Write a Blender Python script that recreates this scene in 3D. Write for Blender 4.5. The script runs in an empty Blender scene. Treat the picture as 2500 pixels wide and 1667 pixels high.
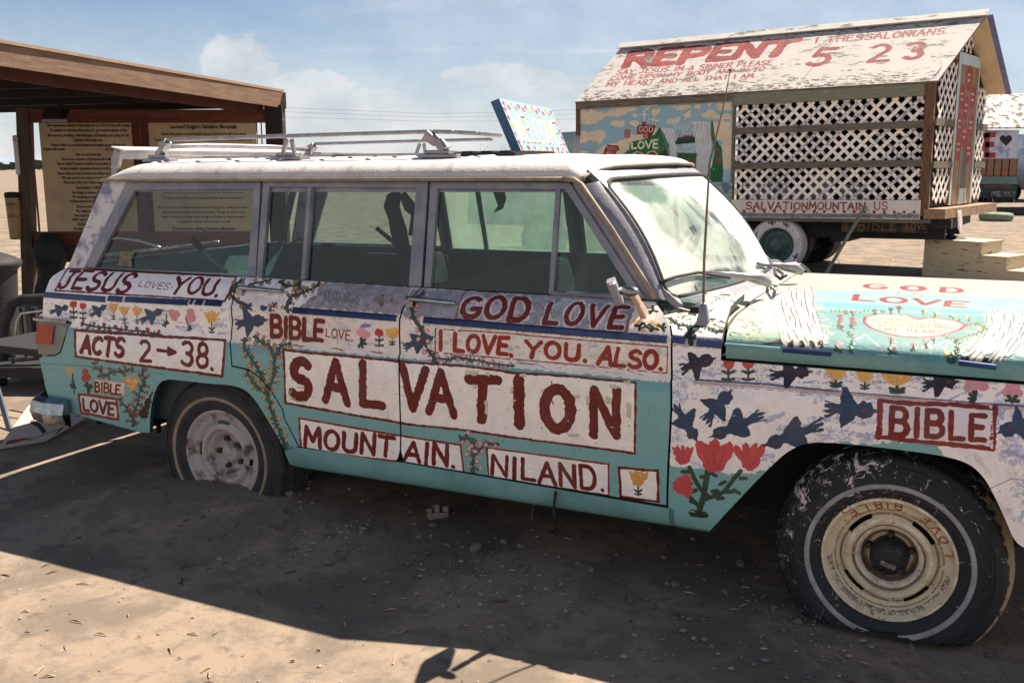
import bpy, bmesh, math, random
import numpy as np
from mathutils import Vector, Matrix
sc = bpy.context.scene
C = sc.collection
random.seed(7); rng = np.random.RandomState(11)

# ------------------------------------------------------------------ camera, sky, sun, exposure
H = 1.51                                   # eye height of the photographer
FPX, PCX, PCY = 2357.07, 1250.0, 833.5
PITCH = math.atan((833.5-407)/FPX)
cam_d = bpy.data.cameras.new("camera"); cam = bpy.data.objects.new("camera", cam_d); C.objects.link(cam)
cam.location = (0, 0, H); cam.rotation_euler = (math.pi/2-PITCH, 0, 0)
cam_d.sensor_width = 36.0; cam_d.lens = FPX/2500*36.0; cam_d.clip_end = 9000; cam_d.clip_start = 0.05
sc.camera = cam
SUN = np.array([.77, .605, 1.46]); SUN /= np.linalg.norm(SUN)
sl = bpy.data.lights.new("sun", 'SUN'); sun = bpy.data.objects.new("sun", sl); C.objects.link(sun)
sl.energy = 4.9; sl.angle = math.radians(0.5); sl.color = (1.0, .875, .70)
sun.rotation_euler = Vector(SUN).to_track_quat('Z', 'Y').to_euler()
world = bpy.data.worlds.new("World"); sc.world = world; world.use_nodes = True
sc.view_settings.view_transform = 'Standard'; sc.view_settings.look = 'None'
sc.view_settings.exposure = 1.40; sc.view_settings.gamma = 1.0
sc.cycles.max_bounces = 8; sc.cycles.transparent_max_bounces = 12
sc.cycles.use_denoising = True

def build_world():
    nt = world.node_tree; n = nt.nodes; L = nt.links
    for x in list(n): n.remove(x)
    out = n.new('ShaderNodeOutputWorld'); bg = n.new('ShaderNodeBackground')
    sky = n.new('ShaderNodeTexSky'); sky.sky_type = 'NISHITA'; sky.sun_disc = False
    sky.sun_elevation = math.asin(SUN[2]); sky.sun_rotation = math.atan2(SUN[0], SUN[1])
    sky.air_density = 1.0; sky.dust_density = .2; sky.ozone_density = 3.0; sky.altitude = 1200
    tc = n.new('ShaderNodeTexCoord'); sep = n.new('ShaderNodeSeparateXYZ'); L.new(tc.outputs['Generated'], sep.inputs[0])
    def math_(op, a, b=None, c=None):
        m = n.new('ShaderNodeMath'); m.operation = op
        for i, v in enumerate((a, b, c)):
            if v is None: continue
            if isinstance(v, (int, float)): m.inputs[i].default_value = v
            else: L.new(v, m.inputs[i])
        return m.outputs[0]
    def ramp(v, a, b):
        r = n.new('ShaderNodeMapRange'); r.interpolation_type = 'SMOOTHSTEP'
        L.new(v, r.inputs[0]); r.inputs[1].default_value = a; r.inputs[2].default_value = b; return r.outputs[0]
    def noise(vec, scale, detail, rough=.55, dist=0.):
        t = n.new('ShaderNodeTexNoise'); L.new(vec, t.inputs['Vector']); t.inputs['Scale'].default_value = scale
        t.inputs['Detail'].default_value = detail; t.inputs['Roughness'].default_value = rough
        t.inputs['Distortion'].default_value = dist; return t.outputs[0]
    z = math_('MAXIMUM', sep.outputs[2], 0.0)
    zz = math_('ADD', z, .10)
    u = math_('DIVIDE', sep.outputs[0], zz); v = math_('DIVIDE', sep.outputs[1], zz)
    cmb = n.new('ShaderNodeCombineXYZ'); L.new(math_('MULTIPLY', u, .45), cmb.inputs[0]); L.new(math_('MULTIPLY', v, 1.5), cmb.inputs[1])
    c1 = noise(cmb.outputs[0], .55, 9, .58, .6)
    c2 = noise(cmb.outputs[0], .16, 3, .5, .2)
    cirrus = math_('MULTIPLY', ramp(math_('ADD', math_('MULTIPLY', c1, .6), math_('MULTIPLY', c2, .55)), .50, .70), .85)
    # clearer, deeper blue high on the west side, thicker veil to the east
    side = math_('MAXIMUM', ramp(sep.outputs[0], -.40, .02), ramp(sep.outputs[1], .05, -.35))
    cirrus = math_('MULTIPLY', cirrus, math_('ADD', math_('MULTIPLY', side, .85), .15))
    cirrus = math_('MULTIPLY', cirrus, math_('SUBTRACT', 1.0, math_('MULTIPLY', ramp(z, .35, .75), .8)))
    # low veil near the horizon
    veil = math_('MULTIPLY', math_('SUBTRACT', 1.0, ramp(z, -.03, .20)), .92)
    veil = math_('MAXIMUM', veil, math_('MULTIPLY', math_('MULTIPLY', side, math_('SUBTRACT', 1.0, ramp(z, .10, .62))), .45))
    veil = math_('MAXIMUM', veil, math_('MULTIPLY', math_('MULTIPLY', ramp(sep.outputs[1], .25, -.25), math_('SUBTRACT', 1.0, ramp(z, .25, .75))), .92))
    # cumulus bank standing low over the desert
    az = math_('DIVIDE', sep.outputs[0], math_('MAXIMUM', sep.outputs[1], .05))
    el = math_('DIVIDE', sep.outputs[2], math_('MAXIMUM', sep.outputs[1], .05))
    cc = n.new('ShaderNodeCombineXYZ'); L.new(az, cc.inputs[0]); L.new(math_('MULTIPLY', el, 1.4), cc.inputs[1])
    nb = noise(cc.outputs[0], 14., 7, .6)
    def lump(x0, y0, sx, sy):
        a = math_('DIVIDE', math_('SUBTRACT', az, x0), sx); b = math_('DIVIDE', math_('SUBTRACT', el, y0), sy)
        return math_('SUBTRACT', 1.0, math_('ADD', math_('MULTIPLY', a, a), math_('MULTIPLY', b, b)))
    lum = math_('MAXIMUM', lump(-.272, .085, .045, .055), lump(-.215, .055, .07, .045))
    lum = math_('MAXIMUM', lum, lump(-.13, .060, .06, .020)); lum = math_('MAXIMUM', lum, lump(-.01, .090, .08, .014))
    lum = math_('MAXIMUM', lum, lump(.28, .205, .32, .030)); lum = math_('MAXIMUM', lum, lump(-.05, .255, .35, .018))
    cum = math_('MULTIPLY', ramp(math_('ADD', math_('MULTIPLY', lum, .55), math_('MULTIPLY', nb, 1.3)), .62, .92), .75)
    tot = math_('MAXIMUM', math_('MAXIMUM', cirrus, veil), cum)
    mixc = n.new('ShaderNodeMix'); mixc.data_type = 'RGBA'; L.new(tot, mixc.inputs[0])
    L.new(sky.outputs[0], mixc.inputs[6])
    shade = n.new('ShaderNodeMix'); shade.data_type = 'RGBA'; L.new(ramp(nb, .35, .65), shade.inputs[0])
    shade.inputs[6].default_value = (6.6, 6.9, 7.3, 1); shade.inputs[7].default_value = (8.6, 8.6, 8.6, 1)
    L.new(shade.outputs[2], mixc.inputs[7])
    L.new(mixc.outputs[2], bg.inputs[0]); bg.inputs[1].default_value = 0.038
    L.new(bg.outputs[0], out.inputs[0])
build_world()

# ------------------------------------------------------------------ measuring frames
RGT = np.array([1, 0, 0.]); FW = np.array([0, math.cos(PITCH), -math.sin(PITCH)]); UPV = np.array([0, math.sin(PITCH), math.cos(PITCH)])
def ray(px, py): return RGT*(px-PCX)/FPX - UPV*(py-PCY)/FPX + FW
CAMP = np.array([0, 0, H])
class Frame:
    def __init__(s, O, M): s.O = np.array(O, float); s.M = np.array(M, float)
    def hit(s, px, py, ax, val):
        d = s.M.T@ray(px, py); o = s.M.T@(CAMP-s.O); return o+d*((val-o[ax])/d[ax])
    def loc(s, w): return s.M.T@(np.asarray(w, float)-s.O)
    def matrix(s):
        m = Matrix.Identity(4)
        for i in range(3):
            for j in range(3): m[i][j] = s.M[i, j]
            m[i][3] = s.O[i]
        return m
WF = Frame((0, 0, 0), np.eye(3))
def gnd(px, py, z=0.): return WF.hit(px, py, 2, z)
def at_depth(px, py, d):
    v = ray(px, py); return CAMP+v*d/v[1]
al, be, ga = .4507, .0073, .004
_X = np.array([math.cos(al)*math.cos(be), -math.sin(al)*math.cos(be), math.sin(be)])
_Y = np.array([math.sin(al), math.cos(al), 0.]); _Z = np.cross(_X, _Y)
_Y, _Z = _Y*math.cos(ga)+_Z*math.sin(ga), _Z*math.cos(ga)-_Y*math.sin(ga)
CAR = Frame((-1.2921, 4.1471, -1.2664+H), np.stack([_X, _Y, _Z], 1))
class Prof:
    """surface extruded along the car's length from a (y, z) outline"""
    def __init__(s, P, frame=CAR):
        s.P = np.array(P, float); d = np.hypot(*np.diff(s.P, axis=0).T); s.s = np.concatenate([[0], np.cumsum(d)]); s.f = frame
    def pos(s, x, t): return (x, float(np.interp(t, s.s, s.P[:, 0])), float(np.interp(t, s.s, s.P[:, 1])))
    def hit(s, px, py):
        v = s.f.M.T@ray(px, py); o = s.f.M.T@(CAMP-s.f.O); best = None; alt = None
        for i in range(len(s.P)-1):
            a, b = s.P[i], s.P[i+1]; n = np.array([b[1]-a[1], a[0]-b[0]])
            den = n@v[1:]
            if abs(den) < 1e-9: continue
            t = (n@(a-o[1:]))/den; q = o+t*v; w = ((q[1:]-a)@(b-a))/((b-a)@(b-a))
            if t <= 0: continue
            ext = max(0, -w, w-1)*(s.s[i+1]-s.s[i])
            r = (q[0], s.s[i]+w*(s.s[i+1]-s.s[i]))
            if ext < 1e-6:
                if best is None or t < best[0]: best = (t, r)
            elif alt is None or ext < alt[0]: alt = (ext, r)
        return best[1] if best else alt[1]

# ------------------------------------------------------------------ tags and mesh helpers
def tag(o, label=None, cat=None, group=None, kind=None):
    if label: o['label'] = label
    if cat: o['category'] = cat
    if group: o['group'] = group
    if kind: o['kind'] = kind
    return o
def empty(name, mat=None, loc=None):
    o = bpy.data.objects.new(name, None); C.objects.link(o); o.empty_display_size = .2
    if mat is not None: o.matrix_world = mat
    if loc is not None: o.location = loc
    return o
class MB:
    def __init__(s): s.v = []; s.f = []; s.m = []; s.uv = []; s.sm = []
    def add(s, verts, faces, mi=0, smooth=False, uvs=None):
        b = len(s.v); s.v += [tuple(map(float, p)) for p in verts]
        s.uv += list(uvs) if uvs is not None else [(0, 0)]*len(verts)
        for f in faces: s.f.append([b+i for i in f]); s.m.append(mi); s.sm.append(smooth)
        return s
    def box(s, lo, hi, mi=0):
        x0, y0, z0 = lo; x1, y1, z1 = hi
        return s.add([(x0,y0,z0),(x1,y0,z0),(x1,y1,z0),(x0,y1,z0),(x0,y0,z1),(x1,y0,z1),(x1,y1,z1),(x0,y1,z1)],
              [(0,3,2,1),(4,5,6,7),(0,1,5,4),(1,2,6,5),(2,3,7,6),(3,0,4,7)], mi)
    def beam(s, a, b, w, h, up=(0, 0, 1), mi=0, taper=1.):
        a = np.array(a, float); b = np.array(b, float); d = b-a; d /= np.linalg.norm(d); up = np.array(up, float)
        if abs(d@up) > .98: up = np.array([0, 1., 0])
        r = np.cross(d, up); r /= np.linalg.norm(r); u = np.cross(r, d); V = []
        for p, k in ((a, 1.), (b, taper)):
            for i, j in ((-1,-1),(1,-1),(1,1),(-1,1)): V.append(p+r*i*w/2*k+u*j*h/2*k)
        return s.add(V, [(0,1,2,3),(7,6,5,4),(0,4,5,1),(1,5,6,2),(2,6,7,3),(3,7,4,0)], mi)
    def hexa(s, q, mi=0):
        return s.add(q, [(0,3,2,1),(4,5,6,7),(0,1,5,4),(1,2,6,5),(2,3,7,6),(3,0,4,7)], mi)
    def tube(s, pts, r, n=8, mi=0, cap=True, rs=None):
        pts = [np.array(p, float) for p in pts]; V = []; F = []; prev = None
        for i, p in enumerate(pts):
            d = pts[min(i+1, len(pts)-1)]-pts[max(i-1, 0)]; d /= np.linalg.norm(d)+1e-12
            ref = np.array([0, 0, 1.]) if abs(d[2]) < .95 else np.array([1., 0, 0])
            if prev is not None: ref = prev
            a = np.cross(d, ref); a /= np.linalg.norm(a)+1e-12; b = np.cross(a, d); prev = b
            rr = rs[i] if rs else r
            for k in range(n):
                t = 2*math.pi*k/n; V.append(p+rr*(a*math.cos(t)+b*math.sin(t)))
        for i in range(len(pts)-1):
            for k in range(n): F.append((i*n+k, i*n+(k+1)%n, (i+1)*n+(k+1)%n, (i+1)*n+k))
        if cap: F += [tuple(range(n-1, -1, -1)), tuple((len(pts)-1)*n+k for k in range(n))]
        return s.add(V, F, mi, True)
    def lathe(s, prof, n=64, c=(0, 0, 0), axis='y', mi=0, skip=None, fn=None, smooth=True, uvr=None):
        V = []; F = []; U = []
        for (r, h) in prof:
            for k in range(n):
                t = 2*math.pi*k/n; ca, sa = r*math.cos(t), r*math.sin(t)
                p = [ca, h, sa] if axis == 'y' else ([ca, sa, h] if axis == 'z' else [h, ca, sa])
                if fn: p = fn(p, r, h, k)
                V.append((p[0]+c[0], p[1]+c[1], p[2]+c[2])); U.append((.5+ca/(2*(uvr or 1)), .5+sa/(2*(uvr or 1))))
        for i in range(len(prof)-1):
            for k in range(n):
                if skip and skip(i, k, n): continue
                F.append((i*n+k, (i+1)*n+k, (i+1)*n+(k+1)%n, i*n+(k+1)%n))
        return s.add(V, F, mi, smooth, U)
    def build(s, name, mats, parent=None, matrix=None, recalc=True):
        me = bpy.data.meshes.new(name); me.from_pydata(s.v, [], s.f)
        if not isinstance(mats, (list, tuple)): mats = [mats]
        for m in mats: me.materials.append(m)
        me.polygons.foreach_set('material_index', s.m); me.polygons.foreach_set('use_smooth', s.sm)
        if any(u != (0, 0) for u in s.uv):
            ul = me.uv_layers.new(name='UVMap'); li = np.zeros(len(me.loops), int); me.loops.foreach_get('vertex_index', li)
            ul.data.foreach_set('uv', np.array(s.uv, float)[li].ravel())
        if recalc:
            bm = bmesh.new(); bm.from_mesh(me); bmesh.ops.recalc_face_normals(bm, faces=bm.faces); bm.to_mesh(me); bm.free()
        me.update()
        o = bpy.data.objects.new(name, me); C.objects.link(o)
        if parent is not None: o.parent = parent
        elif matrix is not None: o.matrix_world = matrix
        return o
def bevel(o, w=.004, seg=2):
    m = o.modifiers.new('bevel', 'BEVEL'); m.width = w; m.segments = seg; m.limit_method = 'ANGLE'; m.angle_limit = math.radians(40); return o

# ------------------------------------------------------------------ materials
def mat(name, col, rough=.6, metal=0., noise=.0, nscale=8., bump=0., bscale=30., col2=None, stretch=(1,1,1), spec=.5, thr=(.4,.65), coat=0., alpha=1., detail=6):
    m = bpy.data.materials.new(name); m.use_nodes = True; n = m.node_tree.nodes; L = m.node_tree.links; b = n['Principled BSDF']
    b.inputs['Base Color'].default_value = (*col, 1); b.inputs['Roughness'].default_value = rough; b.inputs['Metallic'].default_value = metal
    b.inputs['Specular IOR Level'].default_value = spec; b.inputs['Coat Weight'].default_value = coat; b.inputs['Alpha'].default_value = alpha
    tc = n.new('ShaderNodeTexCoord'); mp = n.new('ShaderNodeMapping'); mp.inputs['Scale'].default_value = stretch; L.new(tc.outputs['Object'], mp.inputs[0])
    if noise or col2:
        t = n.new('ShaderNodeTexNoise'); t.inputs['Scale'].default_value = nscale; t.inputs['Detail'].default_value = detail; t.inputs['Roughness'].default_value = .62
        L.new(mp.outputs[0], t.inputs['Vector'])
        r = n.new('ShaderNodeMapRange'); r.inputs[1].default_value = thr[0]; r.inputs[2].default_value = thr[1]; L.new(t.outputs[0], r.inputs[0])
        mx = n.new('ShaderNodeMix'); mx.data_type = 'RGBA'; L.new(r.outputs[0], mx.inputs[0])
        c2 = col2 if col2 else tuple(c*(1-noise) for c in col)
        mx.inputs[6].default_value = (*col, 1); mx.inputs[7].default_value = (*c2, 1); L.new(mx.outputs[2], b.inputs['Base Color'])
    if bump:
        t2 = n.new('ShaderNodeTexNoise'); t2.inputs['Scale'].default_value = bscale; t2.inputs['Detail'].default_value = 6; L.new(mp.outputs[0], t2.inputs['Vector'])
        bp = n.new('ShaderNodeBump'); bp.inputs['Strength'].default_value = bump; bp.inputs['Distance'].default_value = .01; L.new(t2.outputs[0], bp.inputs['Height']); L.new(bp.outputs[0], b.inputs['Normal'])
    return m
def s2l(c): return tuple((x/12.92 if x <= .04045 else ((x+.055)/1.055)**2.4) for x in c)
def glass(name, tint, dust, dustcol, rough=.05, scale=6., streak=(1,1,1), refl=1.0, thru=.5):
    """a pane: clear tint plus a coat of dust that scatters light"""
    m = bpy.data.materials.new(name); m.use_nodes = True; n = m.node_tree.nodes; L = m.node_tree.links
    for x in list(n): n.remove(x)
    out = n.new('ShaderNodeOutputMaterial'); tr = n.new('ShaderNodeBsdfTransparent'); tr.inputs[0].default_value = (*tint, 1)
    gl = n.new('ShaderNodeBsdfGlossy'); gl.inputs['Roughness'].default_value = rough
    lw = n.new('ShaderNodeLayerWeight'); lw.inputs[0].default_value = .5; pw = n.new('ShaderNodeMath'); pw.operation = 'POWER'; L.new(lw.outputs['Facing'], pw.inputs[0]); pw.inputs[1].default_value = 5.
    fr = n.new('ShaderNodeMath'); fr.operation = 'MULTIPLY_ADD'; L.new(pw.outputs[0], fr.inputs[0]); fr.inputs[1].default_value = .9; fr.inputs[2].default_value = .05*refl
    m1 = n.new('ShaderNodeMixShader'); L.new(fr.outputs[0], m1.inputs[0]); L.new(tr.outputs[0], m1.inputs[1]); L.new(gl.outputs[0], m1.inputs[2])
    df = n.new('ShaderNodeBsdfDiffuse'); df.inputs[0].default_value = (*dustcol, 1)
    tl = n.new('ShaderNodeBsdfTranslucent'); tl.inputs[0].default_value = (*dustcol, 1)
    m2 = n.new('ShaderNodeMixShader'); m2.inputs[0].default_value = thru; L.new(df.outputs[0], m2.inputs[1]); L.new(tl.outputs[0], m2.inputs[2])
    tc = n.new('ShaderNodeTexCoord'); mp = n.new('ShaderNodeMapping'); mp.inputs['Scale'].default_value = streak; L.new(tc.outputs['Object'], mp.inputs[0])
    t = n.new('ShaderNodeTexNoise'); t.inputs['Scale'].default_value = scale; t.inputs['Detail'].default_value = 7; t.inputs['Roughness'].default_value = .65; L.new(mp.outputs[0], t.inputs['Vector'])
    r = n.new('ShaderNodeMapRange'); r.inputs[1].default_value = .3; r.inputs[2].default_value = .7; r.inputs[3].default_value = dust[0]; r.inputs[4].default_value = dust[1]; L.new(t.outputs[0], r.inputs[0])
    m3 = n.new('ShaderNodeMixShader'); L.new(r.outputs[0], m3.inputs[0]); L.new(m1.outputs[0], m3.inputs[1]); L.new(m2.outputs[0], m3.inputs[2])
    L.new(m3.outputs[0], out.inputs[0]); m['dust'] = 1
    return m, r, t
def paint_mat(name, img, rough=.5, bump=.35, grime=.12, grime_col=(.35,.24,.16), spec=.35, gscale=5., fine=60., stretch=(1,1,1), flake=None):
    m = bpy.data.materials.new(name); m.use_nodes = True; n = m.node_tree.nodes; L = m.node_tree.links; b = n['Principled BSDF']
    uv = n.new('ShaderNodeUVMap'); uv.uv_map = 'UVMap'; im = n.new('ShaderNodeTexImage'); im.image = img; im.extension = 'EXTEND'; im.interpolation = 'Linear'
    L.new(uv.outputs[0], im.inputs[0])
    tc = n.new('ShaderNodeTexCoord'); mp = n.new('ShaderNodeMapping'); mp.inputs['Scale'].default_value = stretch; L.new(tc.outputs['Object'], mp.inputs[0])
    t = n.new('ShaderNodeTexNoise'); t.inputs['Scale'].default_value = gscale; t.inputs['Detail'].default_value = 9; t.inputs['Roughness'].default_value = .68; L.new(mp.outputs[0], t.inputs['Vector'])
    r = n.new('ShaderNodeMapRange'); r.inputs[1].default_value = .48; r.inputs[2].default_value = .75; r.inputs[3].default_value = 0; r.inputs[4].default_value = grime*3; L.new(t.outputs[0], r.inputs[0])
    mx = n.new('ShaderNodeMix'); mx.data_type = 'RGBA'; L.new(r.outputs[0], mx.inputs[0]); L.new(im.outputs[0], mx.inputs[6]); mx.inputs[7].default_value = (*grime_col, 1)
    last = mx.outputs[2]
    if flake:
        t3 = n.new('ShaderNodeTexNoise'); t3.inputs['Scale'].default_value = flake[0]; t3.inputs['Detail'].default_value = 8; t3.inputs['Roughness'].default_value = .7
        mp3 = n.new('ShaderNodeMapping'); mp3.inputs['Scale'].default_value = flake[4]; L.new(tc.outputs['Object'], mp3.inputs[0]); L.new(mp3.outputs[0], t3.inputs['Vector'])
        r3 = n.new('ShaderNodeMapRange'); r3.inputs[1].default_value = flake[1]; r3.inputs[2].default_value = flake[2]; L.new(t3.outputs[0], r3.inputs[0])
        mx3 = n.new('ShaderNodeMix'); mx3.data_type = 'RGBA'; L.new(r3.outputs[0], mx3.inputs[0]); L.new(last, mx3.inputs[6]); mx3.inputs[7].default_value = (*flake[3], 1); last = mx3.outputs[2]
    L.new(last, b.inputs['Base Color'])
    t2 = n.new('ShaderNodeTexNoise'); t2.inputs['Scale'].default_value = fine; t2.inputs['Detail'].default_value = 5; L.new(mp.outputs[0], t2.inputs['Vector'])
    ad = n.new('ShaderNodeMath'); ad.operation = 'MULTIPLY_ADD'; L.new(t2.outputs[0], ad.inputs[0]); ad.inputs[1].default_value = .35; L.new(im.outputs['Alpha'], ad.inputs[2])
    bp = n.new('ShaderNodeBump'); bp.inputs['Strength'].default_value = bump; bp.inputs['Distance'].default_value = .004; L.new(ad.outputs[0], bp.inputs['Height']); L.new(bp.outputs[0], b.inputs['Normal'])
    b.inputs['Roughness'].default_value = rough; b.inputs['Specular IOR Level'].default_value = spec
    return m

# ------------------------------------------------------------------ hand-painted artwork, rasterised stroke by stroke
def _vn(n, cells):
    g = rng.rand(cells, cells); x = np.arange(n)*cells/n; i = x.astype(int); f = x-i; f = f*f*(3-2*f); j = (i+1) % cells; i %= cells
    a = g[np.ix_(i, i)]; b = g[np.ix_(i, j)]; c = g[np.ix_(j, i)]; d = g[np.ix_(j, j)]
    fx = f[None, :]; fy = f[:, None]; return ((a*(1-fx)+b*fx)*(1-fy)+(c*(1-fx)+d*fx)*fy).astype(np.float32)
NT = 1024
N1 = _vn(NT, 128); N2 = _vn(NT, 48); N3 = _vn(NT, 256); N4 = _vn(NT, 16); N5 = _vn(NT, 64)
class Canvas:
    def __init__(s, u0, v0, u1, v1, res, base):
        s.u0, s.v0, s.u1, s.v1, s.k = u0, v0, u1, v1, 1/res
        s.w = int((u1-u0)/res)+1; s.h = int((v1-v0)/res)+1
        s.a = np.empty((s.h, s.w, 3), np.float32); s.a[:] = base; s.t = np.full((s.h, s.w), .2, np.float32)
    def uv(s, u, v): return ((u-s.u0)/(s.u1-s.u0), (v-s.v0)/(s.v1-s.v0))
    def _box(s, P, m):
        x0 = max(0, int(P[:, 0].min()-m)); x1 = min(s.w, int(P[:, 0].max()+m)+2); y0 = max(0, int(P[:, 1].min()-m)); y1 = min(s.h, int(P[:, 1].max()+m)+2)
        return x0, x1, y0, y1
    def _n(s, A, x0, x1, y0, y1, ox=0): return A[np.ix_((np.arange(y0, y1)+ox*7) % NT, (np.arange(x0, x1)+ox*13) % NT)]
    def _put(s, x0, x1, y0, y1, al, col, th=.15, var=.16):
        n = s._n(N2, x0, x1, y0, y1, 3); n1 = s._n(N3, x0, x1, y0, y1, 5)
        c = np.array(col, np.float32)[None, None]*(1+var*((n+n1)-1))[..., None]
        al = al[..., None]; s.a[y0:y1, x0:x1] = s.a[y0:y1, x0:x1]*(1-al)+np.clip(c, 0, 1)*al
        s.t[y0:y1, x0:x1] += (al[..., 0]*th)
    def stroke(s, pts, w, col, alpha=1., rough=.24, th=.15, dry=0., var=.16):
        P = (np.array(pts, float)-[s.u0, s.v0])*s.k; r = w*s.k/2
        if len(P) < 2: P = np.vstack([P, P+.01])
        x0, x1, y0, y1 = s._box(P, r*1.5+3)
        if x1 <= x0 or y1 <= y0: return
        X = np.arange(x0, x1)[None, :]+.5; Y = np.arange(y0, y1)[:, None]+.5; D = None
        for i in range(len(P)-1):
            a, b = P[i], P[i+1]; d = b-a; l = d@d+1e-9
            t = np.clip(((X-a[0])*d[0]+(Y-a[1])*d[1])/l, 0, 1); q = np.hypot(X-a[0]-t*d[0], Y-a[1]-t*d[1]); D = q if D is None else np.minimum(D, q)
        o = rng.randint(500); n = s._n(N1, x0, x1, y0, y1, o)*.5+s._n(N5, x0, x1, y0, y1, o)*.5
        D = D+(n-.5)*2*rough*r
        al = np.clip((r-D)+.5, 0, 1)*alpha
        if dry: al = al*np.clip((s._n(N3, x0, x1, y0, y1, o+9)*.5+n*.5-dry*.5)*5+.5, 0, 1)
        s._put(x0, x1, y0, y1, al, col, th, var)
    def poly(s, pts, col, alpha=1., rough=.004, th=.12, dry=0., var=.055):
        P = (np.array(pts, float)-[s.u0, s.v0])*s.k; rr = rough*s.k; x0, x1, y0, y1 = s._box(P, rr+1)
        if x1 <= x0 or y1 <= y0: return
        o = rng.randint(500)
        X = np.arange(x0, x1)[None, :]+.5+(s._n(N1, x0, x1, y0, y1, o)-.5)*2*rr; Y = np.arange(y0, y1)[:, None]+.5+(s._n(N1, x0, x1, y0, y1, o+50)-.5)*2*rr
        ins = np.zeros(X.shape, bool); j = len(P)-1
        for i in range(len(P)):
            xi, yi = P[i]; xj, yj = P[j]
            if abs(yj-yi) > 1e-9: ins ^= ((yi > Y) != (yj > Y)) & (X < (xj-xi)*(Y-yi)/(yj-yi)+xi)
            j = i
        al = ins.astype(np.float32)*alpha
        if dry:
            n = s._n(N3, x0, x1, y0, y1, o+9)*.35+s._n(N2, x0, x1, y0, y1, o+2)*.65; al = al*np.clip((n-dry*.5)*6+.5, 0, 1)
        s._put(x0, x1, y0, y1, al, col, th, var)
    def image(s, name):
        im = bpy.data.images.new(name, s.w, s.h, alpha=True); im.alpha_mode = 'CHANNEL_PACKED'
        px = np.ones((s.h, s.w, 4), np.float32); px[..., :3] = np.clip(s.a, 0, 1); px[..., 3] = np.clip(s.t, 0, 1)
        im.pixels.foreach_set(px.ravel()); im.update(); im.pack(); return im
def arc(cx, cy, rx, ry, a0, a1, n=10):
    return [(cx+rx*math.cos(math.radians(a0+(a1-a0)*i/n)), cy+ry*math.sin(math.radians(a0+(a1-a0)*i/n))) for i in range(n+1)]
GL = {
 'A': [[(.02,0),(.5,1),(.98,0)],[(.2,.36),(.8,.36)]],
 'B': [[(.08,0),(.08,1)],[(.08,1),(.55,1)]+arc(.55,.76,.3,.24,90,-90,6)+[(.08,.52)],[(.08,.52),(.6,.52)]+arc(.6,.26,.34,.26,90,-90,6)+[(.08,0)]],
 'C': [arc(.55,.5,.48,.5,50,310,14)],
 'D': [[(.1,0),(.1,1),(.45,1)]+arc(.45,.5,.48,.5,90,-90,10)+[(.1,0)]],
 'E': [[(.95,1),(.1,1),(.1,0),(.95,0)],[(.1,.52),(.78,.52)]],
 'F': [[(.95,1),(.1,1),(.1,0)],[(.1,.52),(.75,.52)]],
 'G': [arc(.55,.5,.47,.5,50,330,14)+[(.96,.45),(.6,.45)]],
 'H': [[(.08,0),(.08,1)],[(.92,0),(.92,1)],[(.08,.5),(.92,.5)]],
 'I': [[(.5,0),(.5,1)]],
 'J': [[(.2,1),(1,1)],[(.68,1),(.68,.25)]+arc(.38,.22,.3,.22,0,-170,8)],
 'K': [[(.1,0),(.1,1)],[(.92,1),(.1,.42),(.95,0)]],
 'L': [[(.12,1),(.12,0),(.95,0)]],
 'M': [[(.04,0),(.12,1),(.5,.3),(.88,1),(.96,0)]],
 'N': [[(.08,0),(.08,1),(.92,0),(.92,1)]],
 'O': [arc(.5,.5,.46,.5,90,450,18)],
 'P': [[(.1,0),(.1,1),(.55,1)]+arc(.55,.73,.38,.27,90,-90,8)+[(.1,.46)]],
 'Q': [arc(.5,.5,.46,.5,90,450,18),[(.6,.25),(.98,-.05)]],
 'R': [[(.1,0),(.1,1),(.55,1)]+arc(.55,.75,.36,.25,90,-90,8)+[(.1,.5)],[(.45,.5),(.95,0)]],
 'S': [arc(.52,.75,.40,.25,30,270,10)+arc(.5,.25,.42,.25,90,-150,10)],
 'T': [[(.0,1),(1,1)],[(.5,1),(.5,0)]],
 'U': [[(.08,1),(.08,.3)]+arc(.5,.32,.42,.32,180,360,8)+[(.92,1)]],
 'V': [[(.02,1),(.5,0),(.98,1)]],
 'W': [[(0,1),(.25,0),(.5,.75),(.75,0),(1,1)]],
 'X': [[(.05,1),(.95,0)],[(.95,1),(.05,0)]],
 'Y': [[(.02,1),(.5,.5),(.98,1)],[(.5,.5),(.4,0)]],
 'Z': [[(.05,1),(.95,1),(.05,0),(.95,0)]],
 '1': [[(.5,0),(.5,1)]], '2': [arc(.48,.74,.4,.26,150,-30,8)+[(.1,.0),(.98,.02)]],
 '3': [arc(.42,.75,.42,.25,140,-90,9),arc(.42,.26,.46,.26,90,-145,10)],
 '5': [[(.95,1),(.25,1),(.15,.58)]+arc(.45,.31,.45,.31,120,-140,10)],
 '8': [arc(.5,.75,.34,.25,90,450,12),arc(.5,.25,.42,.26,90,450,14)],
 '.': [[(.3,.0),(.34,.02)]], ',': [[(.4,.03),(.25,-.18)]], "'": [[(.4,1),(.35,.8)]], '>': [[(0,.5),(.95,.5)],[(.62,.72),(.98,.5),(.62,.28)]], '-': [[(.1,.5),(.9,.5)]],
}
NARROW = {'I': .35, '.': .35, ',': .35, "'": .3, ' ': .6, '1': .4, 'M': 1.15, 'W': 1.2, 'J': .9, 'L': .85, 'E': .85, 'F': .85}
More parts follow.
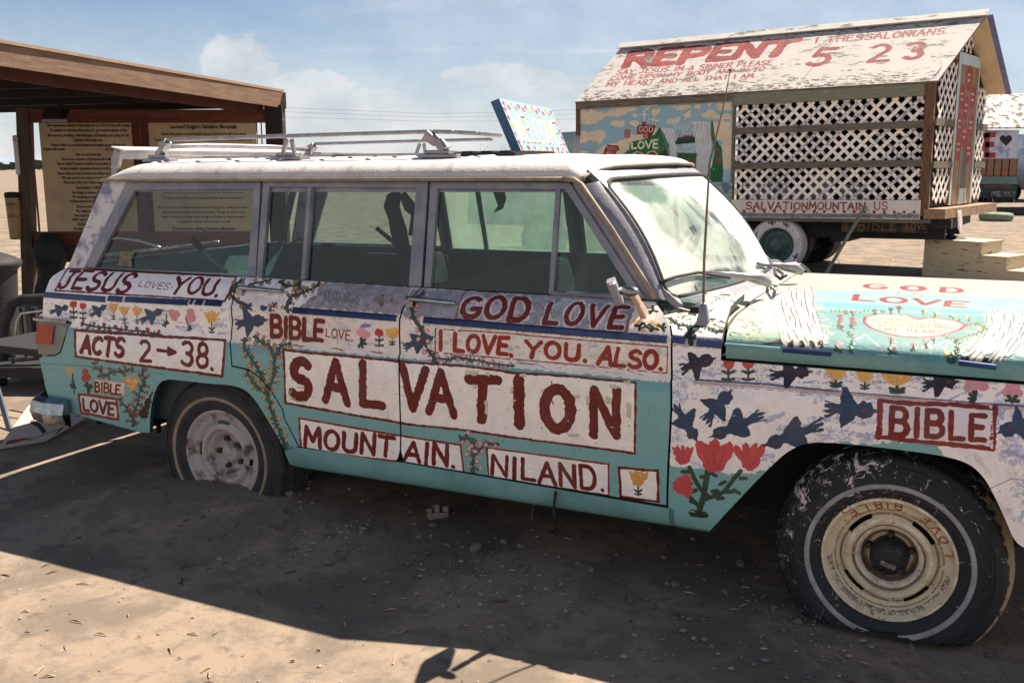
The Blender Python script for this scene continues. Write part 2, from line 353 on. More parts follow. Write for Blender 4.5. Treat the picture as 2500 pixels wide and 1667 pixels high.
class Painter:
    """paints on a canvas from positions read off the photograph, carried onto the surface by fn(px, py) -> (u, v)"""
    def __init__(s, cv, fn): s.cv = cv; s.fn = fn; s.z = lambda x, y: (x, y)
    def zoom(s, ox, oy, k): s.z = lambda x, y: (ox+x/k, oy+y/k); s.k = k; return s
    def m(s, p): return s.fn(*s.z(*p))
    def ms(s, pts): return [s.m(p) for p in pts]
    def scale(s, p):
        a = s.m(p); b = s.m((p[0]+10, p[1])); c = s.m((p[0], p[1]+10))
        return (math.hypot(a[0]-b[0], a[1]-b[1])+math.hypot(a[0]-c[0], a[1]-c[1]))/20
    def line(s, pts, w, col, sc_=None, **k):
        q = sc_ or s.scale(pts[len(pts)//2]); s.cv.stroke(s.ms(pts), w*q, col, **k)
    def fill(s, pts, col, **k): s.cv.poly(s.ms(pts), col, **k)
    def panel(s, pts, fillc, edge, w, **k):
        if fillc is not None: s.fill(pts, fillc, **k)
        if edge is not None:
            n = len(pts)
            for i in range(n):
                a, b = pts[i], pts[(i+1) % n]; m_ = 5; P = []
                for j in range(m_+1):
                    t = j/m_; P.append((a[0]+(b[0]-a[0])*t+random.uniform(-.12, .12)*w, a[1]+(b[1]-a[1])*t+random.uniform(-.15, .15)*w))
                s.line(P, w, edge, sc_=s.scale(a), rough=.5)
    def word(s, txt, q, w, col, gap=.22, back=None, jit=.02, widths=None, **k):
        (ax, ay), (bx, by), (cx, cy), (dx, dy) = q
        W = [NARROW.get(c, 1.) for c in txt]; tot = sum(W)+gap*(len(txt)-1); x = 0; S = []
        scl = s.scale(((ax+cx)/2, (ay+cy)/2))
        for c, wc in zip(txt, W):
            jy = random.uniform(-jit, jit)*1.5; js = 1+random.uniform(-jit, jit)*2
            for st in GL.get(c, []):
                P = []
                for (u, v) in st:
                    if c == 'I' or c == '1': u = .5+(u-.5)
                    t = (x+u*wc)/tot; v = v*js+jy+random.uniform(-jit, jit)*.5
                    P.append((((ax*(1-t)+bx*t)*v+(dx*(1-t)+cx*t)*(1-v)), ((ay*(1-t)+by*t)*v+(dy*(1-t)+cy*t)*(1-v))))
                if c == '.': P = [P[0], (P[0][0]+.5, P[0][1]+.5)]
                S.append(P)
            x += wc+gap
        if back:
            for P in S: s.line(P, w*1.7, back, sc_=scl, rough=.5)
        for P in S:
            s.line(P, w*random.uniform(.9, 1.1), col, sc_=scl, **k); ox = w*random.uniform(-.22, .22)
            if w > 7:
                for f_ in (1.45, .72): s.line([(x+ox*(1 if f_ > 1 else -1), y+ox*.6) for x, y in P], w*.22, tuple(min(1, v*f_) for v in col), sc_=scl, alpha=.4, dry=.95, rough=.6, th=.05)
    def ell(s, c, rx, ry, col, ang=0, n=14, **k):
        ca, sa = math.cos(ang), math.sin(ang)
        s.fill([(c[0]+rx*math.cos(t)*ca-ry*math.sin(t)*sa, c[1]+rx*math.cos(t)*sa+ry*math.sin(t)*ca) for t in np.linspace(0, 2*math.pi, n, endpoint=False)], col, **k)
    def bird(s, h, t, col, size=None, eye=True, up=1):
        h = np.array(h, float); t = np.array(t, float); d = h-t; L_ = np.linalg.norm(d); d /= L_; p = np.array([-d[1], d[0]])
        q = (size or L_*.19)*1.1; sc_ = s.scale(tuple(h)); J = lambda a=.12: random.uniform(1-a, 1+a); A = lambda u, v: h-d*L_*u+p*q*v
        s.fill([A(-.02, .8), A(.16, .62*J()), A(.36, .82*J()), A(.55, .68), A(.74, .40), A(.74, -.42), A(.55, -.70), A(.34, -.85*J()), A(.16, -.62*J()), A(-.02, -.8)], col, rough=.002)
        s.ell(tuple(h), q*1.02, q*.96, col); s.fill([A(-q/L_*.7, .38), A(-q/L_*1.75*J(), .05), A(-q/L_*.7, -.30)], col, rough=.001)
        nf = random.choice([3, 4, 4]); F_ = [A(.66, .42)]
        for k in range(nf): v0 = 1.15-2.3*(k+.5)/nf; F_ += [A(1.0*J(.05), v0+.24), A(1.05*J(.06), v0-.08)] + ([A(.86, v0-1.15/nf)] if k < nf-1 else [])
        s.fill(F_+[A(.66, -.42)], col, rough=.002)
        for sg in (1, -1):
            t_ = random.uniform(1.9, 2.5); s.fill([A(.18, .5*sg), A(.30, 1.25*sg), A(.52*J(), t_*sg), A(.60, (t_+.1)*sg*.95), A(.62, 1.3*sg), A(.60, .5*sg)], col, rough=.002)
        for k in (-.4, .1, .5): s.line([tuple(h-d*L_*.1+p*q*k), tuple(t+d*L_*.15+p*q*k*1.3)], q*.16, tuple(min(1, v*1.5+.03) for v in col), sc_, alpha=.35, dry=.9, rough=.5)
        if eye: s.ell(tuple(h-d*q*.05), q*.25, q*.25, (.55, .12, .12), n=8)
    def leafy(s, p, n, r, col, sc_=None):
        for _ in range(n):
            a = random.uniform(0, 6.28); q = (p[0]+r*math.cos(a), p[1]+r*math.sin(a)); s.line([p, q], r*.55, col, sc_)
    def rose(s, c, r, col, stem=None, L=None, lean=0.):
        L = L or r*2.2; g = stem or (.17, .24, .2); b = (c[0]+lean, c[1]+L)
        s.line([c, b], r*.35, g); m = (c[0]+lean*.6, c[1]+L*.62)
        for k in (-1, 1):
            s.line([(m[0], m[1]), (m[0]+k*r*.9, m[1]-r*.35)], r*.45, g); s.line([(b[0], b[1]), (b[0]+k*r*.9, b[1]-r*.15)], r*.42, g)
        s.ell(c, r, r, col); s.line([(c[0]-r*.4, c[1]), (c[0], c[1]-r*.35), (c[0]+r*.4, c[1])], r*.22, tuple(x*.75 for x in col), alpha=.6)
    def tulip(s, c, w, h, col, stem=True, L=None, pts=4, dark=None):
        x, y = c
        g = (.17, .24, .2)
        if stem:
            LL = L or h*.9; s.line([(x, y+h*.4), (x, y+h*.4+LL)], w*.09, g)
            for k in (-1, 1): s.line([(x, y+h*.4+LL*.75), (x+k*w*.2, y+h*.4+LL*.5)], w*.10, g); s.line([(x, y+h*.4+LL), (x+k*w*.18, y+h*.4+LL*.9)], w*.10, g)
        s.ell((x, y+h*.10), w*.36, h*.38, col); d = dark or tuple(v*.82 for v in col)
        for k in range(pts):
            a = (k-(pts-1)/2)/max(1, (pts-1)/2)*random.uniform(.5, .62); px_, py_ = x+math.sin(a)*w*.62, y+h*.18-math.cos(a)*h*.38; s.ell((px_, py_), w*.62/pts, h*.40*random.uniform(.88, 1.08), col if k % 2 else tuple(min(1, v*1.04) for v in col), ang=a)
        for k in (-.25, 0, .25): s.line([(x+w*k*1.3, y-h*.2), (x+w*k*.5, y+h*.3)], w*.05, d, alpha=.55)
    def vine(s, pts, w, cols, dotr, n, spread, stem=(.20, .26, .22), leaf=None):
        leaf = leaf or stem; s.line(pts, w*1.35, stem, rough=.6); P = np.array(pts, float); seg = np.hypot(*np.diff(P, axis=0).T); cs = np.concatenate([[0], np.cumsum(seg)])
        for i in range(n):
            t = cs[-1]*(i+.5)/n; x = np.interp(t, cs, P[:, 0]); y = np.interp(t, cs, P[:, 1]); j = min(np.searchsorted(cs, t)-1, len(P)-2); j = max(j, 0); d = P[j+1]-P[j]; d = d/np.linalg.norm(d)
            sd = 1 if i % 2 else -1; e = (x+(-d[1])*sd*spread*random.uniform(.6, 1.1)-d[0]*spread*.2, y+d[0]*sd*spread*random.uniform(.6, 1.1)-d[1]*spread*.2)
            s.line([(x, y), e], w*.75, stem); s.leafy(((x+e[0])/2, (y+e[1])/2), 3, dotr*.95, leaf); s.leafy((x, y), 2, dotr*1.3, leaf)
            if cols: cc = random.choice(cols); s.ell(e, dotr*.92, dotr*.92, tuple(v*.86 for v in cc)); s.ell(e, dotr*.5, dotr*.5, tuple(min(1, v*1.2) for v in cc), n=7)
    def daubs(s, poly, n, L, w, col, ang=.12, alpha=.6):
        P = np.array(poly, float); x0, y0 = P.min(0); x1, y1 = P.max(0); k = 0; tries = 0
        while k < n and tries < n*20:
            tries += 1; x = random.uniform(x0, x1); y = random.uniform(y0, y1); ins = False; j = len(P)-1
            for i in range(len(P)):
                if ((P[i][1] > y) != (P[j][1] > y)) and x < (P[j][0]-P[i][0])*(y-P[i][1])/(P[j][1]-P[i][1])+P[i][0]: ins = not ins
                j = i
            if not ins: continue
            k += 1; a = ang+random.gauss(0, .25); l = L*random.uniform(.4, 1.)
            s.line([(x-l/2*math.cos(a), y-l/2*math.sin(a)), (x+l/2*math.cos(a), y+l/2*math.sin(a))], w*random.uniform(.6, 1.3), col, alpha=alpha*random.uniform(.5, 1), dry=random.uniform(.8, 1.2), rough=.8, th=.05)
TEAL = (.47, .665, .675); RED = (.40, .10, .09); WHITE = (.955, .93, .92); BIRD = (.19, .26, .37); DKG = (.17, .24, .20)
PINK = (.82, .55, .60); YEL = (.86, .66, .36); ROSE = (.72, .24, .27); LAV = (.62, .66, .80); ORANGE = (.70, .52, .33); GREY = (.60, .575, .59)

# ------------------------------------------------------------------ the wagon's surfaces
YM = 1.72                                   # mirror plane sum: far side y = YM - y
LOW = [(.06,-.005),(.0,.0),(-.03,.02),(-.045,.06),(-.056,.12),(-.07,.25),(-.085,.42),(-.093,.545),(-.085,.552),(-.088,.60),(-.091,.655),(-.088,.69)]
BODY = Prof(LOW+[(-.07,.715),(-.03,.765),(.03,.802)])
FEND = Prof(LOW[:10]+[(-.091,.638),(-.091,.675),(-.080,.70),(-.05,.722),(.02,.752),(.10,.778),(.20,.795),(.30,.80)])
HOODP = Prof([(-.075,.634),(-.093,.64),(-.093,.672),(-.084,.694),(-.06,.711),(0,.728),(.15,.746),(.32,.756),(.36,.768),(.60,.776),(.86,.780),(1.12,.776),(1.36,.768),(1.40,.756),(1.57,.746),(1.72,.728),(1.78,.711),(1.804,.694),(1.813,.672),(1.813,.64),(1.795,.634)])
GREEN = Prof([(.03,.80),(.13,1.222)])       # the plane of the side windows
def tri_split(poly, prof, dx=.12):
    bm = bmesh.new(); vs = [bm.verts.new((p[0], p[1], 0)) for p in poly]; f = bm.faces.new(vs); f.normal_update(); bmesh.ops.triangulate(bm, faces=[f])
    def cut(co, no): bmesh.ops.bisect_plane(bm, geom=bm.verts[:]+bm.edges[:]+bm.faces[:], dist=1e-5, plane_co=co, plane_no=no)
    ys = [p[1] for p in poly]; xs = [p[0] for p in poly]
    for s_ in prof.s:
        if min(ys)+1e-4 < s_ < max(ys)-1e-4: cut((0, s_, 0), (0, 1, 0))
    x = math.ceil(min(xs)/dx)*dx
    while x < max(xs): cut((x, 0, 0), (1, 0, 0)); x += dx
    return bm
def ccw(P):
    a = sum(P[i][0]*P[(i+1) % len(P)][1]-P[(i+1) % len(P)][0]*P[i][1] for i in range(len(P))); return P if a > 0 else P[::-1]
def offset(P, d):
    P = ccw(P); n = len(P); O = []
    for i in range(n):
        a, b, c = (np.array(P[(i+k) % n], float) for k in (-1, 0, 1)); e1 = b-a; e2 = c-b; e1 /= np.linalg.norm(e1)+1e-9; e2 /= np.linalg.norm(e2)+1e-9
        n1 = np.array([-e1[1], e1[0]]); n2 = np.array([-e2[1], e2[0]]); m = n1+n2; l = np.linalg.norm(m); m = m/l if l > 1e-6 else n1
        O.append(tuple(b+m*d/max(.5, m@n1)))
    return O
def panel(name, poly, prof, mats, parent, shrink=.004, thick=.022, cv=None, mirror=False, raise_=0., warp=None, px=True):
    P = [prof.hit(*p) for p in poly] if px else list(poly)
    P = offset(P, shrink); bm = tri_split(P, prof)
    me = bpy.data.meshes.new(name); V0 = []; uv0 = []
    def nrm(s_):
        i = min(max(np.searchsorted(prof.s, s_)-1, 0), len(prof.s)-2); a, b = prof.P[i], prof.P[i+1]; n = np.array([b[1]-a[1], a[0]-b[0]]); n /= np.linalg.norm(n); return -n
    def place(x, s_, inn=0.):
        p = np.array(prof.pos(x, s_)); n = nrm(s_)
        if n[0] > 0 and prof is not HOODP: n = -n
        p = p+np.array([0, n[0], n[1]])*(raise_-inn)
        if warp: p = np.array(warp(p))
        return (p[0], YM-p[1] if mirror else p[1], p[2])
    # outward test
    bm.verts.ensure_lookup_table()
    mb = MB(); idx = {v.index: i for i, v in enumerate(bm.verts)}
    bm.verts.index_update()
    if prof is HOODP:
        sgn = lambda s_: 1
    VV = [(v.co.x, v.co.y) for v in bm.verts]
    def outw(s_):
        n = nrm(s_); c = np.array(prof.pos(0, s_))[1:]; ctr = np.array([.86, .35]); return 1. if n@(c-ctr) > 0 else -1.
    def place2(x, s_, inn=0.):
        p = np.array(prof.pos(x, s_)); n = nrm(s_)*outw(s_); p = p+np.array([0, n[0], n[1]])*(raise_-inn)
        if warp: p = np.array(warp(p))
        return (p[0], YM-p[1] if mirror else p[1], p[2])
    outer = [place2(*q) for q in VV]; uvs = [cv.uv(*q) if cv else (0, 0) for q in VV]
    mb.add(outer, [[v.index for v in f.verts] for f in bm.faces], 0, True, uvs)
    be_ = [e for e in bm.edges if len(e.link_faces) == 1]
    if thick:
        for e in be_:
            a, b = e.verts[0].index, e.verts[1].index
            mb.add([outer[a], outer[b], place2(*VV[b], thick), place2(*VV[a], thick)], [(0, 1, 2, 3)], 1 if isinstance(mats, (list, tuple)) and len(mats) > 1 else 0, False, [uvs[a], uvs[b], uvs[b], uvs[a]])
    bm.free(); return mb.build(name, mats, parent, recalc=False)
def ringp(name, outer, inner, prof, m, parent, depth=.02, raise_=.004, mirror=False, px=True):
    """a frame between two outlines with the same number of corners"""
    A = [prof.hit(*p) for p in outer] if px else outer; B = [prof.hit(*p) for p in inner] if px else inner; n = len(A); mb = MB()
    d = np.array([prof.P[-1][1]-prof.P[0][1], -(prof.P[-1][0]-prof.P[0][0])]); d /= np.linalg.norm(d)
    def pl(q, h): p = prof.pos(*q); y = p[1]-d[0]*h; z = p[2]-d[1]*h; return (p[0], YM-y if mirror else y, z)
    V = [pl(q, raise_) for q in A]+[pl(q, raise_) for q in B]+[pl(q, raise_-depth) for q in A]+[pl(q, raise_-depth) for q in B]; F = []
    for i in range(n):
        j = (i+1) % n; F += [(i, j, n+j, n+i), (2*n+i, 3*n+i, 3*n+j, 2*n+j), (i, 2*n+i, 2*n+j, j), (n+i, n+j, 3*n+j, 3*n+i)]
    mb.add(V, F); o = mb.build(name, m, parent); bevel(o, .002, 1); return o
def patch(name, poly, prof, m, parent, inset=.012, mirror=False, px=True):
    Q = [prof.hit(*p) for p in poly] if px else poly; d = np.array([prof.P[-1][1]-prof.P[0][1], -(prof.P[-1][0]-prof.P[0][0])]); d /= np.linalg.norm(d)
    V = []
    for q in Q: p = prof.pos(*q); y = p[1]+d[0]*inset; z = p[2]+d[1]*inset; V.append((p[0], YM-y if mirror else y, z))
    bm = bmesh.new(); vs = [bm.verts.new(v) for v in V]; f = bm.faces.new(vs); f.normal_update(); bmesh.ops.triangulate(bm, faces=[f]); me = bpy.data.meshes.new(name); bm.to_mesh(me); bm.free(); me.materials.append(m)
    o = bpy.data.objects.new(name, me); C.objects.link(o); o.parent = parent; return o
def zA(x, y): return (x/2.766, 620+y/2.766)
def zB(x, y): return (50+x/2.766, 300+y/2.766)
def zC(x, y): return (600+x/2.766, 300+y/2.766)
def zD(x, y): return (550+x/3.92, 600+y/3.92)
def zE(x, y): return (1000+x/3.357, 650+y/3.357)
def zG(x, y): return (1550+x/2.474, 650+y/2.474)
def zK(x, y): return (650+x/2.24, 1000+y/2.24)
def zW(x, y): return (1350+x/3.92, 360+y/3.92)
def zH(x, y): return (1850+x/3.618, 640+y/3.618)
def zT(x, y): return (1350+x/2.0445, y/2.0445)
def zR(x, y): return (1350+x/4.704, 200+y/4.704)
def mp_(z, *pts): return [z(*p) for p in pts]

# ------------------------------------------------------------------ artwork: door and quarter side
def wear(cv, x0, x1):
    top = BODY.s[-1]
    for _ in range(int(120*(x1-x0))):
        x = random.uniform(x0, x1); y = random.uniform(.03, top); r = random.random()
        if r < .45: cv.stroke([(x, y), (x+random.uniform(-.002, .002), y+.001)], random.uniform(.0018, .0045), random.choice([(.34, .27, .23), (.45, .38, .33), (.25, .25, .27)]), alpha=.75, rough=.8)
        elif r < .75: l = random.uniform(.01, .05); cv.stroke([(x, y), (x+l, y+random.uniform(-.006, .006)), (x+l*1.3, y+random.uniform(-.01, .01))], random.uniform(.0012, .0022), random.choice([(.45, .42, .40), (.92, .90, .87), (.38, .34, .33)]), alpha=.6, dry=.7)
        elif r < .87: cv.poly([(x+random.uniform(-.012, .012), y+random.uniform(-.006, .006)) for _ in range(5)], random.choice([(.80, .76, .68), (.62, .60, .60), (.86, .83, .80)]), rough=.004, alpha=.85)
        else: cv.stroke([(x, y), (x+random.uniform(-.003, .003), y-random.uniform(.015, .07))], random.uniform(.003, .006), (.47, .36, .28), alpha=.30, dry=.9, th=.02)
def side_art():
    cv = Canvas(-1.2, -.02, 3.75, 1.12, .00135, TEAL); P = Painter(cv, BODY.hit)
    sT = BODY.hit(1000, 792)[1]; sSill = BODY.s[-1]
    # ground colours: band between the belt trim and the crease, shoulder above the trim
    def band(x0, x1, s0, s1, col, **k): cv.poly([(x0, s0), (x1, s0), (x1, s1), (x0, s1)], col, **k)
    c0 = BODY.s[7]-.012
    band(-1.2, .18, c0+.01, sSill+.06, WHITE, rough=.006); band(.17, 1.0, c0+.005, sSill+.06, (.90, .85, .83), rough=.006); band(.98, 2.10, c0+.008, sSill+.06, (.90, .86, .84), rough=.006)
    band(-1.2, 2.1, c0-.028, c0+.006, (.40, .62, .66), alpha=.6, rough=.003)
    # greyed metal on the door shoulders
    P.zoom(550, 600, 3.92)
    P.fill([(760, 480), (960, 350), (1790, 400), (1700, 660), (640, 585), (740, 560)], GREY, rough=.006, var=.2)
    P.fill([(780, 470), (1000, 430), (1500, 500), (1660, 570), (1200, 560), (800, 520)], (.44, .42, .45), dry=.9, rough=.02, alpha=.8)
    P.fill([(1450, 490), (1540, 480), (1600, 530), (1520, 555), (1450, 530)], (.42, .27, .15), dry=.8, rough=.02, alpha=.8)
    for pts in ([(930, 480), (960, 420), (985, 480)], [(1010, 500), (1035, 410), (1060, 490)], [(1080, 500), (1110, 420), (1120, 500), (1150, 425), (1165, 500)], [(1190, 500), (1230, 480), (1270, 520), (1240, 540)]): P.line(pts, 5, (.75, .74, .78), alpha=.8)
    P.fill([(1790, 410), (2290, 425), (2250, 700), (1700, 670), (1750, 520)], (.62, .60, .63), rough=.006, var=.2)
    P.zoom(1000, 650, 3.357)
    P.fill([(450, 205), (1870, 275), (1800, 540), (365, 435)], (.60, .585, .62), rough=.006, var=.22)
    P.daubs([(450, 215), (1830, 290), (1780, 520), (380, 430)], 46, 120, 22, (.80, .78, .80), .08, .6); P.daubs([(450, 215), (1830, 290), (1780, 520), (380, 430)], 26, 90, 14, (.42, .40, .44), .08, .5)
    # blue brushwork behind the birds
    P.zoom(0, 620, 2.766); P.daubs([(320, 320), (1550, 410), (1560, 545), (330, 430)], 60, 110, 18, (.52, .58, .74), .06, .7)
    P.daubs([(450, 110), (1600, 160), (1540, 300), (400, 230)], 14, 80, 14, (.80, .80, .86), .06, .5)
    P.zoom(550, 600, 3.92); P.daubs([(80, 640), (1670, 750), (1670, 990), (80, 850)], 70, 130, 26, (.64, .65, .72), .06, .6); P.daubs([(80, 320), (700, 360), (560, 620), (60, 560)], 26, 130, 24, (.60, .64, .76), .06, .6)
    P.fill([(160, 330), (420, 330), (760, 360), (940, 350), (860, 470), (700, 600), (620, 640), (560, 560), (300, 460), (120, 560), (90, 480)], WHITE, rough=.01, dry=.7, alpha=.9)
    P.daubs([(1700, 420), (2260, 440), (2200, 680), (1700, 660)], 20, 120, 20, (.52, .60, .75), .05, .5)
    for x in (630, 1010, 1380): P.fill([(x, 940+(x-630)*.085), (x+140, 960+(x-630)*.085), (x+110, 975+(x-630)*.085), (x+20, 955+(x-630)*.085)], (.62, .50, .36), rough=.003)
    P.zoom(1000, 650, 3.357); P.daubs([(210, 510), (2115, 655), (2112, 875), (210, 705)], 70, 110, 26, (.66, .68, .74), .08, .7); P.daubs([(0, 480), (230, 520), (230, 700), (0, 690)], 14, 80, 26, (.62, .64, .72), .08, .7)
    P.daubs([(230, 530), (2100, 665), (2100, 860), (220, 700)], 40, 110, 26, (.93, .90, .87), .1, .8)
    # rusty seams by the trim
    P.line([(0, 470), (500, 505), (1300, 570), (2110, 640)], 9, (.62, .42, .28), dry=1.1, alpha=.8)
    P.zoom(0, 620, 2.766); P.line([(1000, 390), (1570, 370), (2000, 410), (2351, 440)], 10, (.66, .46, .32), dry=1.2, alpha=.7)
    # teal streaks and scuffs
    for _ in range(130):
        x = random.uniform(-1., 2.05); y = random.uniform(.02, c0-.04); l = random.uniform(.03, .16)
        cv.stroke([(x, y), (x+l, y+random.uniform(-.004, .004))], random.uniform(.004, .02), random.choice([(.60, .80, .77), (.46, .66, .64), (.44, .63, .60)]), alpha=.22, dry=1., th=.02)
    # --- JESUS LOVES YOU
    P.zoom(0, 620, 2.766)
    P.panel([(455, 99), (1598, 152), (1520, 316), (372, 245)], WHITE, RED, 10)
    P.word("JESUS", [(465, 112), (940, 140), (855, 262), (385, 222)], 22, RED); P.word("LOVES", [(955, 178), (1160, 202), (1128, 243), (932, 215)], 5, (.42, .14, .13))
    P.word("YOU.", [(1205, 152), (1535, 178), (1480, 282), (1150, 258)], 22, RED)
    # bird and flower row
    P.bird((440, 362), (335, 392), BIRD, 18); P.rose((497, 340), 25, ROSE, L=90); P.rose((560, 350), 22, ROSE, L=85); P.bird((698, 360), (608, 418), BIRD, 19)
    for x, y in ((765, 362), (840, 386), (925, 388)): P.tulip((x, y), 62, 62, YEL)
    P.bird((1070, 393), (950, 452), BIRD, 24)
    for d in ((0, 0, 24), (28, 6, 24), (10, 28, 24), (-8, -14, 20)): P.ell((1165+d[0], 402+d[1]), d[2], d[2], PINK)
    P.line([(1125, 410), (1118, 490)], 10, DKG); P.leafy((1118, 470), 7, 20, DKG)
    for d in ((0, -18, 28), (-8, 22, 30), (14, 20, 26)): P.ell((1285+d[0], 412+d[1]), d[2], d[2], PINK)
    P.line([(1255, 435), (1280, 505)], 9, DKG); P.leafy((1278, 500), 6, 18, DKG); P.tulip((1430, 428), 95, 80, YEL, pts=5)
    # small red flowers over the next panel
    P.vine([(545, 470), (640, 490), (760, 500), (870, 515), (960, 520), (1090, 545)], 7, [(.62, .22, .24)], 13, 15, 22)
    P.panel([(505, 516), (1520, 582), (1500, 826), (512, 692)], WHITE, RED, 16)
    P.word("ACTS", [(560, 560), (848, 575), (832, 695), (545, 662)], 25, RED, gap=.18); P.word("2", [(942, 588), (1018, 596), (1020, 728), (940, 720)], 23, RED); P.word(">", [(1065, 610), (1185, 625), (1185, 705), (1065, 695)], 22, RED)
    P.word("38.", [(1228, 598), (1460, 615), (1450, 778), (1225, 745)], 24, RED, gap=.2)
    # lower flowers
    P.vine([(630, 735), (700, 830), (760, 790), (830, 800), (900, 770)], 7, [(.50, .27, .25), (.62, .30, .25)], 13, 12, 28, stem=(.24, .30, .27)); P.vine([(960, 780), (980, 860), (940, 940), (930, 1010), (890, 1090), (905, 1160)], 9, [(.55, .27, .25), (.60, .36, .28)], 14, 17, 38, stem=(.22, .27, .25)); P.vine([(800, 980), (850, 1030), (880, 1100)], 9, [(.50, .3, .26)], 11, 5, 26)
    for d in ((0, 0), (22, -14), (26, 16)): P.ell((455+d[0], 790+d[1]), 16, 16, (.80, .66, .36))
    P.line([(490, 810), (502, 940)], 11, DKG); P.leafy((500, 880), 6, 26, DKG); P.ell((582, 835), 34, 34, (.66, .26, .27)); P.ell((575, 795), 22, 22, (.66, .26, .27)); P.line([(590, 870), (597, 950)], 16, DKG); P.leafy((594, 900), 8, 26, DKG)
    P.panel([(634, 845), (845, 868), (840, 958), (632, 936)], (.86, .80, .74), (.70, .50, .42), 4); P.word("BIBLE.", [(640, 864), (832, 890), (825, 950), (640, 928)], 12, RED)
    for d in ((0, 0), (42, 8), (22, 45)): P.ell((868+d[0], 850+d[1]), 27, 27, (.85, .62, .32)); P.ell((868+d[0], 850+d[1]), 13, 13, (.90, .76, .48))
    P.panel([(530, 945), (785, 978), (800, 1118), (548, 1070)], (.85, .80, .79), (.50, .17, .16), 15); P.word("LOVE", [(555, 978), (775, 1008), (768, 1085), (562, 1052)], 17, (.36, .14, .13))
    P.fill([(935, 1070), (985, 990), (1040, 900), (1015, 1030), (995, 1120), (950, 1110)], (.16, .11, .09), rough=.008)
    P.line([(260, 735), (620, 760), (1100, 810)], 4, (.35, .42, .42))
    P.line([(290, 800), (330, 930), (390, 1010), (600, 1110), (980, 1210)], 12, (.20, .38, .36), dry=1.2, alpha=.6)
    # --- doors
    P.zoom(550, 600, 3.92)
    P.vine([(520, 340), (600, 390), (690, 380), (720, 340), (700, 440), (620, 500), (590, 580), (610, 650)], 22, [ORANGE, (.70, .50, .30)], 21, 13, 50, stem=(.27, .28, .26)); P.vine([(900, 350), (860, 400), (760, 440), (690, 480)], 20, [ORANGE], 20, 6, 40, stem=(.27, .28, .26))
    P.vine([(430, 330), (330, 350), (240, 370)], 16, [ORANGE], 20, 5, 30, stem=(.27, .28, .26)); P.vine([(180, 320), (110, 360), (50, 470), (120, 540), (200, 560), (250, 610)], 18, [(.62, .46, .28)], 22, 7, 34, stem=(.27, .28, .26)); P.vine([(490, 550), (430, 600), (440, 660)], 14, [ORANGE], 20, 3, 24, stem=(.27, .28, .26))
    for x in (215, 370): P.ell((x, 578+(x-215)*.1), 34, 24, (.20, .25, .42))
    P.bird((315, 715), (100, 745), BIRD, 56)
    P.word("BIBLE", [(440, 668), (945, 718), (935, 908), (440, 862)], 42, RED, gap=.2, back=(.86, .79, .75)); P.word("LOVE,", [(965, 790), (1230, 815), (1225, 905), (960, 865)], 11, (.50, .17, .13))
    for d in ((0, 0, 38), (-34, -6, 36), (34, 14, 36), (4, 42, 34), (-12, -34, 30)): P.ell((1322+d[0], 832+d[1]), d[2], d[2], (.86, .60, .66))
    P.ell((1340, 765), 55, 22, (.46, .52, .70)); P.line([(1300, 890), (1305, 950)], 22, DKG); P.leafy((1305, 930), 8, 44, DKG)
    P.rose((1475, 828), 40, ROSE, L=130); P.tulip((1600, 838), 130, 100, YEL, L=70)
    P.bird((1935, 888), (1710, 965), (.20, .27, .38), 46)
    P.vine([(1900, 430), (1860, 490), (1770, 570), (1790, 640), (1830, 740), (1880, 790), (1890, 860), (1910, 940), (1960, 1020), (2020, 1110), (2040, 1170)], 22, [PINK, (.86, .63, .66)], 24, 15, 56, stem=(.22, .27, .25))
    # vine over the wheel
    P.zoom(0, 620, 2.766)
    st = (.25, .31, .28)
    P.vine([(1650, 570), (1660, 640), (1690, 700), (1740, 770), (1790, 860), (1810, 960), (1830, 1050), (1870, 1160), (1930, 1300)], 15, [ORANGE, (.74, .54, .36)], 16, 24, 42, stem=st); P.vine([(1960, 600), (1900, 620), (1850, 700), (1860, 790), (1830, 880), (1800, 950)], 13, [ORANGE], 15, 16, 40, stem=st); P.vine([(1720, 560), (1770, 600), (1820, 620), (1850, 680)], 12, [ORANGE], 15, 8, 34, stem=st); P.vine([(1660, 780), (1700, 850), (1760, 920)], 12, [ORANGE], 15, 7, 34, stem=st); P.leafy((1920, 1300), 14, 28, DKG)
    # --- SALVATION
    A_ = [zD(558, 996), zE(0, 788), zE(420, 815), zE(900, 875), zE(1300, 900), zE(1853, 952), zE(1848, 1528), zE(1000, 1420), zE(400, 1335), zE(0, 1295), zD(577, 1500)]
    P.zoom(0, 0, 1.); P.panel(A_, (.955, .925, .905), RED, 5.5)
    P.word("S", mp_(zD, (640, 1090), (815, 1090), (815, 1440), (620, 1440)), 22, RED); P.word("A", mp_(zD, (955, 1110), (1160, 1120), (1175, 1510), (958, 1475)), 19, RED); P.word("L", mp_(zD, (1290, 1130), (1520, 1140), (1515, 1535), (1292, 1515)), 19.5, RED)
    P.word("V", [(982, 900), (1040, 906), (1036, 1002), (980, 996)], 20, RED)
    P.word("A", mp_(zE, (165, 875), (350, 890), (368, 1225), (158, 1195)), 21, RED); P.word("T", mp_(zE, (485, 935), (720, 945), (718, 1258), (462, 1258)), 23, RED); P.word("I", mp_(zE, (850, 935), (935, 940), (945, 1305), (860, 1295)), 26, RED)
    P.word("O", mp_(zE, (1095, 1000), (1335, 1015), (1330, 1332), (1100, 1318)), 25, RED); P.word("N", mp_(zE, (1495, 1010), (1715, 1020), (1712, 1385), (1494, 1375)), 23, RED)
    P.zoom(1000, 650, 3.357)
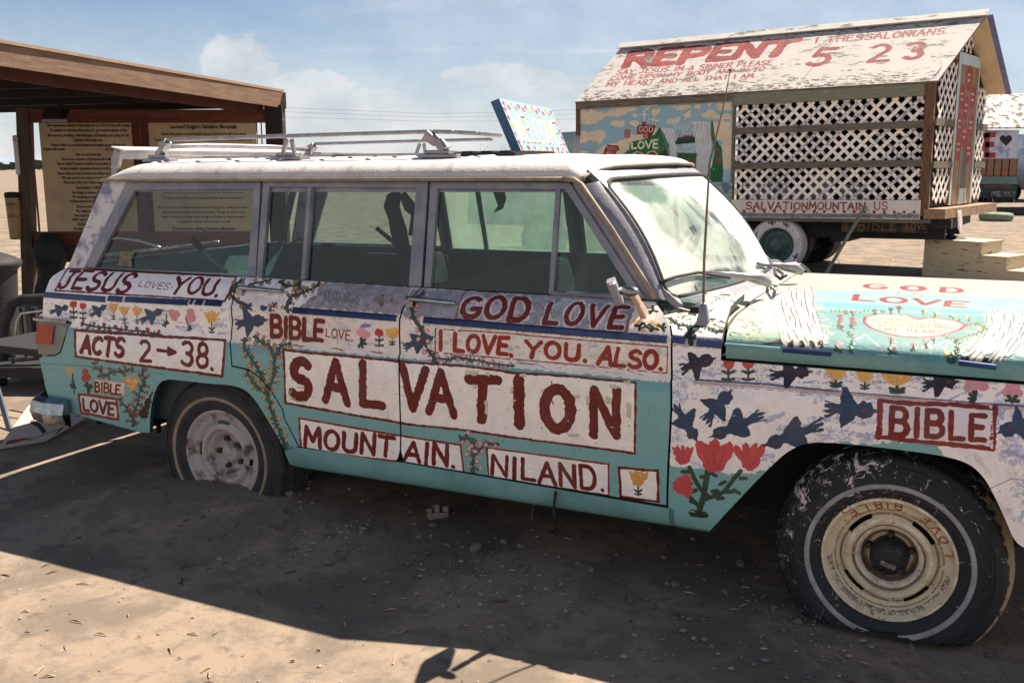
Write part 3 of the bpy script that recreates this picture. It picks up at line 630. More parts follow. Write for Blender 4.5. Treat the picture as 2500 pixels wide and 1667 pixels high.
    for (x, y, a, b) in ((440, 850, 130, 45), (620, 870, 40, 30), (900, 885, 60, 18), (615, 1100, 28, 120), (820, 980, 26, 60), (830, 1090, 40, 22), (1280, 1370, 120, 24), (1440, 1060, 34, 80), (1600, 1060, 60, 60), (1640, 970, 90, 34), (1770, 1100, 50, 150), (1350, 1050, 45, 30), (510, 970, 50, 30), (1750, 940, 60, 26), (1360, 1165, 40, 10), (1070, 1010, 34, 20)):
        Q = [(x+random.uniform(0, .2)*a, y), (x+a, y+random.uniform(0, .3)*b), (x+a*random.uniform(.8, 1), y+b), (x+random.uniform(0, .3)*a, y+b*random.uniform(.7, 1))]
        P.fill(Q, (.80, .76, .66), rough=.004); P.line([Q[3], Q[2]], 3, (.50, .44, .36), alpha=.8); P.line([Q[1], Q[2]], 2.5, (.60, .54, .46), alpha=.7)
    P.line([(1175, 1040), (1160, 1080), (1180, 1130)], 9, RED); P.line([(1165, 940), (1168, 980)], 7, RED); P.line([(235, 810), (238, 880)], 5, RED)
    P.zoom(550, 600, 3.92)
    P.fill([(610, 1400), (640, 1360), (620, 1440), (700, 1480), (760, 1490), (640, 1470)], (.72, .66, .58), rough=.004); P.line([(610, 1400), (625, 1460), (700, 1490), (780, 1485)], 6, (.60, .52, .46)); P.line([(690, 1350), (760, 1360), (750, 1400)], 6, (.55, .48, .42)); P.line([(590, 1200), (595, 1250)], 3, (.3, .25, .22))
    # --- MOUNTAIN. / NILAND. / flower
    P.zoom(650, 1000, 2.24)
    P.panel([(180, 46), (735, 141), (1063, 190), (1080, 342), (735, 285), (192, 213)], WHITE, (.50, .15, .14), 10)
    P.word("MOUNT", [(210, 92), (700, 155), (692, 258), (208, 195)], 22, (.42, .12, .11), gap=.25); P.word("AIN.", [(765, 172), (1045, 203), (1045, 316), (752, 270)], 22, (.42, .12, .11), gap=.2)
    P.vine([(1140, 350), (1130, 280), (1140, 220), (1125, 160), (1060, 150)], 11, [(.84, .58, .62)], 15, 11, 34, stem=(.25, .33, .30)); P.vine([(1150, 240), (1200, 180), (1270, 185)], 9, [(.84, .58, .62)], 14, 6, 18, stem=(.25, .33, .30))
    P.panel([(1206, 206), (1872, 296), (1874, 466), (1218, 368)], WHITE, (.50, .15, .14), 9); P.word("NILAND.", [(1235, 250), (1850, 322), (1862, 445), (1228, 352)], 22, (.42, .12, .11), gap=.22)
    P.panel([(1930, 315), (2142, 333), (2146, 500), (1940, 476)], WHITE, RED, 14); P.tulip((2035, 375), 95, 85, (.83, .60, .32), pts=4, L=55)
    P.zoom(1000, 650, 3.357)
    P.vine([(210, 750), (330, 770), (380, 740), (520, 770), (650, 790), (760, 810), (850, 815)], 14, [PINK, (.86, .62, .66)], 18, 17, 26, stem=(.28, .34, .27))
    P.word("GOD", [(450, 258), (1010, 268), (960, 440), (405, 415)], 42, (.44, .15, .13), gap=.28, back=(.80, .77, .77)); P.word("LOVE", [(1150, 300), (1800, 330), (1740, 500), (1090, 465)], 40, (.44, .15, .13), gap=.40, back=(.82, .79, .79))
    P.line([(1800, 430), (1775, 540), (1380, 520), (900, 480), (380, 430), (455, 205)], 8, (.50, .17, .15)); P.line([(455, 205), (1200, 235), (1850, 280)], 9, (.46, .17, .15), dry=.8)
    P.panel([(213, 512), (700, 540), (1500, 610), (2115, 658), (2110, 876), (1300, 800), (210, 705)], None, (.50, .16, .14), 9)
    P.word("I", [(230, 540), (285, 540), (280, 685), (230, 680)], 38, (.55, .15, .13), back=(.88, .84, .80)); P.word("LOVE.", [(365, 550), (880, 590), (860, 730), (360, 685)], 34, (.55, .15, .13), gap=.25, back=(.88, .84, .80)); P.word("YOU.", [(955, 605), (1480, 655), (1470, 775), (950, 735)], 36, (.55, .15, .13), gap=.28, back=(.88, .84, .80)); P.word("ALSO.", [(1575, 665), (2090, 710), (2085, 845), (1540, 800)], 36, (.55, .15, .13), gap=.16, back=(.88, .84, .80))
    P.daubs([(870, 780), (2100, 860), (2110, 900), (870, 830)], 10, 160, 12, (.34, .36, .48), .1, .8)
    P.zoom(1300, 380, 3.357)
    for (x, y) in ((930, 1245), (980, 1370), (905, 1430), (850, 1365), (1030, 1390)): P.ell((x, y), 24, 20, (.86, .66, .44))
    for (x, y) in ((990, 1270), (930, 1400), (1000, 1415), (1060, 1405), (880, 1395)): P.leafy((x, y), 5, 34, (.15, .22, .18))
    wear(cv, -1.0, 2.05)
    return cv
side_cv = side_art(); side_img = side_cv.image('side_artwork')

def fender_art():
    cv = Canvas(1.95, -.02, 3.75, 1.25, .00135, TEAL); P = Painter(cv, FEND.hit)
    P.zoom(1550, 650, 2.474)
    c_low = FEND.s[7]-.004; c_mid = FEND.hit(2100, 880)[1]
    cv.poly([(1.9, c_low-.002), (3.8, c_low), (3.8, 1.3), (1.9, 1.3)], (.95, .92, .93), rough=.003)
    # white field below the crease
    P.fill([(215, 700), (2700, 830), (2700, 1600), (2240, 1800), (2050, 1330), (1800, 1060), (1050, 1070), (860, 1170), (780, 1240), (600, 1255), (210, 1195)], (.95, .92, .92), rough=.008)
    P.daubs([(215, 700), (2700, 830), (2700, 1180), (1000, 1060), (780, 1230), (215, 1190)], 70, 150, 46, (.55, .61, .78), -.1, .7); P.daubs([(2180, 880), (2600, 900), (2700, 1500), (2350, 1500)], 50, 130, 60, (.52, .58, .77), -.6, .65)
    P.daubs([(1950, 1120), (2300, 1200), (2500, 1550), (2200, 1500)], 16, 130, 30, (.82, .78, .82), .9, .6); P.line([(2150, 1340), (2280, 1280), (2400, 1300)], 5, (.60, .52, .46))
    P.daubs([(215, 505), (2600, 680), (2600, 830), (215, 660)], 90, 170, 20, (.50, .57, .75), .07, .75); P.daubs([(215, 660), (370, 670), (370, 690), (215, 690)], 6, 100, 16, (.45, .66, .66), .02, .8)
    P.line([(370, 685), (800, 712), (1300, 765), (2100, 830), (2600, 860)], 14, (.24, .30, .48), dry=.5); P.line([(360, 702), (800, 730), (1500, 790), (2600, 880)], 18, (.80, .66, .62)); P.line([(360, 715), (900, 752), (1500, 805)], 4, (.42, .30, .24), dry=1.)
    # tall flowers
    for pts in ([(440, 1240), (425, 1330), (410, 1400), (385, 1500)], [(330, 1215), (365, 1290), (400, 1350)], [(640, 1235), (600, 1280), (540, 1360), (430, 1405)], [(330, 1390), (380, 1440)]): P.line(pts, 34 if pts[0][0] == 440 else 26, (.19, .27, .23))
    for (x, y) in ((400, 1270), (490, 1265), (340, 1310), (290, 1240), (545, 1300), (600, 1350), (640, 1280), (500, 1400), (590, 1360), (470, 1360), (340, 1420), (440, 1380), (340, 1360)): P.line([(x, y), (x+random.choice([-1, 1])*30, y+random.uniform(-20, 20))], 24, (.19, .27, .23))
    P.line([(350, 1490), (420, 1500)], 44, (.15, .22, .19))
    TR = (.76, .28, .30)
    P.tulip((290, 1145), 130, 110, TR, stem=False, pts=5); P.tulip((480, 1155), 205, 190, TR, stem=False, pts=3); P.tulip((695, 1155), 165, 160, TR, stem=False, pts=4); P.ell((285, 1325), 55, 55, TR); P.ell((310, 1290), 34, 40, TR); P.ell((320, 1355), 30, 40, TR); P.ell((255, 1310), 26, 22, TR)
    B2 = (.17, .25, .36)
    P.bird((545, 792), (425, 935), B2, 40); P.bird((350, 1010), (240, 835), B2, 34); P.bird((515, 1008), (770, 900), B2, 38); P.bird((845, 1060), (1130, 955), B2, 42); P.bird((1388, 868), (1150, 855), B2, 50); P.bird((2255, 985), (2420, 925), B2, 44)
    D2 = (.09, .12, .21)
    P.bird((430, 570), (280, 620), D2, 38); P.bird((1010, 640), (825, 655), D2, 34); P.bird((1900, 700), (1745, 715), D2, 38, up=-1)
    P.rose((565, 585), 38, (.76, .26, .27), L=100); P.rose((685, 580), 37, (.76, .26, .27), L=105)
    P.tulip((1215, 632), 165, 110, (.86, .68, .38), pts=5, L=50); P.tulip((1390, 655), 120, 90, (.86, .68, .38), pts=5, L=50); P.tulip((1585, 668), 205, 110, (.86, .68, .38), pts=4, L=50)
    for c in ((2040, 700), (2095, 715), (2035, 730)): P.ell(c, 46, 36, (.80, .56, .64))
    for c in ((2285, 720), (2300, 760), (2260, 755)): P.ell(c, 44, 34, (.80, .56, .64))
    for c in ((2055, 780), (2280, 800)): P.line([c, (c[0], c[1]+20)], 20, DKG); P.leafy((c[0], c[1]+12), 7, 36, DKG)
    P.panel([(1485, 812), (2176, 855), (2160, 1100), (1474, 1030)], (.88, .85, .87), (.50, .14, .13), 30); P.word("BIBLE", [(1548, 850), (2120, 900), (2115, 1050), (1540, 1015)], 36, (.46, .13, .12), gap=.3)
    P.line([(2150, 850), (2155, 1100)], 22, (.86, .84, .86), dry=1.0)
    # leaves and roses on top of the wing
    P.fill([(215, 420), (540, 440), (540, 500), (215, 480)], (.70, .66, .70), dry=.3); P.zoom(1300, 380, 3.357)
    P.fill([(1020, 1180), (1850, 1080), (1700, 1200), (1620, 1330), (1590, 1440), (1120, 1440), (1100, 1330)], (.90, .88, .83), rough=.01)
    for _ in range(150):
        y = random.uniform(1130, 1440); x = random.uniform(1050+(y-1130)*.25, 1830-(y-1130)*.85)
        g = random.choice([(.16, .24, .18), (.24, .30, .24), (.30, .38, .30)]); P.line([(x, y), (x+random.uniform(-40, 40), y+random.uniform(-12, 16))], random.uniform(7, 14), g, th=.6)
    for _ in range(26):
        y = random.uniform(1150, 1430); x = random.uniform(1090, 1800-(y-1130)*.85); P.ell((x, y), 15, 10, (.90, .80, .62), th=.6)
    P.vine([(1120, 1330), (1200, 1390), (1290, 1400), (1400, 1390), (1500, 1440), (1590, 1430)], 14, None, 14, 16, 20, stem=(.10, .17, .14)); P.line([(1290, 1400), (1300, 1540)], 44, (.09, .16, .13), th=.7); P.leafy((1295, 1480), 12, 40, (.09, .16, .13))
    wear(cv, 2.08, 3.3)
    return cv
fender_cv = fender_art(); fender_img = fender_cv.image('wing_artwork')

def hood_art():
    cv = Canvas(2.05, -.03, 3.75, 1.98, .0022, (.40, .555, .56)); P = Painter(cv, HOODP.hit); P.zoom(1850, 640, 3.618)
    def hs_(p): a = P.m(p); b = P.m((p[0]+20, p[1])); return math.hypot(a[0]-b[0], a[1]-b[1])/20
    P.scale = hs_
    S = HOODP.s
    cv.poly([(2.0, S[7]+.06), (3.8, S[7]+.06), (3.8, 2.0), (2.0, 2.0)], (.60, .60, .58), rough=.01)
    P.fill([(480, 250), (800, 245), (1300, 270), (2100, 310), (2400, 320), (2400, 480), (440, 420)], (.50, .64, .63), rough=.01); P.fill([(480, 345), (2020, 430), (2020, 470), (480, 395)], (.40, .63, .65), rough=.01)
    P.daubs([(600, 110), (2400, 240), (2400, 420), (1900, 330), (1300, 250), (600, 230)], 50, 260, 12, (.50, .54, .66), .04, .7)
    P.fill([(-80, 280), (150, 220), (500, 240), (470, 300), (520, 520), (600, 690), (180, 690), (-300, 690), (-280, 480)], (.74, .73, .66), rough=.012); P.fill([(-300, 600), (220, 610), (240, 690), (-300, 700)], (.52, .64, .57), rough=.02, dry=.5)
    cv.poly([(2.0, -.03), (3.8, -.03), (3.8, .085), (2.0, .085)], (.38, .57, .58), rough=.004); P.daubs([(640, 700), (1760, 790), (1760, 900), (640, 800)], 30, 260, 16, (.20, .52, .62), .08, .7)
    P.fill([(20, 715), (120, 700), (215, 680), (225, 730), (100, 725)], (.06, .07, .06), rough=.004); P.fill([(1790, 830), (1900, 820), (2080, 850), (2100, 890), (1780, 870)], (.04, .10, .11), rough=.004)
    # thick white falls
    def falls(x0a, x1a, ya, x0b, x1b, yb, n, w, bend):
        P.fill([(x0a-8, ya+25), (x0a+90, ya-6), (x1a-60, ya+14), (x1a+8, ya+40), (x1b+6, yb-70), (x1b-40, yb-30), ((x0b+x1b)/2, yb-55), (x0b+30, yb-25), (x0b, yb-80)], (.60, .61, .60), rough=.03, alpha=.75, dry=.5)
        for i in range(n):
            t = (i+.5)/n; xa = x0a+(x1a-x0a)*t; xb = x0b+(x1b-x0b)*t; Q = []
            for j in range(9):
                u = j/8; ux = random.uniform(-9, 9); Q.append((ux+xa+(xb-xa)*(u**1.7)+bend*math.sin(u*math.pi)+random.uniform(-4, 4), ya+(yb-ya)*u+(random.uniform(-45, 35) if j == 8 else random.uniform(-30, 16) if j == 0 else 0)))
            P.line([(q[0]+w*.7, q[1]+3) for q in Q], w*.5, (.30, .31, .33), alpha=.9); P.line(Q, w*random.uniform(.8, 1.2), (.74, .73, .70), th=.75)  # dark line beside each white strand is its painted shadow
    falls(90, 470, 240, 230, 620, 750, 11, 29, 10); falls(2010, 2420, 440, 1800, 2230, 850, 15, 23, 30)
    for x in (300, 390, 480, 555): P.ell((x, 725), 24, 34, (.05, .06, .06))
    P.word("GOD", [(945, 188), (1815, 232), (1805, 272), (935, 228)], 58, (.48, .13, .14), gap=.75); P.word("IS", [(1225, 258), (1480, 280), (1470, 305), (1220, 283)], 18, (.74, .42, .42), gap=.8); P.word("LOVE", [(850, 288), (1860, 352), (1835, 402), (835, 335)], 58, (.48, .13, .14), gap=.3)
    P.line([(1080, 150), (1400, 165), (1560, 180)], 9, (.72, .42, .44), dry=1.); P.line([(1650, 195), (1940, 212)], 9, (.72, .42, .44), dry=1.)
    HT = [(1420, 505), (1330, 472), (1200, 458), (1050, 462), (950, 485), (940, 530), (1000, 580), (1150, 632), (1300, 660), (1480, 664), (1650, 640), (1790, 595), (1838, 555), (1770, 522), (1620, 498), (1500, 490), (1420, 505)]
    P.fill(HT, (.74, .70, .62)); P.line(HT, 30, (.58, .18, .20))
    ink = (.45, .25, .2)
    P.word("SINNER  I'M", [(1020, 490), (1570, 512), (1590, 530), (1010, 508)], 7, ink); P.word("COME UPON MY", [(1010, 518), (1660, 545), (1690, 560), (1020, 535)], 7, ink); P.word("BODY AND INTO", [(1050, 545), (1780, 562), (1730, 588), (1090, 568)], 7, ink); P.word("MY HEART", [(1130, 582), (1630, 608), (1640, 628), (1125, 604)], 10, (.60, .24, .22), gap=.6)
    RS = (.66, .24, .28)
    for (x, y, r) in ((730, 475, 26), (730, 520, 26), (735, 570, 28), (840, 440, 22), (835, 500, 24), (845, 525, 24), (830, 560, 26), (780, 430, 18), (1040, 425, 24), (1180, 415, 26), (1250, 400, 28), (1110, 435, 14)):
        P.ell((x, y), r, r*.55, RS, th=.6); P.leafy((x, y+r*.7), 5, r*1.1, (.22, .30, .22)); 
    for (x, y, r) in ((1475, 425, 24), (1580, 445, 26), (1720, 470, 20), (1860, 490, 20), (1780, 500, 16), (1690, 800, 34)): P.ell((x, y), r, r*.6, (.86, .78, .52), th=.6); P.leafy((x, y+r*.8), 5, r*1.2, (.30, .36, .24))
    for (x, y, r) in ((715, 730, 34), (1180, 670, 30), (1190, 750, 36), (1380, 725, 30), (1490, 690, 32), (1560, 670, 22)): P.ell((x, y), r, r*.72, (.80, .50, .58), th=.5); P.leafy((x, y+r), 7, r*1.1, (.14, .28, .26))
    P.vine([(640, 430), (800, 440), (980, 430), (1150, 430)], 12, None, 12, 14, 10, stem=(.35, .42, .32)); P.vine([(1850, 560), (1960, 540), (2020, 590), (1900, 650), (1750, 680), (1640, 650)], 14, None, 14, 26, 22, stem=(.42, .46, .32)); P.vine([(800, 620), (860, 690), (820, 740), (830, 800)], 24, None, 14, 10, 26, stem=(.18, .34, .30)); P.vine([(1760, 690), (1780, 800), (1700, 850), (1740, 880)], 24, None, 18, 14, 40, stem=(.12, .26, .22))
    P.line([(1060, 815), (1240, 830)], 6, (.80, .93, .95)); P.line([(860, 690), (950, 640), (1060, 740)], 12, (.78, .93, .94)); P.line([(1600, 720), (1680, 690), (1760, 740)], 10, (.78, .93, .94))
    for _ in range(60):
        x = random.uniform(-260, 60); y = random.uniform(240, 640); P.line([(x, y), (x+random.uniform(-40, 50), y+random.uniform(-12, 14))], random.uniform(12, 20), random.choice([(.20, .28, .2), (.36, .42, .3)]), th=.6)
    return cv
hood_cv = hood_art(); hood_img = hood_cv.image('bonnet_artwork')

# ------------------------------------------------------------------ materials of the place
M_side = paint_mat('wagon_side_paint', side_img, rough=.48, grime=.05, grime_col=(.30, .24, .20), bump=.5)
M_fend = paint_mat('wagon_wing_paint', fender_img, rough=.48, grime=.06, grime_col=(.32, .26, .22), bump=.6)
M_hood = paint_mat('wagon_bonnet_paint', hood_img, rough=.42, grime=.08, grime_col=(.5, .43, .32), bump=.9)
M_teal = mat('teal_paint', s2l((.46, .65, .66)), .5, noise=.25, nscale=7, bump=.15)
M_edge = mat('panel_edge', s2l((.20, .28, .28)), .7, noise=.3)
M_roofp = mat('chalky_white_paint', s2l((.76, .745, .74)), .5, nscale=3.2, col2=s2l((.56, .55, .60)), thr=(.45, .78), bump=.2, bscale=60, stretch=(1, 1.6, 1))
M_pillar = mat('lavender_grey_frame_paint', s2l((.44, .45, .51)), .42, metal=.2, nscale=9, col2=s2l((.55, .54, .56)), bump=.1, bscale=90)
M_pillar_w = mat('flaking_white_on_lavender', s2l((.78, .76, .78)), .5, nscale=14, col2=s2l((.48, .47, .56)), thr=(.5, .62), bump=.2)
M_gutter = mat('tan_gutter', s2l((.56, .51, .45)), .6, noise=.35, nscale=20)
M_chrome = mat('dull_chrome', s2l((.66, .68, .70)), .24, metal=1., nscale=12, col2=s2l((.46, .46, .46)), bump=.12, bscale=40)
M_trim = mat('sky_tinted_trim', s2l((.25, .29, .43)), .3, metal=.8, noise=.3, nscale=18)  # chrome trim, with the sky's reflection put into its blue colour
M_rack = mat('weathered_aluminium', s2l((.62, .61, .63)), .42, metal=.7, noise=.3, nscale=25)
M_black = mat('black_rubber', (.012, .013, .016), .75, noise=.4, nscale=14, bump=.3, bscale=50)
M_dark = mat('dark_cavity', (.012, .012, .013), .95)
M_inner = mat('dusty_cabin_trim', s2l((.28, .35, .36)), .85, noise=.4, nscale=5)
M_seat = mat('faded_seat_cloth', s2l((.22, .28, .30)), .95, noise=.4, nscale=9, bump=.4, bscale=40)
M_glass, _, _ = glass('side_glass', (.34, .50, .49), (.03, .15), s2l((.42, .57, .57)), .06, 7)
M_glassb, _, _ = glass('door_glass', (.48, .63, .61), (.03, .16), s2l((.50, .60, .57)), .06, 5, (1, 1, .25))
M_farglass, _, _ = glass('far_side_glass', (.70, .80, .70), (.30, .60), s2l((.74, .84, .76)), .1, 6)
M_farclear, _, _ = glass('far_tail_glass', (.86, .90, .86), (.01, .06), s2l((.6, .66, .6)), .05, 6); M_glassq, _, _ = glass('near_tail_glass', (.56, .66, .64), (.01, .08), s2l((.45, .56, .54)), .05, 7)
# the windscreen: caked in dust with wiper-swept patches
def windscreen_mat():
    m, r, t = glass('dusty_windscreen', (.62, .78, .72), (.66, .99), s2l((.82, .85, .83)), .12, 5., (1, 1, 1), thru=.2); n = m.node_tree.nodes; L = m.node_tree.links
    tc = n.new('ShaderNodeTexCoord'); sp = n.new('ShaderNodeSeparateXYZ'); uv = n.new('ShaderNodeUVMap'); uv.uv_map = 'UVMap'; L.new(uv.outputs[0], sp.inputs[0])
    def mm(op, a, b):
        q = n.new('ShaderNodeMath'); q.operation = op
        for i, v in enumerate((a, b)):
            if isinstance(v, (int, float)): q.inputs[i].default_value = v
            else: L.new(v, q.inputs[i])
        return q.outputs[0]
    # uv.x runs across the car from the near pillar, uv.y from the cowl up
    mpp = n.new('ShaderNodeMapping'); L.new(uv.outputs[0], mpp.inputs[0]); mpp.inputs['Scale'].default_value = (22, 2.4, 1); mpp.inputs['Rotation'].default_value = (0, 0, -.35)
    st = n.new('ShaderNodeTexNoise'); st.inputs['Scale'].default_value = 1.2; st.inputs['Detail'].default_value = 5; L.new(mpp.outputs[0], st.inputs['Vector'])
    def blob(cx, cy, rx, ry):
        a = mm('DIVIDE', mm('SUBTRACT', sp.outputs[0], cx), rx); b = mm('DIVIDE', mm('SUBTRACT', sp.outputs[1], cy), ry)
        d = mm('ADD', mm('MULTIPLY', a, a), mm('MULTIPLY', b, b)); q = n.new('ShaderNodeMapRange'); q.interpolation_type = 'SMOOTHSTEP'; q.inputs[1].default_value = 1.25; q.inputs[2].default_value = .2; L.new(mm('ADD', d, mm('MULTIPLY', mm('SUBTRACT', t.outputs[0], .5), 1.6)), q.inputs[0]); return q.outputs[0]
    b1 = mm('MAXIMUM', blob(.24, .60, .20, .34), blob(.36, .30, .14, .22)); b2 = blob(.17, .90, .13, .16); b3 = mm('MULTIPLY', blob(.26, .05, .18, .10), 1.6)
    sm = n.new('ShaderNodeMapRange'); sm.inputs[1].default_value = .56; sm.inputs[2].default_value = .68; L.new(st.outputs[0], sm.inputs[0])
    clear = mm('ADD', mm('MULTIPLY', b1, .44), mm('MULTIPLY', sm.outputs[0], mm('MULTIPLY', blob(.50, .55, .34, .44), .60))); clear = mm('ADD', clear, mm('MULTIPLY', b2, .66)); clear = mm('ADD', clear, mm('MULTIPLY', b3, .45))
    dst = mm('MAXIMUM', mm('SUBTRACT', r.outputs[0], clear), .10)
    for l in list(m.node_tree.links):
        if l.from_node == r and l.to_node.type == 'MIX_SHADER': s_ = l.to_socket; L.remove(l); L.new(dst, s_); break
    return m
M_wind = windscreen_mat()
M_tire = mat('sun_baked_tyre', (.018, .021, .026), .78, nscale=11, col2=(.040, .040, .042), bump=.5, bscale=60)
def splash_tire():
    m = mat('paint_splashed_tyre', (.012, .015, .020), .72, bump=.5, bscale=60); n = m.node_tree.nodes; L = m.node_tree.links; b = n['Principled BSDF']
    tc = n.new('ShaderNodeTexCoord'); t = n.new('ShaderNodeTexNoise'); t.inputs['Scale'].default_value = 14; t.inputs['Detail'].default_value = 6; t.inputs['Distortion'].default_value = 1.6; L.new(tc.outputs['Object'], t.inputs['Vector'])
    sp = n.new('ShaderNodeSeparateXYZ'); L.new(tc.outputs['Object'], sp.inputs[0])
    mr = n.new('ShaderNodeMapRange'); L.new(sp.outputs[2], mr.inputs[0]); mr.inputs[1].default_value = -.16; mr.inputs[2].default_value = .33; mr.inputs[3].default_value = .0; mr.inputs[4].default_value = .115
    mx_ = n.new('ShaderNodeMapRange'); L.new(sp.outputs[0], mx_.inputs[0]); mx_.inputs[1].default_value = .30; mx_.inputs[2].default_value = -.32; mx_.inputs[3].default_value = -.10; mx_.inputs[4].default_value = .035
    a = n.new('ShaderNodeMath'); a.operation = 'ADD'; L.new(t.outputs[0], a.inputs[0]); L.new(mr.outputs[0], a.inputs[1]); a2 = n.new('ShaderNodeMath'); a2.operation = 'ADD'; L.new(a.outputs[0], a2.inputs[0]); L.new(mx_.outputs[0], a2.inputs[1])
    r = n.new('ShaderNodeMapRange'); r.inputs[1].default_value = .725; r.inputs[2].default_value = .735; L.new(a2.outputs[0], r.inputs[0])
    ab = n.new('ShaderNodeMath'); ab.operation = 'ABSOLUTE'; sb = n.new('ShaderNodeMath'); sb.operation = 'SUBTRACT'; t9 = n.new('ShaderNodeTexNoise'); t9.inputs['Scale'].default_value = 20; t9.inputs['Detail'].default_value = 3; t9.inputs['Distortion'].default_value = 1.2; L.new(tc.outputs['Object'], t9.inputs['Vector']); L.new(t9.outputs[0], sb.inputs[0]); sb.inputs[1].default_value = .5; L.new(sb.outputs[0], ab.inputs[0])
    ln = n.new('ShaderNodeMapRange'); ln.inputs[1].default_value = .010; ln.inputs[2].default_value = .005; L.new(ab.outputs[0], ln.inputs[0]); ms = n.new('ShaderNodeMapRange'); ms.inputs[1].default_value = .56; ms.inputs[2].default_value = .60; L.new(a2.outputs[0], ms.inputs[0])
    l2 = n.new('ShaderNodeMath'); l2.operation = 'MULTIPLY'; L.new(ln.outputs[0], l2.inputs[0]); L.new(ms.outputs[0], l2.inputs[1]); rr = n.new('ShaderNodeMath'); rr.operation = 'MAXIMUM'; L.new(l2.outputs[0], rr.inputs[0]); L.new(r.outputs[0], rr.inputs[1])
    # sandy scuffing on the trailing shoulder
    x2 = n.new('ShaderNodeMapRange'); L.new(sp.outputs[0], x2.inputs[0]); x2.inputs[1].default_value = .16; x2.inputs[2].default_value = .36; x2.inputs[3].default_value = -.3; x2.inputs[4].default_value = .2
    y2 = n.new('ShaderNodeMapRange'); L.new(sp.outputs[1], y2.inputs[0]); y2.inputs[1].default_value = -.01; y2.inputs[2].default_value = .02; y2.inputs[3].default_value = -.4; y2.inputs[4].default_value = .1
    s1 = n.new('ShaderNodeMath'); s1.operation = 'ADD'; L.new(x2.outputs[0], s1.inputs[0]); L.new(y2.outputs[0], s1.inputs[1]); s2 = n.new('ShaderNodeMath'); s2.operation = 'ADD'; L.new(s1.outputs[0], s2.inputs[0]); L.new(t.outputs[0], s2.inputs[1])
    r2 = n.new('ShaderNodeMapRange'); r2.inputs[1].default_value = .55; r2.inputs[2].default_value = .65; L.new(s2.outputs[0], r2.inputs[0])
    m1 = n.new('ShaderNodeMix'); m1.data_type = 'RGBA'; L.new(rr.outputs[0], m1.inputs[0]); m1.inputs[6].default_value = (.012, .015, .020, 1); m1.inputs[7].default_value = (*s2l((.78, .74, .74)), 1)
    m2 = n.new('ShaderNodeMix'); m2.data_type = 'RGBA'; L.new(r2.outputs[0], m2.inputs[0]); L.new(m1.outputs[2], m2.inputs[6]); m2.inputs[7].default_value = (*s2l((.62, .54, .44)), 1); L.new(m2.outputs[2], b.inputs['Base Color']); return m
M_tire_sp = splash_tire()
M_ww = mat('grey_whitewall', s2l((.62, .61, .63)), .7, noise=.35, nscale=16)
M_ww_tan = mat('tan_whitewall', s2l((.60, .53, .45)), .75, noise=.35, nscale=16)
M_rim_white = mat('chipped_grey_white_rim', s2l((.66, .63, .62)), .55, nscale=13, col2=s2l((.30, .25, .22)), thr=(.52, .66), bump=.3)
M_rust = mat('rusty_metal', s2l((.36, .25, .19)), .8, nscale=12, col2=s2l((.20, .15, .13)), bump=.3)
M_lug = mat('rusted_lug', s2l((.30, .24, .20)), .6, metal=.4, noise=.3)
M_lens = mat('red_tail_lens', s2l((.62, .04, .04)), .25, noise=.3, nscale=30, coat=.4)
M_light_bezel = mat('grey_lamp_bezel', s2l((.52, .52, .50)), .5, metal=.2, noise=.2)

# ------------------------------------------------------------------ ground first (the wagon stands in it)
def hummock(x, y):
    z = 0.
    c = CAR.O+CAR.M@np.array([0, .08, 0]); dx, dy = x-c[0], y-c[1]; u = dx*_X[0]+dy*_X[1]; v = dx*_Y[0]+dy*_Y[1]
    z += .105*math.exp(-((u+.02)/.55)**4)*math.exp(-((v-.05)/.45)**4)
    z += .035*math.exp(-((u-1.2)/1.6)**2)*math.exp(-((v-.9)/.8)**2)
    return z
gx = np.concatenate([-np.geomspace(4000, 6.2, 34), np.linspace(-6, 6, 261), np.geomspace(6.2, 4000, 34)]); gy = np.concatenate([-np.geomspace(600, 2.1, 14), np.linspace(-2, 1.4, 12), np.linspace(1.5, 8, 190), np.linspace(8.1, 16, 60), np.geomspace(16.5, 6000, 44)])
GXX, GYY = np.meshgrid(gx, gy)
def sn(A, X, Y, k): return A[(np.floor(Y*k).astype(int)) % NT, (np.floor(X*k).astype(int)) % NT]
GZ = np.zeros_like(GXX); near = (np.abs(GXX) < 7) & (GYY > 0) & (GYY < 16)
GZ += (np.where(near, (sn(N4, GXX, GYY, 18.)-.5)*.010+(sn(N2, GXX, GYY, 36.)-.5)*.004+(sn(N1, GXX, GYY, 40.)-.5)*.0025, 0))
for i in range(GXX.shape[0]):
    for j in range(GXX.shape[1]):
        if near[i, j] and abs(GXX[i, j]) < 4 and GYY[i, j] < 7: GZ[i, j] += hummock(GXX[i, j], GYY[i, j])
gm = bpy.data.meshes.new('ground'); ny, nx = GXX.shape
gv = np.stack([GXX.ravel(), GYY.ravel(), GZ.ravel()], 1); idx = np.arange(ny*nx).reshape(ny, nx); gf = np.stack([idx[:-1, :-1].ravel(), idx[:-1, 1:].ravel(), idx[1:, 1:].ravel(), idx[1:, :-1].ravel()], 1)
gm.from_pydata(gv.tolist(), [], gf.tolist()); gm.polygons.foreach_set('use_smooth', [True]*len(gm.polygons))
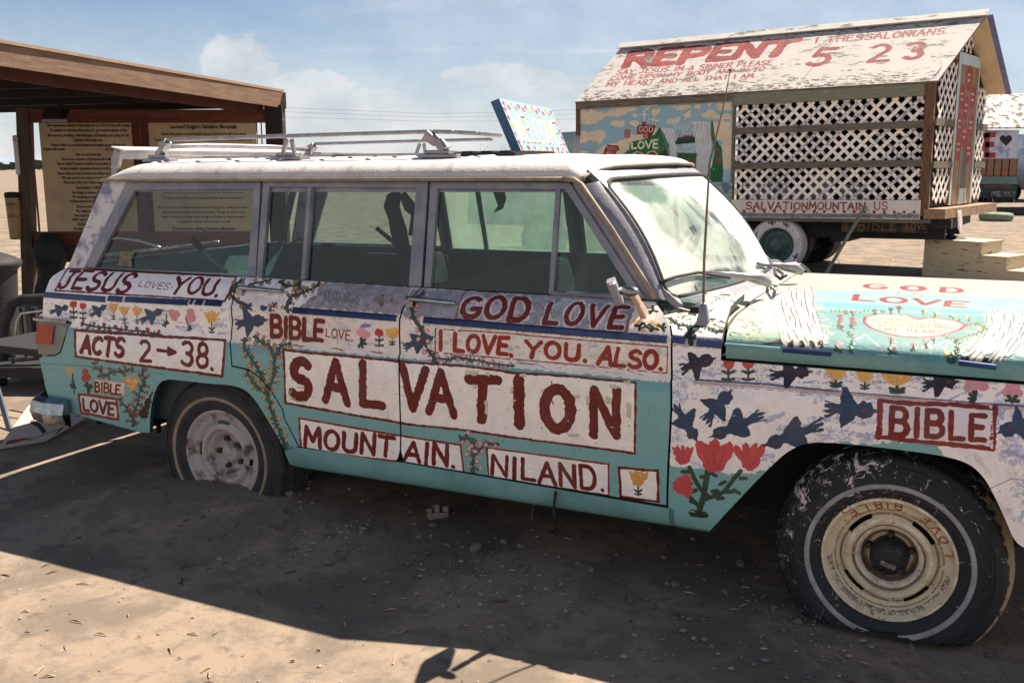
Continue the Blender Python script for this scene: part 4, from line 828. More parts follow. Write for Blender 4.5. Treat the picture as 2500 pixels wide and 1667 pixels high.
def ground_mat():
    m = bpy.data.materials.new('packed_desert_dirt'); m.use_nodes = True; n = m.node_tree.nodes; L = m.node_tree.links; b = n['Principled BSDF']; b.inputs['Roughness'].default_value = .95; b.inputs['Specular IOR Level'].default_value = .15
    tc = n.new('ShaderNodeTexCoord')
    def nz(s, d, r=.6, dist=0.):
        t = n.new('ShaderNodeTexNoise'); t.inputs['Scale'].default_value = s; t.inputs['Detail'].default_value = d; t.inputs['Roughness'].default_value = r; t.inputs['Distortion'].default_value = dist; L.new(tc.outputs['Object'], t.inputs['Vector']); return t.outputs[0]
    def mr(v, a, b_, c=0., d=1.):
        r = n.new('ShaderNodeMapRange'); r.inputs[1].default_value = a; r.inputs[2].default_value = b_; r.inputs[3].default_value = c; r.inputs[4].default_value = d; L.new(v, r.inputs[0]); return r.outputs[0]
    def mix(f, a, c):
        x = n.new('ShaderNodeMix'); x.data_type = 'RGBA'; L.new(f, x.inputs[0])
        for i, v in ((6, a), (7, c)):
            if isinstance(v, tuple): x.inputs[i].default_value = (*v, 1)
            else: L.new(v, x.inputs[i])
        return x.outputs[2]
    big = nz(2.2, 9, .66, .3); mid = nz(11, 7, .68, .35); fine = nz(60, 5, .7); spk = nz(150, 2)
    c = mix(mr(big, .43, .56), s2l((.425, .385, .348)), s2l((.530, .475, .425))); c = mix(mr(mid, .52, .66), c, s2l((.405, .375, .350))); c = mix(mr(fine, .60, .72, 0, .7), c, s2l((.36, .33, .305))); c = mix(mr(spk, .70, .76, 0, .8), c, s2l((.20, .18, .175))); c = mix(mr(nz(45, 3), .70, .76, 0, .8), c, s2l((.66, .62, .58)))
    L.new(c, b.inputs['Base Color'])
    h = n.new('ShaderNodeMath'); h.operation = 'MULTIPLY_ADD'; L.new(fine, h.inputs[0]); h.inputs[1].default_value = .5; L.new(mid, h.inputs[2]); bp = n.new('ShaderNodeBump'); bp.inputs['Strength'].default_value = .5; bp.inputs['Distance'].default_value = .007; L.new(h.outputs[0], bp.inputs['Height']); L.new(bp.outputs[0], b.inputs['Normal']); return m
gm.materials.append(ground_mat()); ground = bpy.data.objects.new('ground', gm); C.objects.link(ground); tag(ground, 'packed pale desert dirt around the painted wagon', kind='structure')

# ------------------------------------------------------------------ the painted station wagon
car = empty('station_wagon', CAR.matrix()); tag(car, 'teal station wagon hand painted with slogans, birds and flowers, sunk on flat tyres', 'car')
archR = mp_(zA, (1015, 1210), (1018, 1100), (1030, 1000), (1060, 900), (1110, 848))+mp_(zA, (1250, 862), (1400, 880), (1560, 890), (1650, 917), (1720, 985), (1790, 1100), (1870, 1230), (1922, 1335))
zF = lambda x, y: (1600+x/2.6133, 1000+y/2.6133)
archF = mp_(zF, (355, 775), (470, 650), (640, 470), (750, 360), (850, 268), (980, 212), (1200, 222), (1500, 255), (1800, 295), (1980, 338), (2080, 420), (2150, 540), (2220, 690), (2290, 860), (2400, 905))
def chaikin(P, n=2):
    for _ in range(n):
        Q_ = [P[0]]
        for a, b in zip(P[:-1], P[1:]): Q_ += [(a[0]*.75+b[0]*.25, a[1]*.75+b[1]*.25), (a[0]*.25+b[0]*.75, a[1]*.25+b[1]*.75)]
        P = Q_[:1]+Q_[1:]+[P[-1]]
    return P
archR = chaikin(archR); archF = chaikin(archF)
def zx(l): return [BODY.hit(*p) for p in l]
sS = BODY.s[-1]+.004
gC = mp_(zA, (1640, 152), (1590, 230), (1568, 340), (1572, 450), (1562, 560), (1567, 755))
gCarc = mp_(zA, (1600, 762), (1680, 782), (1750, 830), (1830, 920), (1910, 1050), (1922, 1110), (2020, 1300))
gB = [(1030, 702), (1006, 726), (984, 752), (978, 774), (977, 857), (977, 1000), (979, 1060), (978, 1100)]
gA = [(1601, 736), (1622, 765), (1637, 795), (1641, 825), (1639, 1000), (1631, 1150), (1629, 1234)]
quarter = [(165, 652)]+gC+gCarc+[(694+4, 1103)]+archR[::-1]+mp_(zA, (960, 1212), (820, 1175), (600, 1112), (400, 1062), (330, 990), (300, 885), (262, 700), (300, 686), (370, 684), (410, 660), (440, 560), (480, 462), (300, 440), (285, 425), (300, 260), (330, 180), (400, 118))
Q = [BODY.hit(*p) for p in quarter]; mx_s = max(q[1] for q in Q)
M_sidepair = [M_side, M_edge]
qp = panel('quarter_panel', Q, BODY, M_sidepair, car, cv=side_cv, px=False)
rear_door_poly = gC[::1]+gCarc+mp_(zD, (0, 0))[:0]+[(960, 1131), (973, 1120)]+gB[::-1]
rd = panel('rear_door', rear_door_poly, BODY, M_sidepair, car, cv=side_cv, shrink=.0035, raise_=.001)
fd = panel('front_door', gB+[(985, 1127)]+[(1624, 1234)]+gA[::-1], BODY, M_sidepair, car, cv=side_cv, shrink=.0035, raise_=.001)
# sill panel below the doors
ro = [(704, 1108)]+mp_(zA, (2022, 1304))+[(960, 1135), (1625, 1239), (1743, 1250), (1740, 1297), (1300, 1227), (800, 1147), (727, 1128)]
Rk = [BODY.hit(*p) for p in ro]; sillp = [(.385, .225), (.43, BODY.hit(731, 1092)[1]), (1.0, BODY.hit(1000, 1131)[1]), (2.06, BODY.hit(1620, 1238)[1]), (2.085, BODY.hit(1629, 1239)[1]), (2.085, .0), (.46, .0), (.40, .10)]
panel('sill_panel', sillp, BODY, [M_teal, M_edge], car, px=False, shrink=.001, thick=.05)
# front wing: lower body and wing top behind the bonnet
hoodgap_x0 = HOODP.hit(1770, 855)[0]
FA = [FEND.hit(*p) for p in gA[2:]]; AR = [FEND.hit(*p) for p in archF]
sg = FEND.hit(2100, 878)[1]; sgap = float(np.interp(.632, FEND.P[:, 1], FEND.s))
wing = [(FA[-1][0], 0.)]+FA[::-1]+[(FA[0][0]-.012, FEND.s[12]), (FA[0][0]-.055, FEND.s[14]), (2.0, FEND.s[16]), (2.03, FEND.s[17]), (2.232, FEND.s[17]), (2.228, FEND.s[15]), (2.236, FEND.s[14]), (2.242, FEND.s[13]), (2.246, FEND.s[12]), (2.246, sgap)]+[(3.55, sgap), (3.62, sgap-.06), (3.64, .3), (3.60, .12)]+AR[::-1]+[(AR[0][0]-.01, 0.)]
def nosewarp(p):
    x, y, z = p
    if x > 3.2: y += ((x-3.2)/.5)**2*.09
    return (x, y, z)
def tailwarp(p):
    x, y, z = p
    if x < -.75: y += ((-.75-x)/.35)**2*.035
    return (x, y, z)
panel('front_wing', wing, FEND, [M_fend, M_edge], car, cv=fender_cv, px=False, warp=nosewarp)
# far side, same outlines in plain paint
panel('quarter_panel', Q, BODY, [M_teal, M_edge], car, px=False, mirror=True)
panel('rear_door', rear_door_poly, BODY, [M_teal, M_edge], car, mirror=True); panel('front_door', gB+[(985, 1127)]+[(1624, 1234)]+gA[::-1], BODY, [M_teal, M_edge], car, mirror=True)
panel('sill_panel', sillp, BODY, [M_teal, M_edge], car, px=False, shrink=.001, thick=.05, mirror=True); panel('front_wing', wing, FEND, [M_roofp, M_edge], car, px=False, mirror=True, warp=nosewarp)
# bonnet
def hwarp(p):
    x, y, z = p
    if x > 3.15: z -= ((x-3.15)/.6)**2*.06
    return (x, y, z)
hr = [HOODP.hit(*p) for p in ((1770, 854), (1771, 832), (1776, 804), (1792, 771), (1825, 739))]
hr = [(2.255, 0.), (2.255, HOODP.s[2]), (2.253, HOODP.s[3]), (2.249, HOODP.s[4]), (2.243, HOODP.s[5]), (2.236, HOODP.s[6]), (2.240, HOODP.s[7]), (2.252, HOODP.s[9]), (2.262, HOODP.s[10])]
hs = HOODP.s[-1]; hoodpoly = hr+[(x, hs-s_) for x, s_ in hr[:-1][::-1]]+[(3.62, hs), (3.62, 0.)]
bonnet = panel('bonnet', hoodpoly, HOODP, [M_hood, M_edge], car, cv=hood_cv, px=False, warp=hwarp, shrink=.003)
# cowl between bonnet and windscreen
def ybow(y): return 1-((y-.86)/.86)**2
NW = 25
def base_c(t, dx=0., dz=0.): y = .045+(YM-.09)*t; return np.array([2.00+.165*ybow(y)+dx, y, .797+.010*ybow(y)+dz])
def top_c(t, dx=0., dz=0.): y = .165+(YM-.33)*t; return np.array([1.675+.13*ybow(y)*1.15+dx, y, 1.196+.018*ybow(y)+dz])
mb = MB(); rows = []
for k in range(NW):
    t = k/(NW-1); b = base_c(t, .0, -.016); y = b[1]; xr = float(np.interp(min(y, YM-y), [.0, .15, .32, .60, .86], [2.236, 2.229, 2.234, 2.246, 2.256])); e = np.array([xr-.005, y, float(np.interp(min(y, YM-y), HOODP.P[:11, 0], HOODP.P[:11, 1]))-.004]); m_ = b*.5+e*.5+np.array([0, 0, .004])
    rows.append((b+np.array([-.03, 0, -.004]), b, m_, e, e+np.array([0, 0, -.03])))
for k in range(NW-1):
    for j in range(4): mb.add([rows[k][j], rows[k+1][j], rows[k+1][j+1], rows[k][j+1]], [(0, 1, 2, 3)])
M_cowl = mat('dusty_cowl_paint', s2l((.66, .63, .57)), .5, nscale=8, col2=s2l((.50, .46, .38)), thr=(.5, .7), bump=.2)
mb.build('cowl', M_cowl, car)
# windscreen
mb = MB(); nv = 9; V = []; U = []; F = []
for k in range(NW):
    t = k/(NW-1)
    for j in range(nv):
        u = j/(nv-1); p = base_c(t)*(1-u)+top_c(t)*u; p = p+np.array([.03*math.sin(u*math.pi), 0, .012*math.sin(u*math.pi)]); V.append(p); U.append((t, u+1e-4))
for k in range(NW-1):
    for j in range(nv-1): a = k*nv+j; F.append((a, a+1, a+nv+1, a+nv))
mb.add(V, F, 0, True, U); mb.build('windscreen', M_wind, car)
def wpt(t, u, off=0.): p = base_c(t)*(1-u)+top_c(t)*u; return p+np.array([.03*math.sin(u*math.pi)+off*.75, 0, .012*math.sin(u*math.pi)+off*.6])
# rubber seal and painted surround
per = [(t, 0.) for t in np.linspace(.03, .97, 22)]+[(.99, .03)]+[(1., u) for u in np.linspace(.08, .92, 8)]+[(.985, .975)]+[(t, 1.) for t in np.linspace(.96, .04, 22)]+[(.015, .975)]+[(0., u) for u in np.linspace(.92, .08, 8)]+[(.01, .03)]
pts = [wpt(*q, .004) for q in per]; MB().tube(pts+[pts[0]], .0095, 6).build('windscreen_seal', M_black, car)
mb = MB(); n = len(per); oi = [wpt(*q, .008) for q in per]; oo = []
for q, p in zip(per, oi):
    t, u = q; d = np.array([0., 0, 0])
    if t < .02 or t > .98: d += np.array([-.004, (-.012 if t < .5 else .012), 0])
    if u < .05: d += np.array([.038, 0, -.026])
    if u > .95: d += np.array([-.075, 0, .048])
    if .02 <= t <= .05 or .95 <= t <= .98: d += np.array([0, (-.02 if t < .5 else .02), 0])
    oo.append(p+d)
for i in range(n): j = (i+1) % n; mb.add([oi[i], oi[j], oo[j], oo[i]], [(0, 1, 2, 3)], 0, False); mb.add([oo[i], oo[j], oo[j]-np.array([0, 0, .03]), oo[i]-np.array([0, 0, .03])], [(0, 1, 2, 3)])
mb.build('windscreen_frame', M_pillar, car)
# roof skin with pressed ribs
RP = [(.118, 1.206), (.112, 1.222), (.118, 1.238), (.135, 1.256), (.165, 1.272), (.21, 1.284), (.30, 1.293), (.55, 1.300), (.86, 1.303)]
RP = RP+[(YM-y, z) for y, z in RP[:-1][::-1]]
ribs = [-.50+.232*i for i in range(9)]; xs = sorted(set(list(np.linspace(-.74, 1.60, 100))+[r+d for r in ribs for d in (-.02, -.01, 0, .01, .02)]))
V = []; F = []
def roof_pt(x, y, z, uend):
    r = 0.
    if x < -.52: d = (-.52-x)/.22; z -= .045*d*d*min(1, max(0, (z-1.215)/.05)); y = y+(.025*d*d if y < .86 else -.025*d*d)
    if .19 < y < YM-.19: r = sum(.007*math.exp(-((x-q)/.011)**2) for q in ribs)
    elif .13 < y < YM-.13: r = sum(.004*math.exp(-((x-q)/.012)**2) for q in ribs)
    return (x, y, z+r)
for x in xs:
    for j, (y, z) in enumerate(RP): V.append(roof_pt(x, y, z, 0))
nj = len(RP)
for fr in range(1, 8):
    for j, (y, z) in enumerate(RP):
        q = ybow(y)*1.15; xf = 1.60+(.02+.15*q)*fr/7; zz = z-(.0+.036*(fr/7)**2.2*min(1, max(0, (z-1.206)/.06))); V.append((xf, y+(.03*(fr/7)**2 if y < .86 else -.03*(fr/7)**2)*(1-q/1.15), zz))
for i in range(len(xs)+7-1):
    for j in range(nj-1): a = i*nj+j; F.append((a, a+1, a+nj+1, a+nj))
MB().add(V, F, 0, True).build('roof', M_roofp, car)
# lip where the roof meets the screen, drip rail down the pillar, and along the side
mb = MB(); pts = [np.array(V[(len(xs)+6)*nj+j])+np.array([.004, 0, -.004]) for j in range(nj)]; mb.tube(pts, .008, 6); mb.build('roof_front_lip', M_gutter, car)
for s_ in (0, 1):
    f = lambda p: (p[0], YM-p[1] if s_ else p[1], p[2])
    mb = MB(); pts = [(-.76, .128, 1.150), (-.74, .112, 1.208)]+[(x, .108, 1.210) for x in np.linspace(-.7, 1.60, 12)]+[(1.64, .108, 1.208), (1.668, .112, 1.19), (1.80, .072, 1.04), (1.93, .025, .88), (1.985, .012, .806)]
    mb.tube([f(p) for p in pts[1:-5]], .009, 6); mb.build('drip_rail', M_gutter, car)
    mb = MB(); mb.tube([f(p) for p in pts[-6:]], .011, 6); mb.build('pillar_gutter', M_gutter, car)
GP = [(1.64, .108, 1.208), (1.668, .112, 1.19), (1.80, .072, 1.04), (1.93, .025, .88), (1.985, .012, .806)]
for s_ in (0, 1):
    f = lambda p: (p[0], YM-p[1] if s_ else p[1], p[2]); mb = MB(); A_ = []; B_ = []; C_ = []
    fr0 = np.array(GREEN.pos(*GREEN.hit(1391, 447))); fr1 = np.array(GREEN.pos(*GREEN.hit(1577, 735)))
    for k in range(13):
        u = k/12; z_ = 1.19+(.806-1.19)*u; g_ = [float(np.interp(-z_, [-q[2] for q in GP], [q[i] for q in GP])) for i in range(3)]; g_[2] = z_
        w_ = wpt(0., 1-u, .002); A_.append(g_); B_.append([w_[0]-.002, w_[1]-.004, w_[2]]); C_.append(list(fr0+(fr1-fr0)*u+np.array([-.012, .008, 0])))
    for P_, Q_ in ((A_, B_), (C_, A_)):
        V = [f(p) for p in P_]+[f(((p[0]+q[0])/2+(.010 if P_ is A_ else 0), (p[1]+q[1])/2-(.012 if P_ is A_ else 0), (p[2]+q[2])/2)) for p, q in zip(P_, Q_)]+[f(q) for q in Q_]
        mb.add(V, [(r*13+k, r*13+k+1, r*13+14+k, r*13+13+k) for r in (0, 1) for k in range(12)], 0, True)
    mb.build('windscreen_pillar', M_pillar, car)
# rail above the side windows and window frames
for s_ in (False, True):
    rail = [(262, 441), (1392, 443), (1400, 462), (640, 464), (300, 462)]
    G = lambda l: [GREEN.hit(*p) for p in l]
    patch('roof_side_rail', [(262, 438), (1386, 441), (1404, 468), (262+30, 468)], GREEN, M_pillar, car, inset=.010, mirror=s_)
    ringp('quarter_window_frame', [(310, 444), (637, 444), (625, 676), (206, 653)], [(330, 465), (620, 462), (606, 670), (232, 653)], GREEN, M_pillar, car, mirror=s_)
    ringp('rear_window_frame', [(644, 444), (1046, 444), (1029, 703), (627, 678)], [(659, 456), (1017, 459), (999, 700), (640, 679)], GREEN, M_pillar, car, mirror=s_)
    ringp('front_window_frame', [(1052, 445), (1391, 447), (1577, 735), (1036, 703)], [(1069, 461), (1381, 463), (1552, 728), (1052, 701)], GREEN, M_pillar, car, mirror=s_)
    ringp('rear_quarter_divider', [(752, 456), (766, 456), (748, 682), (736, 682)], [(754, 458), (764, 458), (746, 680), (738, 680)], GREEN, M_pillar, car, mirror=s_)
    mb = MB()
    for (a, b, w) in (((759, 456), (742, 683), .020), ((1364, 461), (1347, 719), .018), ((1345, 716), (1560, 729), .02)):
        A = GREEN.pos(*GREEN.hit(*a)); B = GREEN.pos(*GREEN.hit(*b)); sgn = (lambda p: (p[0], YM-p[1], p[2])) if s_ else (lambda p: p); mb = MB(); mb.beam(sgn(A), sgn(B), w, .016, up=(0, 1, .25)); mb.build('window_divider', M_pillar, car)
    patch('tail_pillar', [(255, 440), (312, 441), (208, 654), (166, 654)], GREEN, M_pillar_w, car, inset=-.001, mirror=s_)
    patch('centre_pillar', [(636, 444), (648, 444), (630, 680), (622, 680)], GREEN, M_dark, car, inset=.02, mirror=s_); patch('centre_pillar', [(1040, 444), (1058, 444), (1042, 704), (1024, 704)], GREEN, M_dark, car, inset=.02, mirror=s_)
    gm_ = M_farglass if s_ else M_glass
    patch('quarter_glass', [(326, 470), (340, 462), (622, 460), (608, 672), (226, 653)], GREEN, M_farclear if s_ else M_glassq, car, mirror=s_)
    patch('rear_door_glass', [(657, 454), (1019, 457), (1000, 703), (637, 681)], GREEN, gm_, car, mirror=s_)
    patch('front_door_glass', [(1067, 459), (1383, 461), (1556, 731), (1050, 704)], GREEN, M_farglass if s_ else M_glassb, car, mirror=s_)
ins = [( -.70, .05, .79), (2.0, .05, .79)]
mb = MB()
# inner door caps so that no light leaks at the sill
for y0, y1 in ((.035, .075), (YM-.075, YM-.035)): mb.box((-.93, y0, .74), (1.98, y1, .797))
mb.build('window_sill_cap', M_inner, car)
mb = MB(); mb.box((-.95, .03, .12), (2.1, .05, .74)); mb.box((-.95, YM-.05, .12), (2.1, YM-.03, .74)); mb.build('door_card', M_inner, car)
# tailgate
mb = MB(); mb.add([(-.93, .07, .80), (-.93, YM-.07, .80), (-.75, YM-.18, 1.18), (-.75, .18, 1.18), (-.955, .02, .66), (-.955, YM-.02, .66), (-1.0, .02, .30), (-1.0, YM-.02, .30), (-.97, .05, .06), (-.97, YM-.05, .06)], [(4, 5, 1, 0), (6, 7, 5, 4), (8, 9, 7, 6)]); mb.build('tailgate', M_teal, car); MB().tube([(-.93, .09, .805), (-.935, .86, .808), (-.93, YM-.09, .805)], .010, 8).build('tailgate_rail', M_chrome, car)
mb = MB()
for y0, y1 in ((.07, .14), (YM-.14, YM-.07)): mb.add([(-.93, y0, .80), (-.93, y1, .80), (-.75, y1+(.05 if y0 < 1 else -.05), 1.2), (-.75, y0+(.05 if y0 < 1 else -.05), 1.2)], [(0, 1, 2, 3)])
mb.build('tailgate_frame', M_pillar, car)
# floor pan, wheel housings, firewall, chassis rails
mb = MB(); mb.box((-.97, .05, .10), (-.40, YM-.05, .13)); mb.box((.42, .03, .05), (2.20, YM-.03, .09)); mb.box((-.42, .26, .14), (.45, YM-.26, .17)); mb.box((2.2, .28, .08), (3.5, YM-.28, .30)); mb.box((2.10, .04, .09), (2.13, YM-.04, .78))
for y in (.24, YM-.27): mb.box((2.15, y, .02), (3.55, y+.03, .62)); mb.box((-.5, y, .12), (.5, y+.03, .60))
for x0, x1 in ((2.14, 2.17), (-.46, -.43), (.42, .45)): mb.box((x0, -.0, .08), (x1, .27, .60)); mb.box((x0, YM-.27, .08), (x1, YM, .60))
mb.box((2.15, -.02, .585), (3.5, .27, .60)); mb.box((-.45, .02, .575), (.45, .27, .59)); mb.box((2.15, YM-.27, .585), (3.5, YM+.02, .60)); mb.box((-.45, YM-.27, .575), (.45, YM-.02, .59)); mb.build('floor_pan', M_dark, car)
mb = MB()
for y in (.40, YM-.48): mb.beam((-1.0, y, .04), (3.5, y, .04), .08, .10)
mb.tube([(0, .15, 0), (0, YM-.15, 0)], .045, 10); mb.tube([(2.78, .15, 0), (2.78, YM-.15, 0)], .04, 10); mb.tube([(2.15, .25, .05), (1.6, .5, .02), (-.3, .5, .03)], .03, 8); mb.build('chassis', M_rust, car)
# belt trim pieces, proud of the body
def trimstrip(name, a, b, h, prof, m, parent, off=.007, z=None):
    A = prof.hit(*a); B = prof.hit(*b); mb = MB(); n_ = max(2, int(abs(B[0]-A[0])/.2)+1); V = []
    for i in range(n_+1):
        t = i/n_; x = A[0]+(B[0]-A[0])*t; s_ = A[1]+(B[1]-A[1])*t
        for ds, o in ((-h/2, 0.001), (-h*.32, off), (h*.32, off), (h/2, .001)):
            p = prof.pos(x, s_+ds); V.append((p[0], p[1]-o, p[2]))
    F = [(i*4+j, i*4+j+1, i*4+4+j+1, i*4+4+j) for i in range(n_) for j in range(3)]; mb.add(V, F); return mb.build(name, m, parent)
for a, b in ((zB(165, 1160), zB(575, 1192)), (zB(592, 1183), zB(690, 1192)), (zB(708, 1190), zB(1135, 1213)), (zB(1150, 1206), zB(1170, 1208)), (zB(1184, 1210), zB(1236, 1213)), (zB(1250, 1214), zB(1365, 1220)), (zD(650, 615), zD(1640, 692)), (zD(1900, 708), zE(2110, 598)), (zE(2148, 590), zE(2260, 606)), (zG(375, 458), zG(528, 470))):
    trimstrip('belt_trim', a, b, .028, BODY, M_trim, car)
trimstrip('bonnet_trim', zH(222, 772), zH(650, 808), .018, HOODP, M_trim, car, off=.006); trimstrip('bonnet_trim', zH(1775, 885), zH(2105, 925), .018, HOODP, M_trim, car, off=.006); trimstrip('bonnet_trim', zH(-290, 725), zH(200, 765), .012, HOODP, M_teal, car, off=.004)
# door handles
for a, b in ((zD(150, 410), zD(560, 445)), (zD(1765, 517), zD(2215, 560))):
    A = np.array(BODY.pos(*BODY.hit(*a))); B = np.array(BODY.pos(*BODY.hit(*b))); o = np.array([0, -.022, .008]); mb = MB()
    mb.tube([A+o*.9, A+o+(B-A)*.1, A+o*1.1+(B-A)*.5, B+o*.7, B+o*.1], .008, 8, rs=[.010, .011, .010, .008, .003]); mb.box(A+np.array([-.0, -.03, -.024]), A+np.array([.03, .0, .004])); mb.tube([B+o*.5, B], .006, 6)
    h_ = mb.build('door_handle', M_chrome, car)
# tail lamp
ts = [(.0, 0)]
lampq = mp_(zA, (300, 440), (480, 462), (440, 560), (410, 660), (370, 684), (262, 676), (248, 560))
panel('tail_lamp_housing', lampq, BODY, [M_light_bezel, M_light_bezel], car, shrink=.002, thick=.03, raise_=.003); patch('tail_lamp_lens', mp_(zA, (268, 470), (378, 478), (362, 610), (250, 600)), BODY, M_lens, car, inset=-.012)
trimstrip('tail_lamp_brow', zA(246, 436), zA(470, 458), .018, BODY, M_chrome, car, off=.02)
mb = MB(); mb.box((-1.055, -.05, .30), (-.99, .16, .58)); bevel(mb.build('tail_lamp_back', M_light_bezel, car), .01); MB().box((-1.06, -.03, .36), (-1.05, .14, .53)).build('tail_lamp_lens', M_lens, car)
# bumpers
mb = MB()
BP = [(0, -.055), (-.035, -.04), (-.05, 0), (-.035, .04), (0, .055)]
path = [(-.86, -.075), (-.98, -.09), (-1.07, -.07), (-1.12, .0), (-1.14, .20), (-1.145, .86), (-1.14, YM-.2), (-1.12, YM), (-1.05, YM+.07), (-.95, YM+.09)]
V = []
for i, (x, y) in enumerate(path):
    a = np.array(path[max(0, i-1)]); b = np.array(path[min(len(path)-1, i+1)]); t = (b-a)/np.linalg.norm(b-a); nn = np.array([t[1], -t[0]]); nn = -nn
    for k, (o, z) in enumerate(BP): V.append((x+(-nn[0])*o*1., y+(-nn[1])*o, .12+z*1.25))
F = [(i*5+j, i*5+j+1, i*5+6+j, i*5+5+j) for i in range(len(path)-1) for j in range(4)]; F += [(0, 1, 2, 3, 4)]
mb.add(V, F, 0, False); mb.build('rear_bumper', M_chrome, car)
mb = MB(); path = [(3.45, -.06), (3.62, -.04), (3.74, .05), (3.78, .3), (3.79, .86), (3.78, YM-.3), (3.74, YM-.05), (3.62, YM+.04), (3.45, YM+.06)]
for i in range(len(path)-1): mb.beam((*path[i], .12), (*path[i+1], .12), .04, .13)
mb.build('front_bumper', M_chrome, car); MB().box((3.56, .02, .18), (3.60, YM-.02, .70)).build('grille', M_chrome, car)

# wheels
RT = .364
def wheel(cx, mirror, front, zflat, steer=0.):
    w = empty('wheel'); w.parent = car; w.location = (cx, YM if mirror else 0, 0)
    if mirror: w.rotation_euler = (0, 0, math.pi)
    bulge = lambda z: max(0, min(1, (-z-.12)/.14))
    def fn(p, r, h, k):
        x, y, z = p
        if z < zflat: 
            ov = zflat-z; z = zflat+ov*.06; y += -ov*.35 if h < .09 else ov*.3; x *= 1+ov*.6
        elif z < zflat+.12 and r > .24: y += (-.012 if h < .09 else .012)*(1-(z-zflat)/.12)
        return [x, y, z]
    n = 144
    def trd(p, r, h, k):
        if r > .348 and (h < .045 or h > .15) and k % 3 == 0: s_ = .966; p = [p[0]*s_, p[1], p[2]*s_]
        return fn(p, r, h, k)
    prof = [(.200, .012), (.208, -.004), (.228, -.012), (.25, -.020), (.285, -.024), (.312, -.018), (.334, -.006), (.348, .006), (.3481, .012), (.358, .030), (RT, .045), (RT, .062), (.356, .064), (.356, .070), (RT, .072), (RT, .095), (.356, .097), (.356, .103), (RT, .105), (RT, .125), (.356, .127), (.356, .133), (RT, .135), (RT, .150), (.358, .17), (.344, .192), (.31, .208), (.26, .212), (.205, .19)]
    MB().lathe(prof, n, fn=trd).build('tyre', M_tire_sp if front else M_tire, w, recalc=True)
    wr = (.2425, .2595) if front else (.254, .271)
    pf = [(wr[0], -.0175), (wr[0]+.002, -.0225), (wr[1]-.002, -.0255), (wr[1], -.021)]
    MB().lathe(pf, n, fn=fn).build('whitewall', M_ww if front else M_ww_tan, w)
    MB().lathe([(.232, -.0155), (.234, -.0185), (.237, -.0150)], n, fn=fn).build('sidewall_ridge', M_tire, w)
    for rr_ in (.286, .300, .314): MB().lathe([(rr_-.003, -.0225-(.0015 if rr_ < .3 else -.001)), (rr_, -.0265+(.004 if rr_ > .31 else 0)), (rr_+.003, -.0215+(.003 if rr_ > .31 else 0))], n, fn=fn).build('sidewall_ridge', M_tire_sp if front else M_tire, w)
    pr = [(.170, .15), (.182, .06), (.190, .030), (.199, .012), (.2085, -.004), (.2085, -.001), (.2045, -.010), (.198, -.008), (.190, .006), (.178, .014), (.170, .016), (.160, .018), (.152, .026), (.147, .032), (.138, .020), (.126, .010), (.116, .010), (.110, .020), (.108, .030), (.100, .030), (.092, .036), (.084, .052), (.078, .064), (.070, .068), (.050, .069), (.048, .055), (.030, .052), (.001, .052)]
    slot = [(.48, 1.08), (2.0, 2.62), (3.6, 4.2), (5.1, 5.7)] if front else [(1.35, 1.85), (2.9, 3.3), (4.5, 5.), (6.0, 6.25)]
    def skip(i, k, n_):
        a = 2*math.pi*(k+.5)/n_; return i in (12, 13) and any(a0 < a < a1 for a0, a1 in slot)
    def wob(p, r, h, k):
        if .105 < r < .155: s_ = 1+.012*math.sin(2*math.pi*k/120*4+1.0); return [p[0]*s_, p[1], p[2]*s_]
        return p
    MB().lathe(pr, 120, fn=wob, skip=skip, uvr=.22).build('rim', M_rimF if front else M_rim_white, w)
    MB().lathe([(.175, .13), (.001, .13)], 32).build('brake_drum', M_rust, w)
    if front:
        mb = MB(); mb.lathe([(.062, .07), (.060, .02), (.055, .010), (.050, .004), (.044, .000), (.030, -.004), (.001, -.004)], 24)
        for k in range(6): a = k*math.pi/3+.3; mb.box((.047*math.cos(a)-.007, -.003, .047*math.sin(a)-.007), (.047*math.cos(a)+.007, .02, .047*math.sin(a)+.007))
        mb.build('hub', M_hub, w)
        mb = MB(); mb.beam((-.022, -.006, -.008), (.024, -.006, -.022), .016, .004, up=(0, 1, 0)); mb.build('hub_dial', M_chrome, w)
    else:
        MB().lathe([(.046, .068), (.044, .048), (.030, .044), (.018, .044), (.014, .040), (.001, .040)], 24).build('hub', M_rim_white, w)
    for k in range(5):
        a = 2*math.pi*k/5+(math.pi/2 if front else 1.9); r_ = .068 if front else .066
        mb = MB(); mb.lathe([(.012, .07), (.012, .050), (.008, .044), (.001, .044)], 6, c=(r_*math.cos(a), 0, r_*math.sin(a)), smooth=False); mb.build('lug_nut', M_lug, w)
    return w
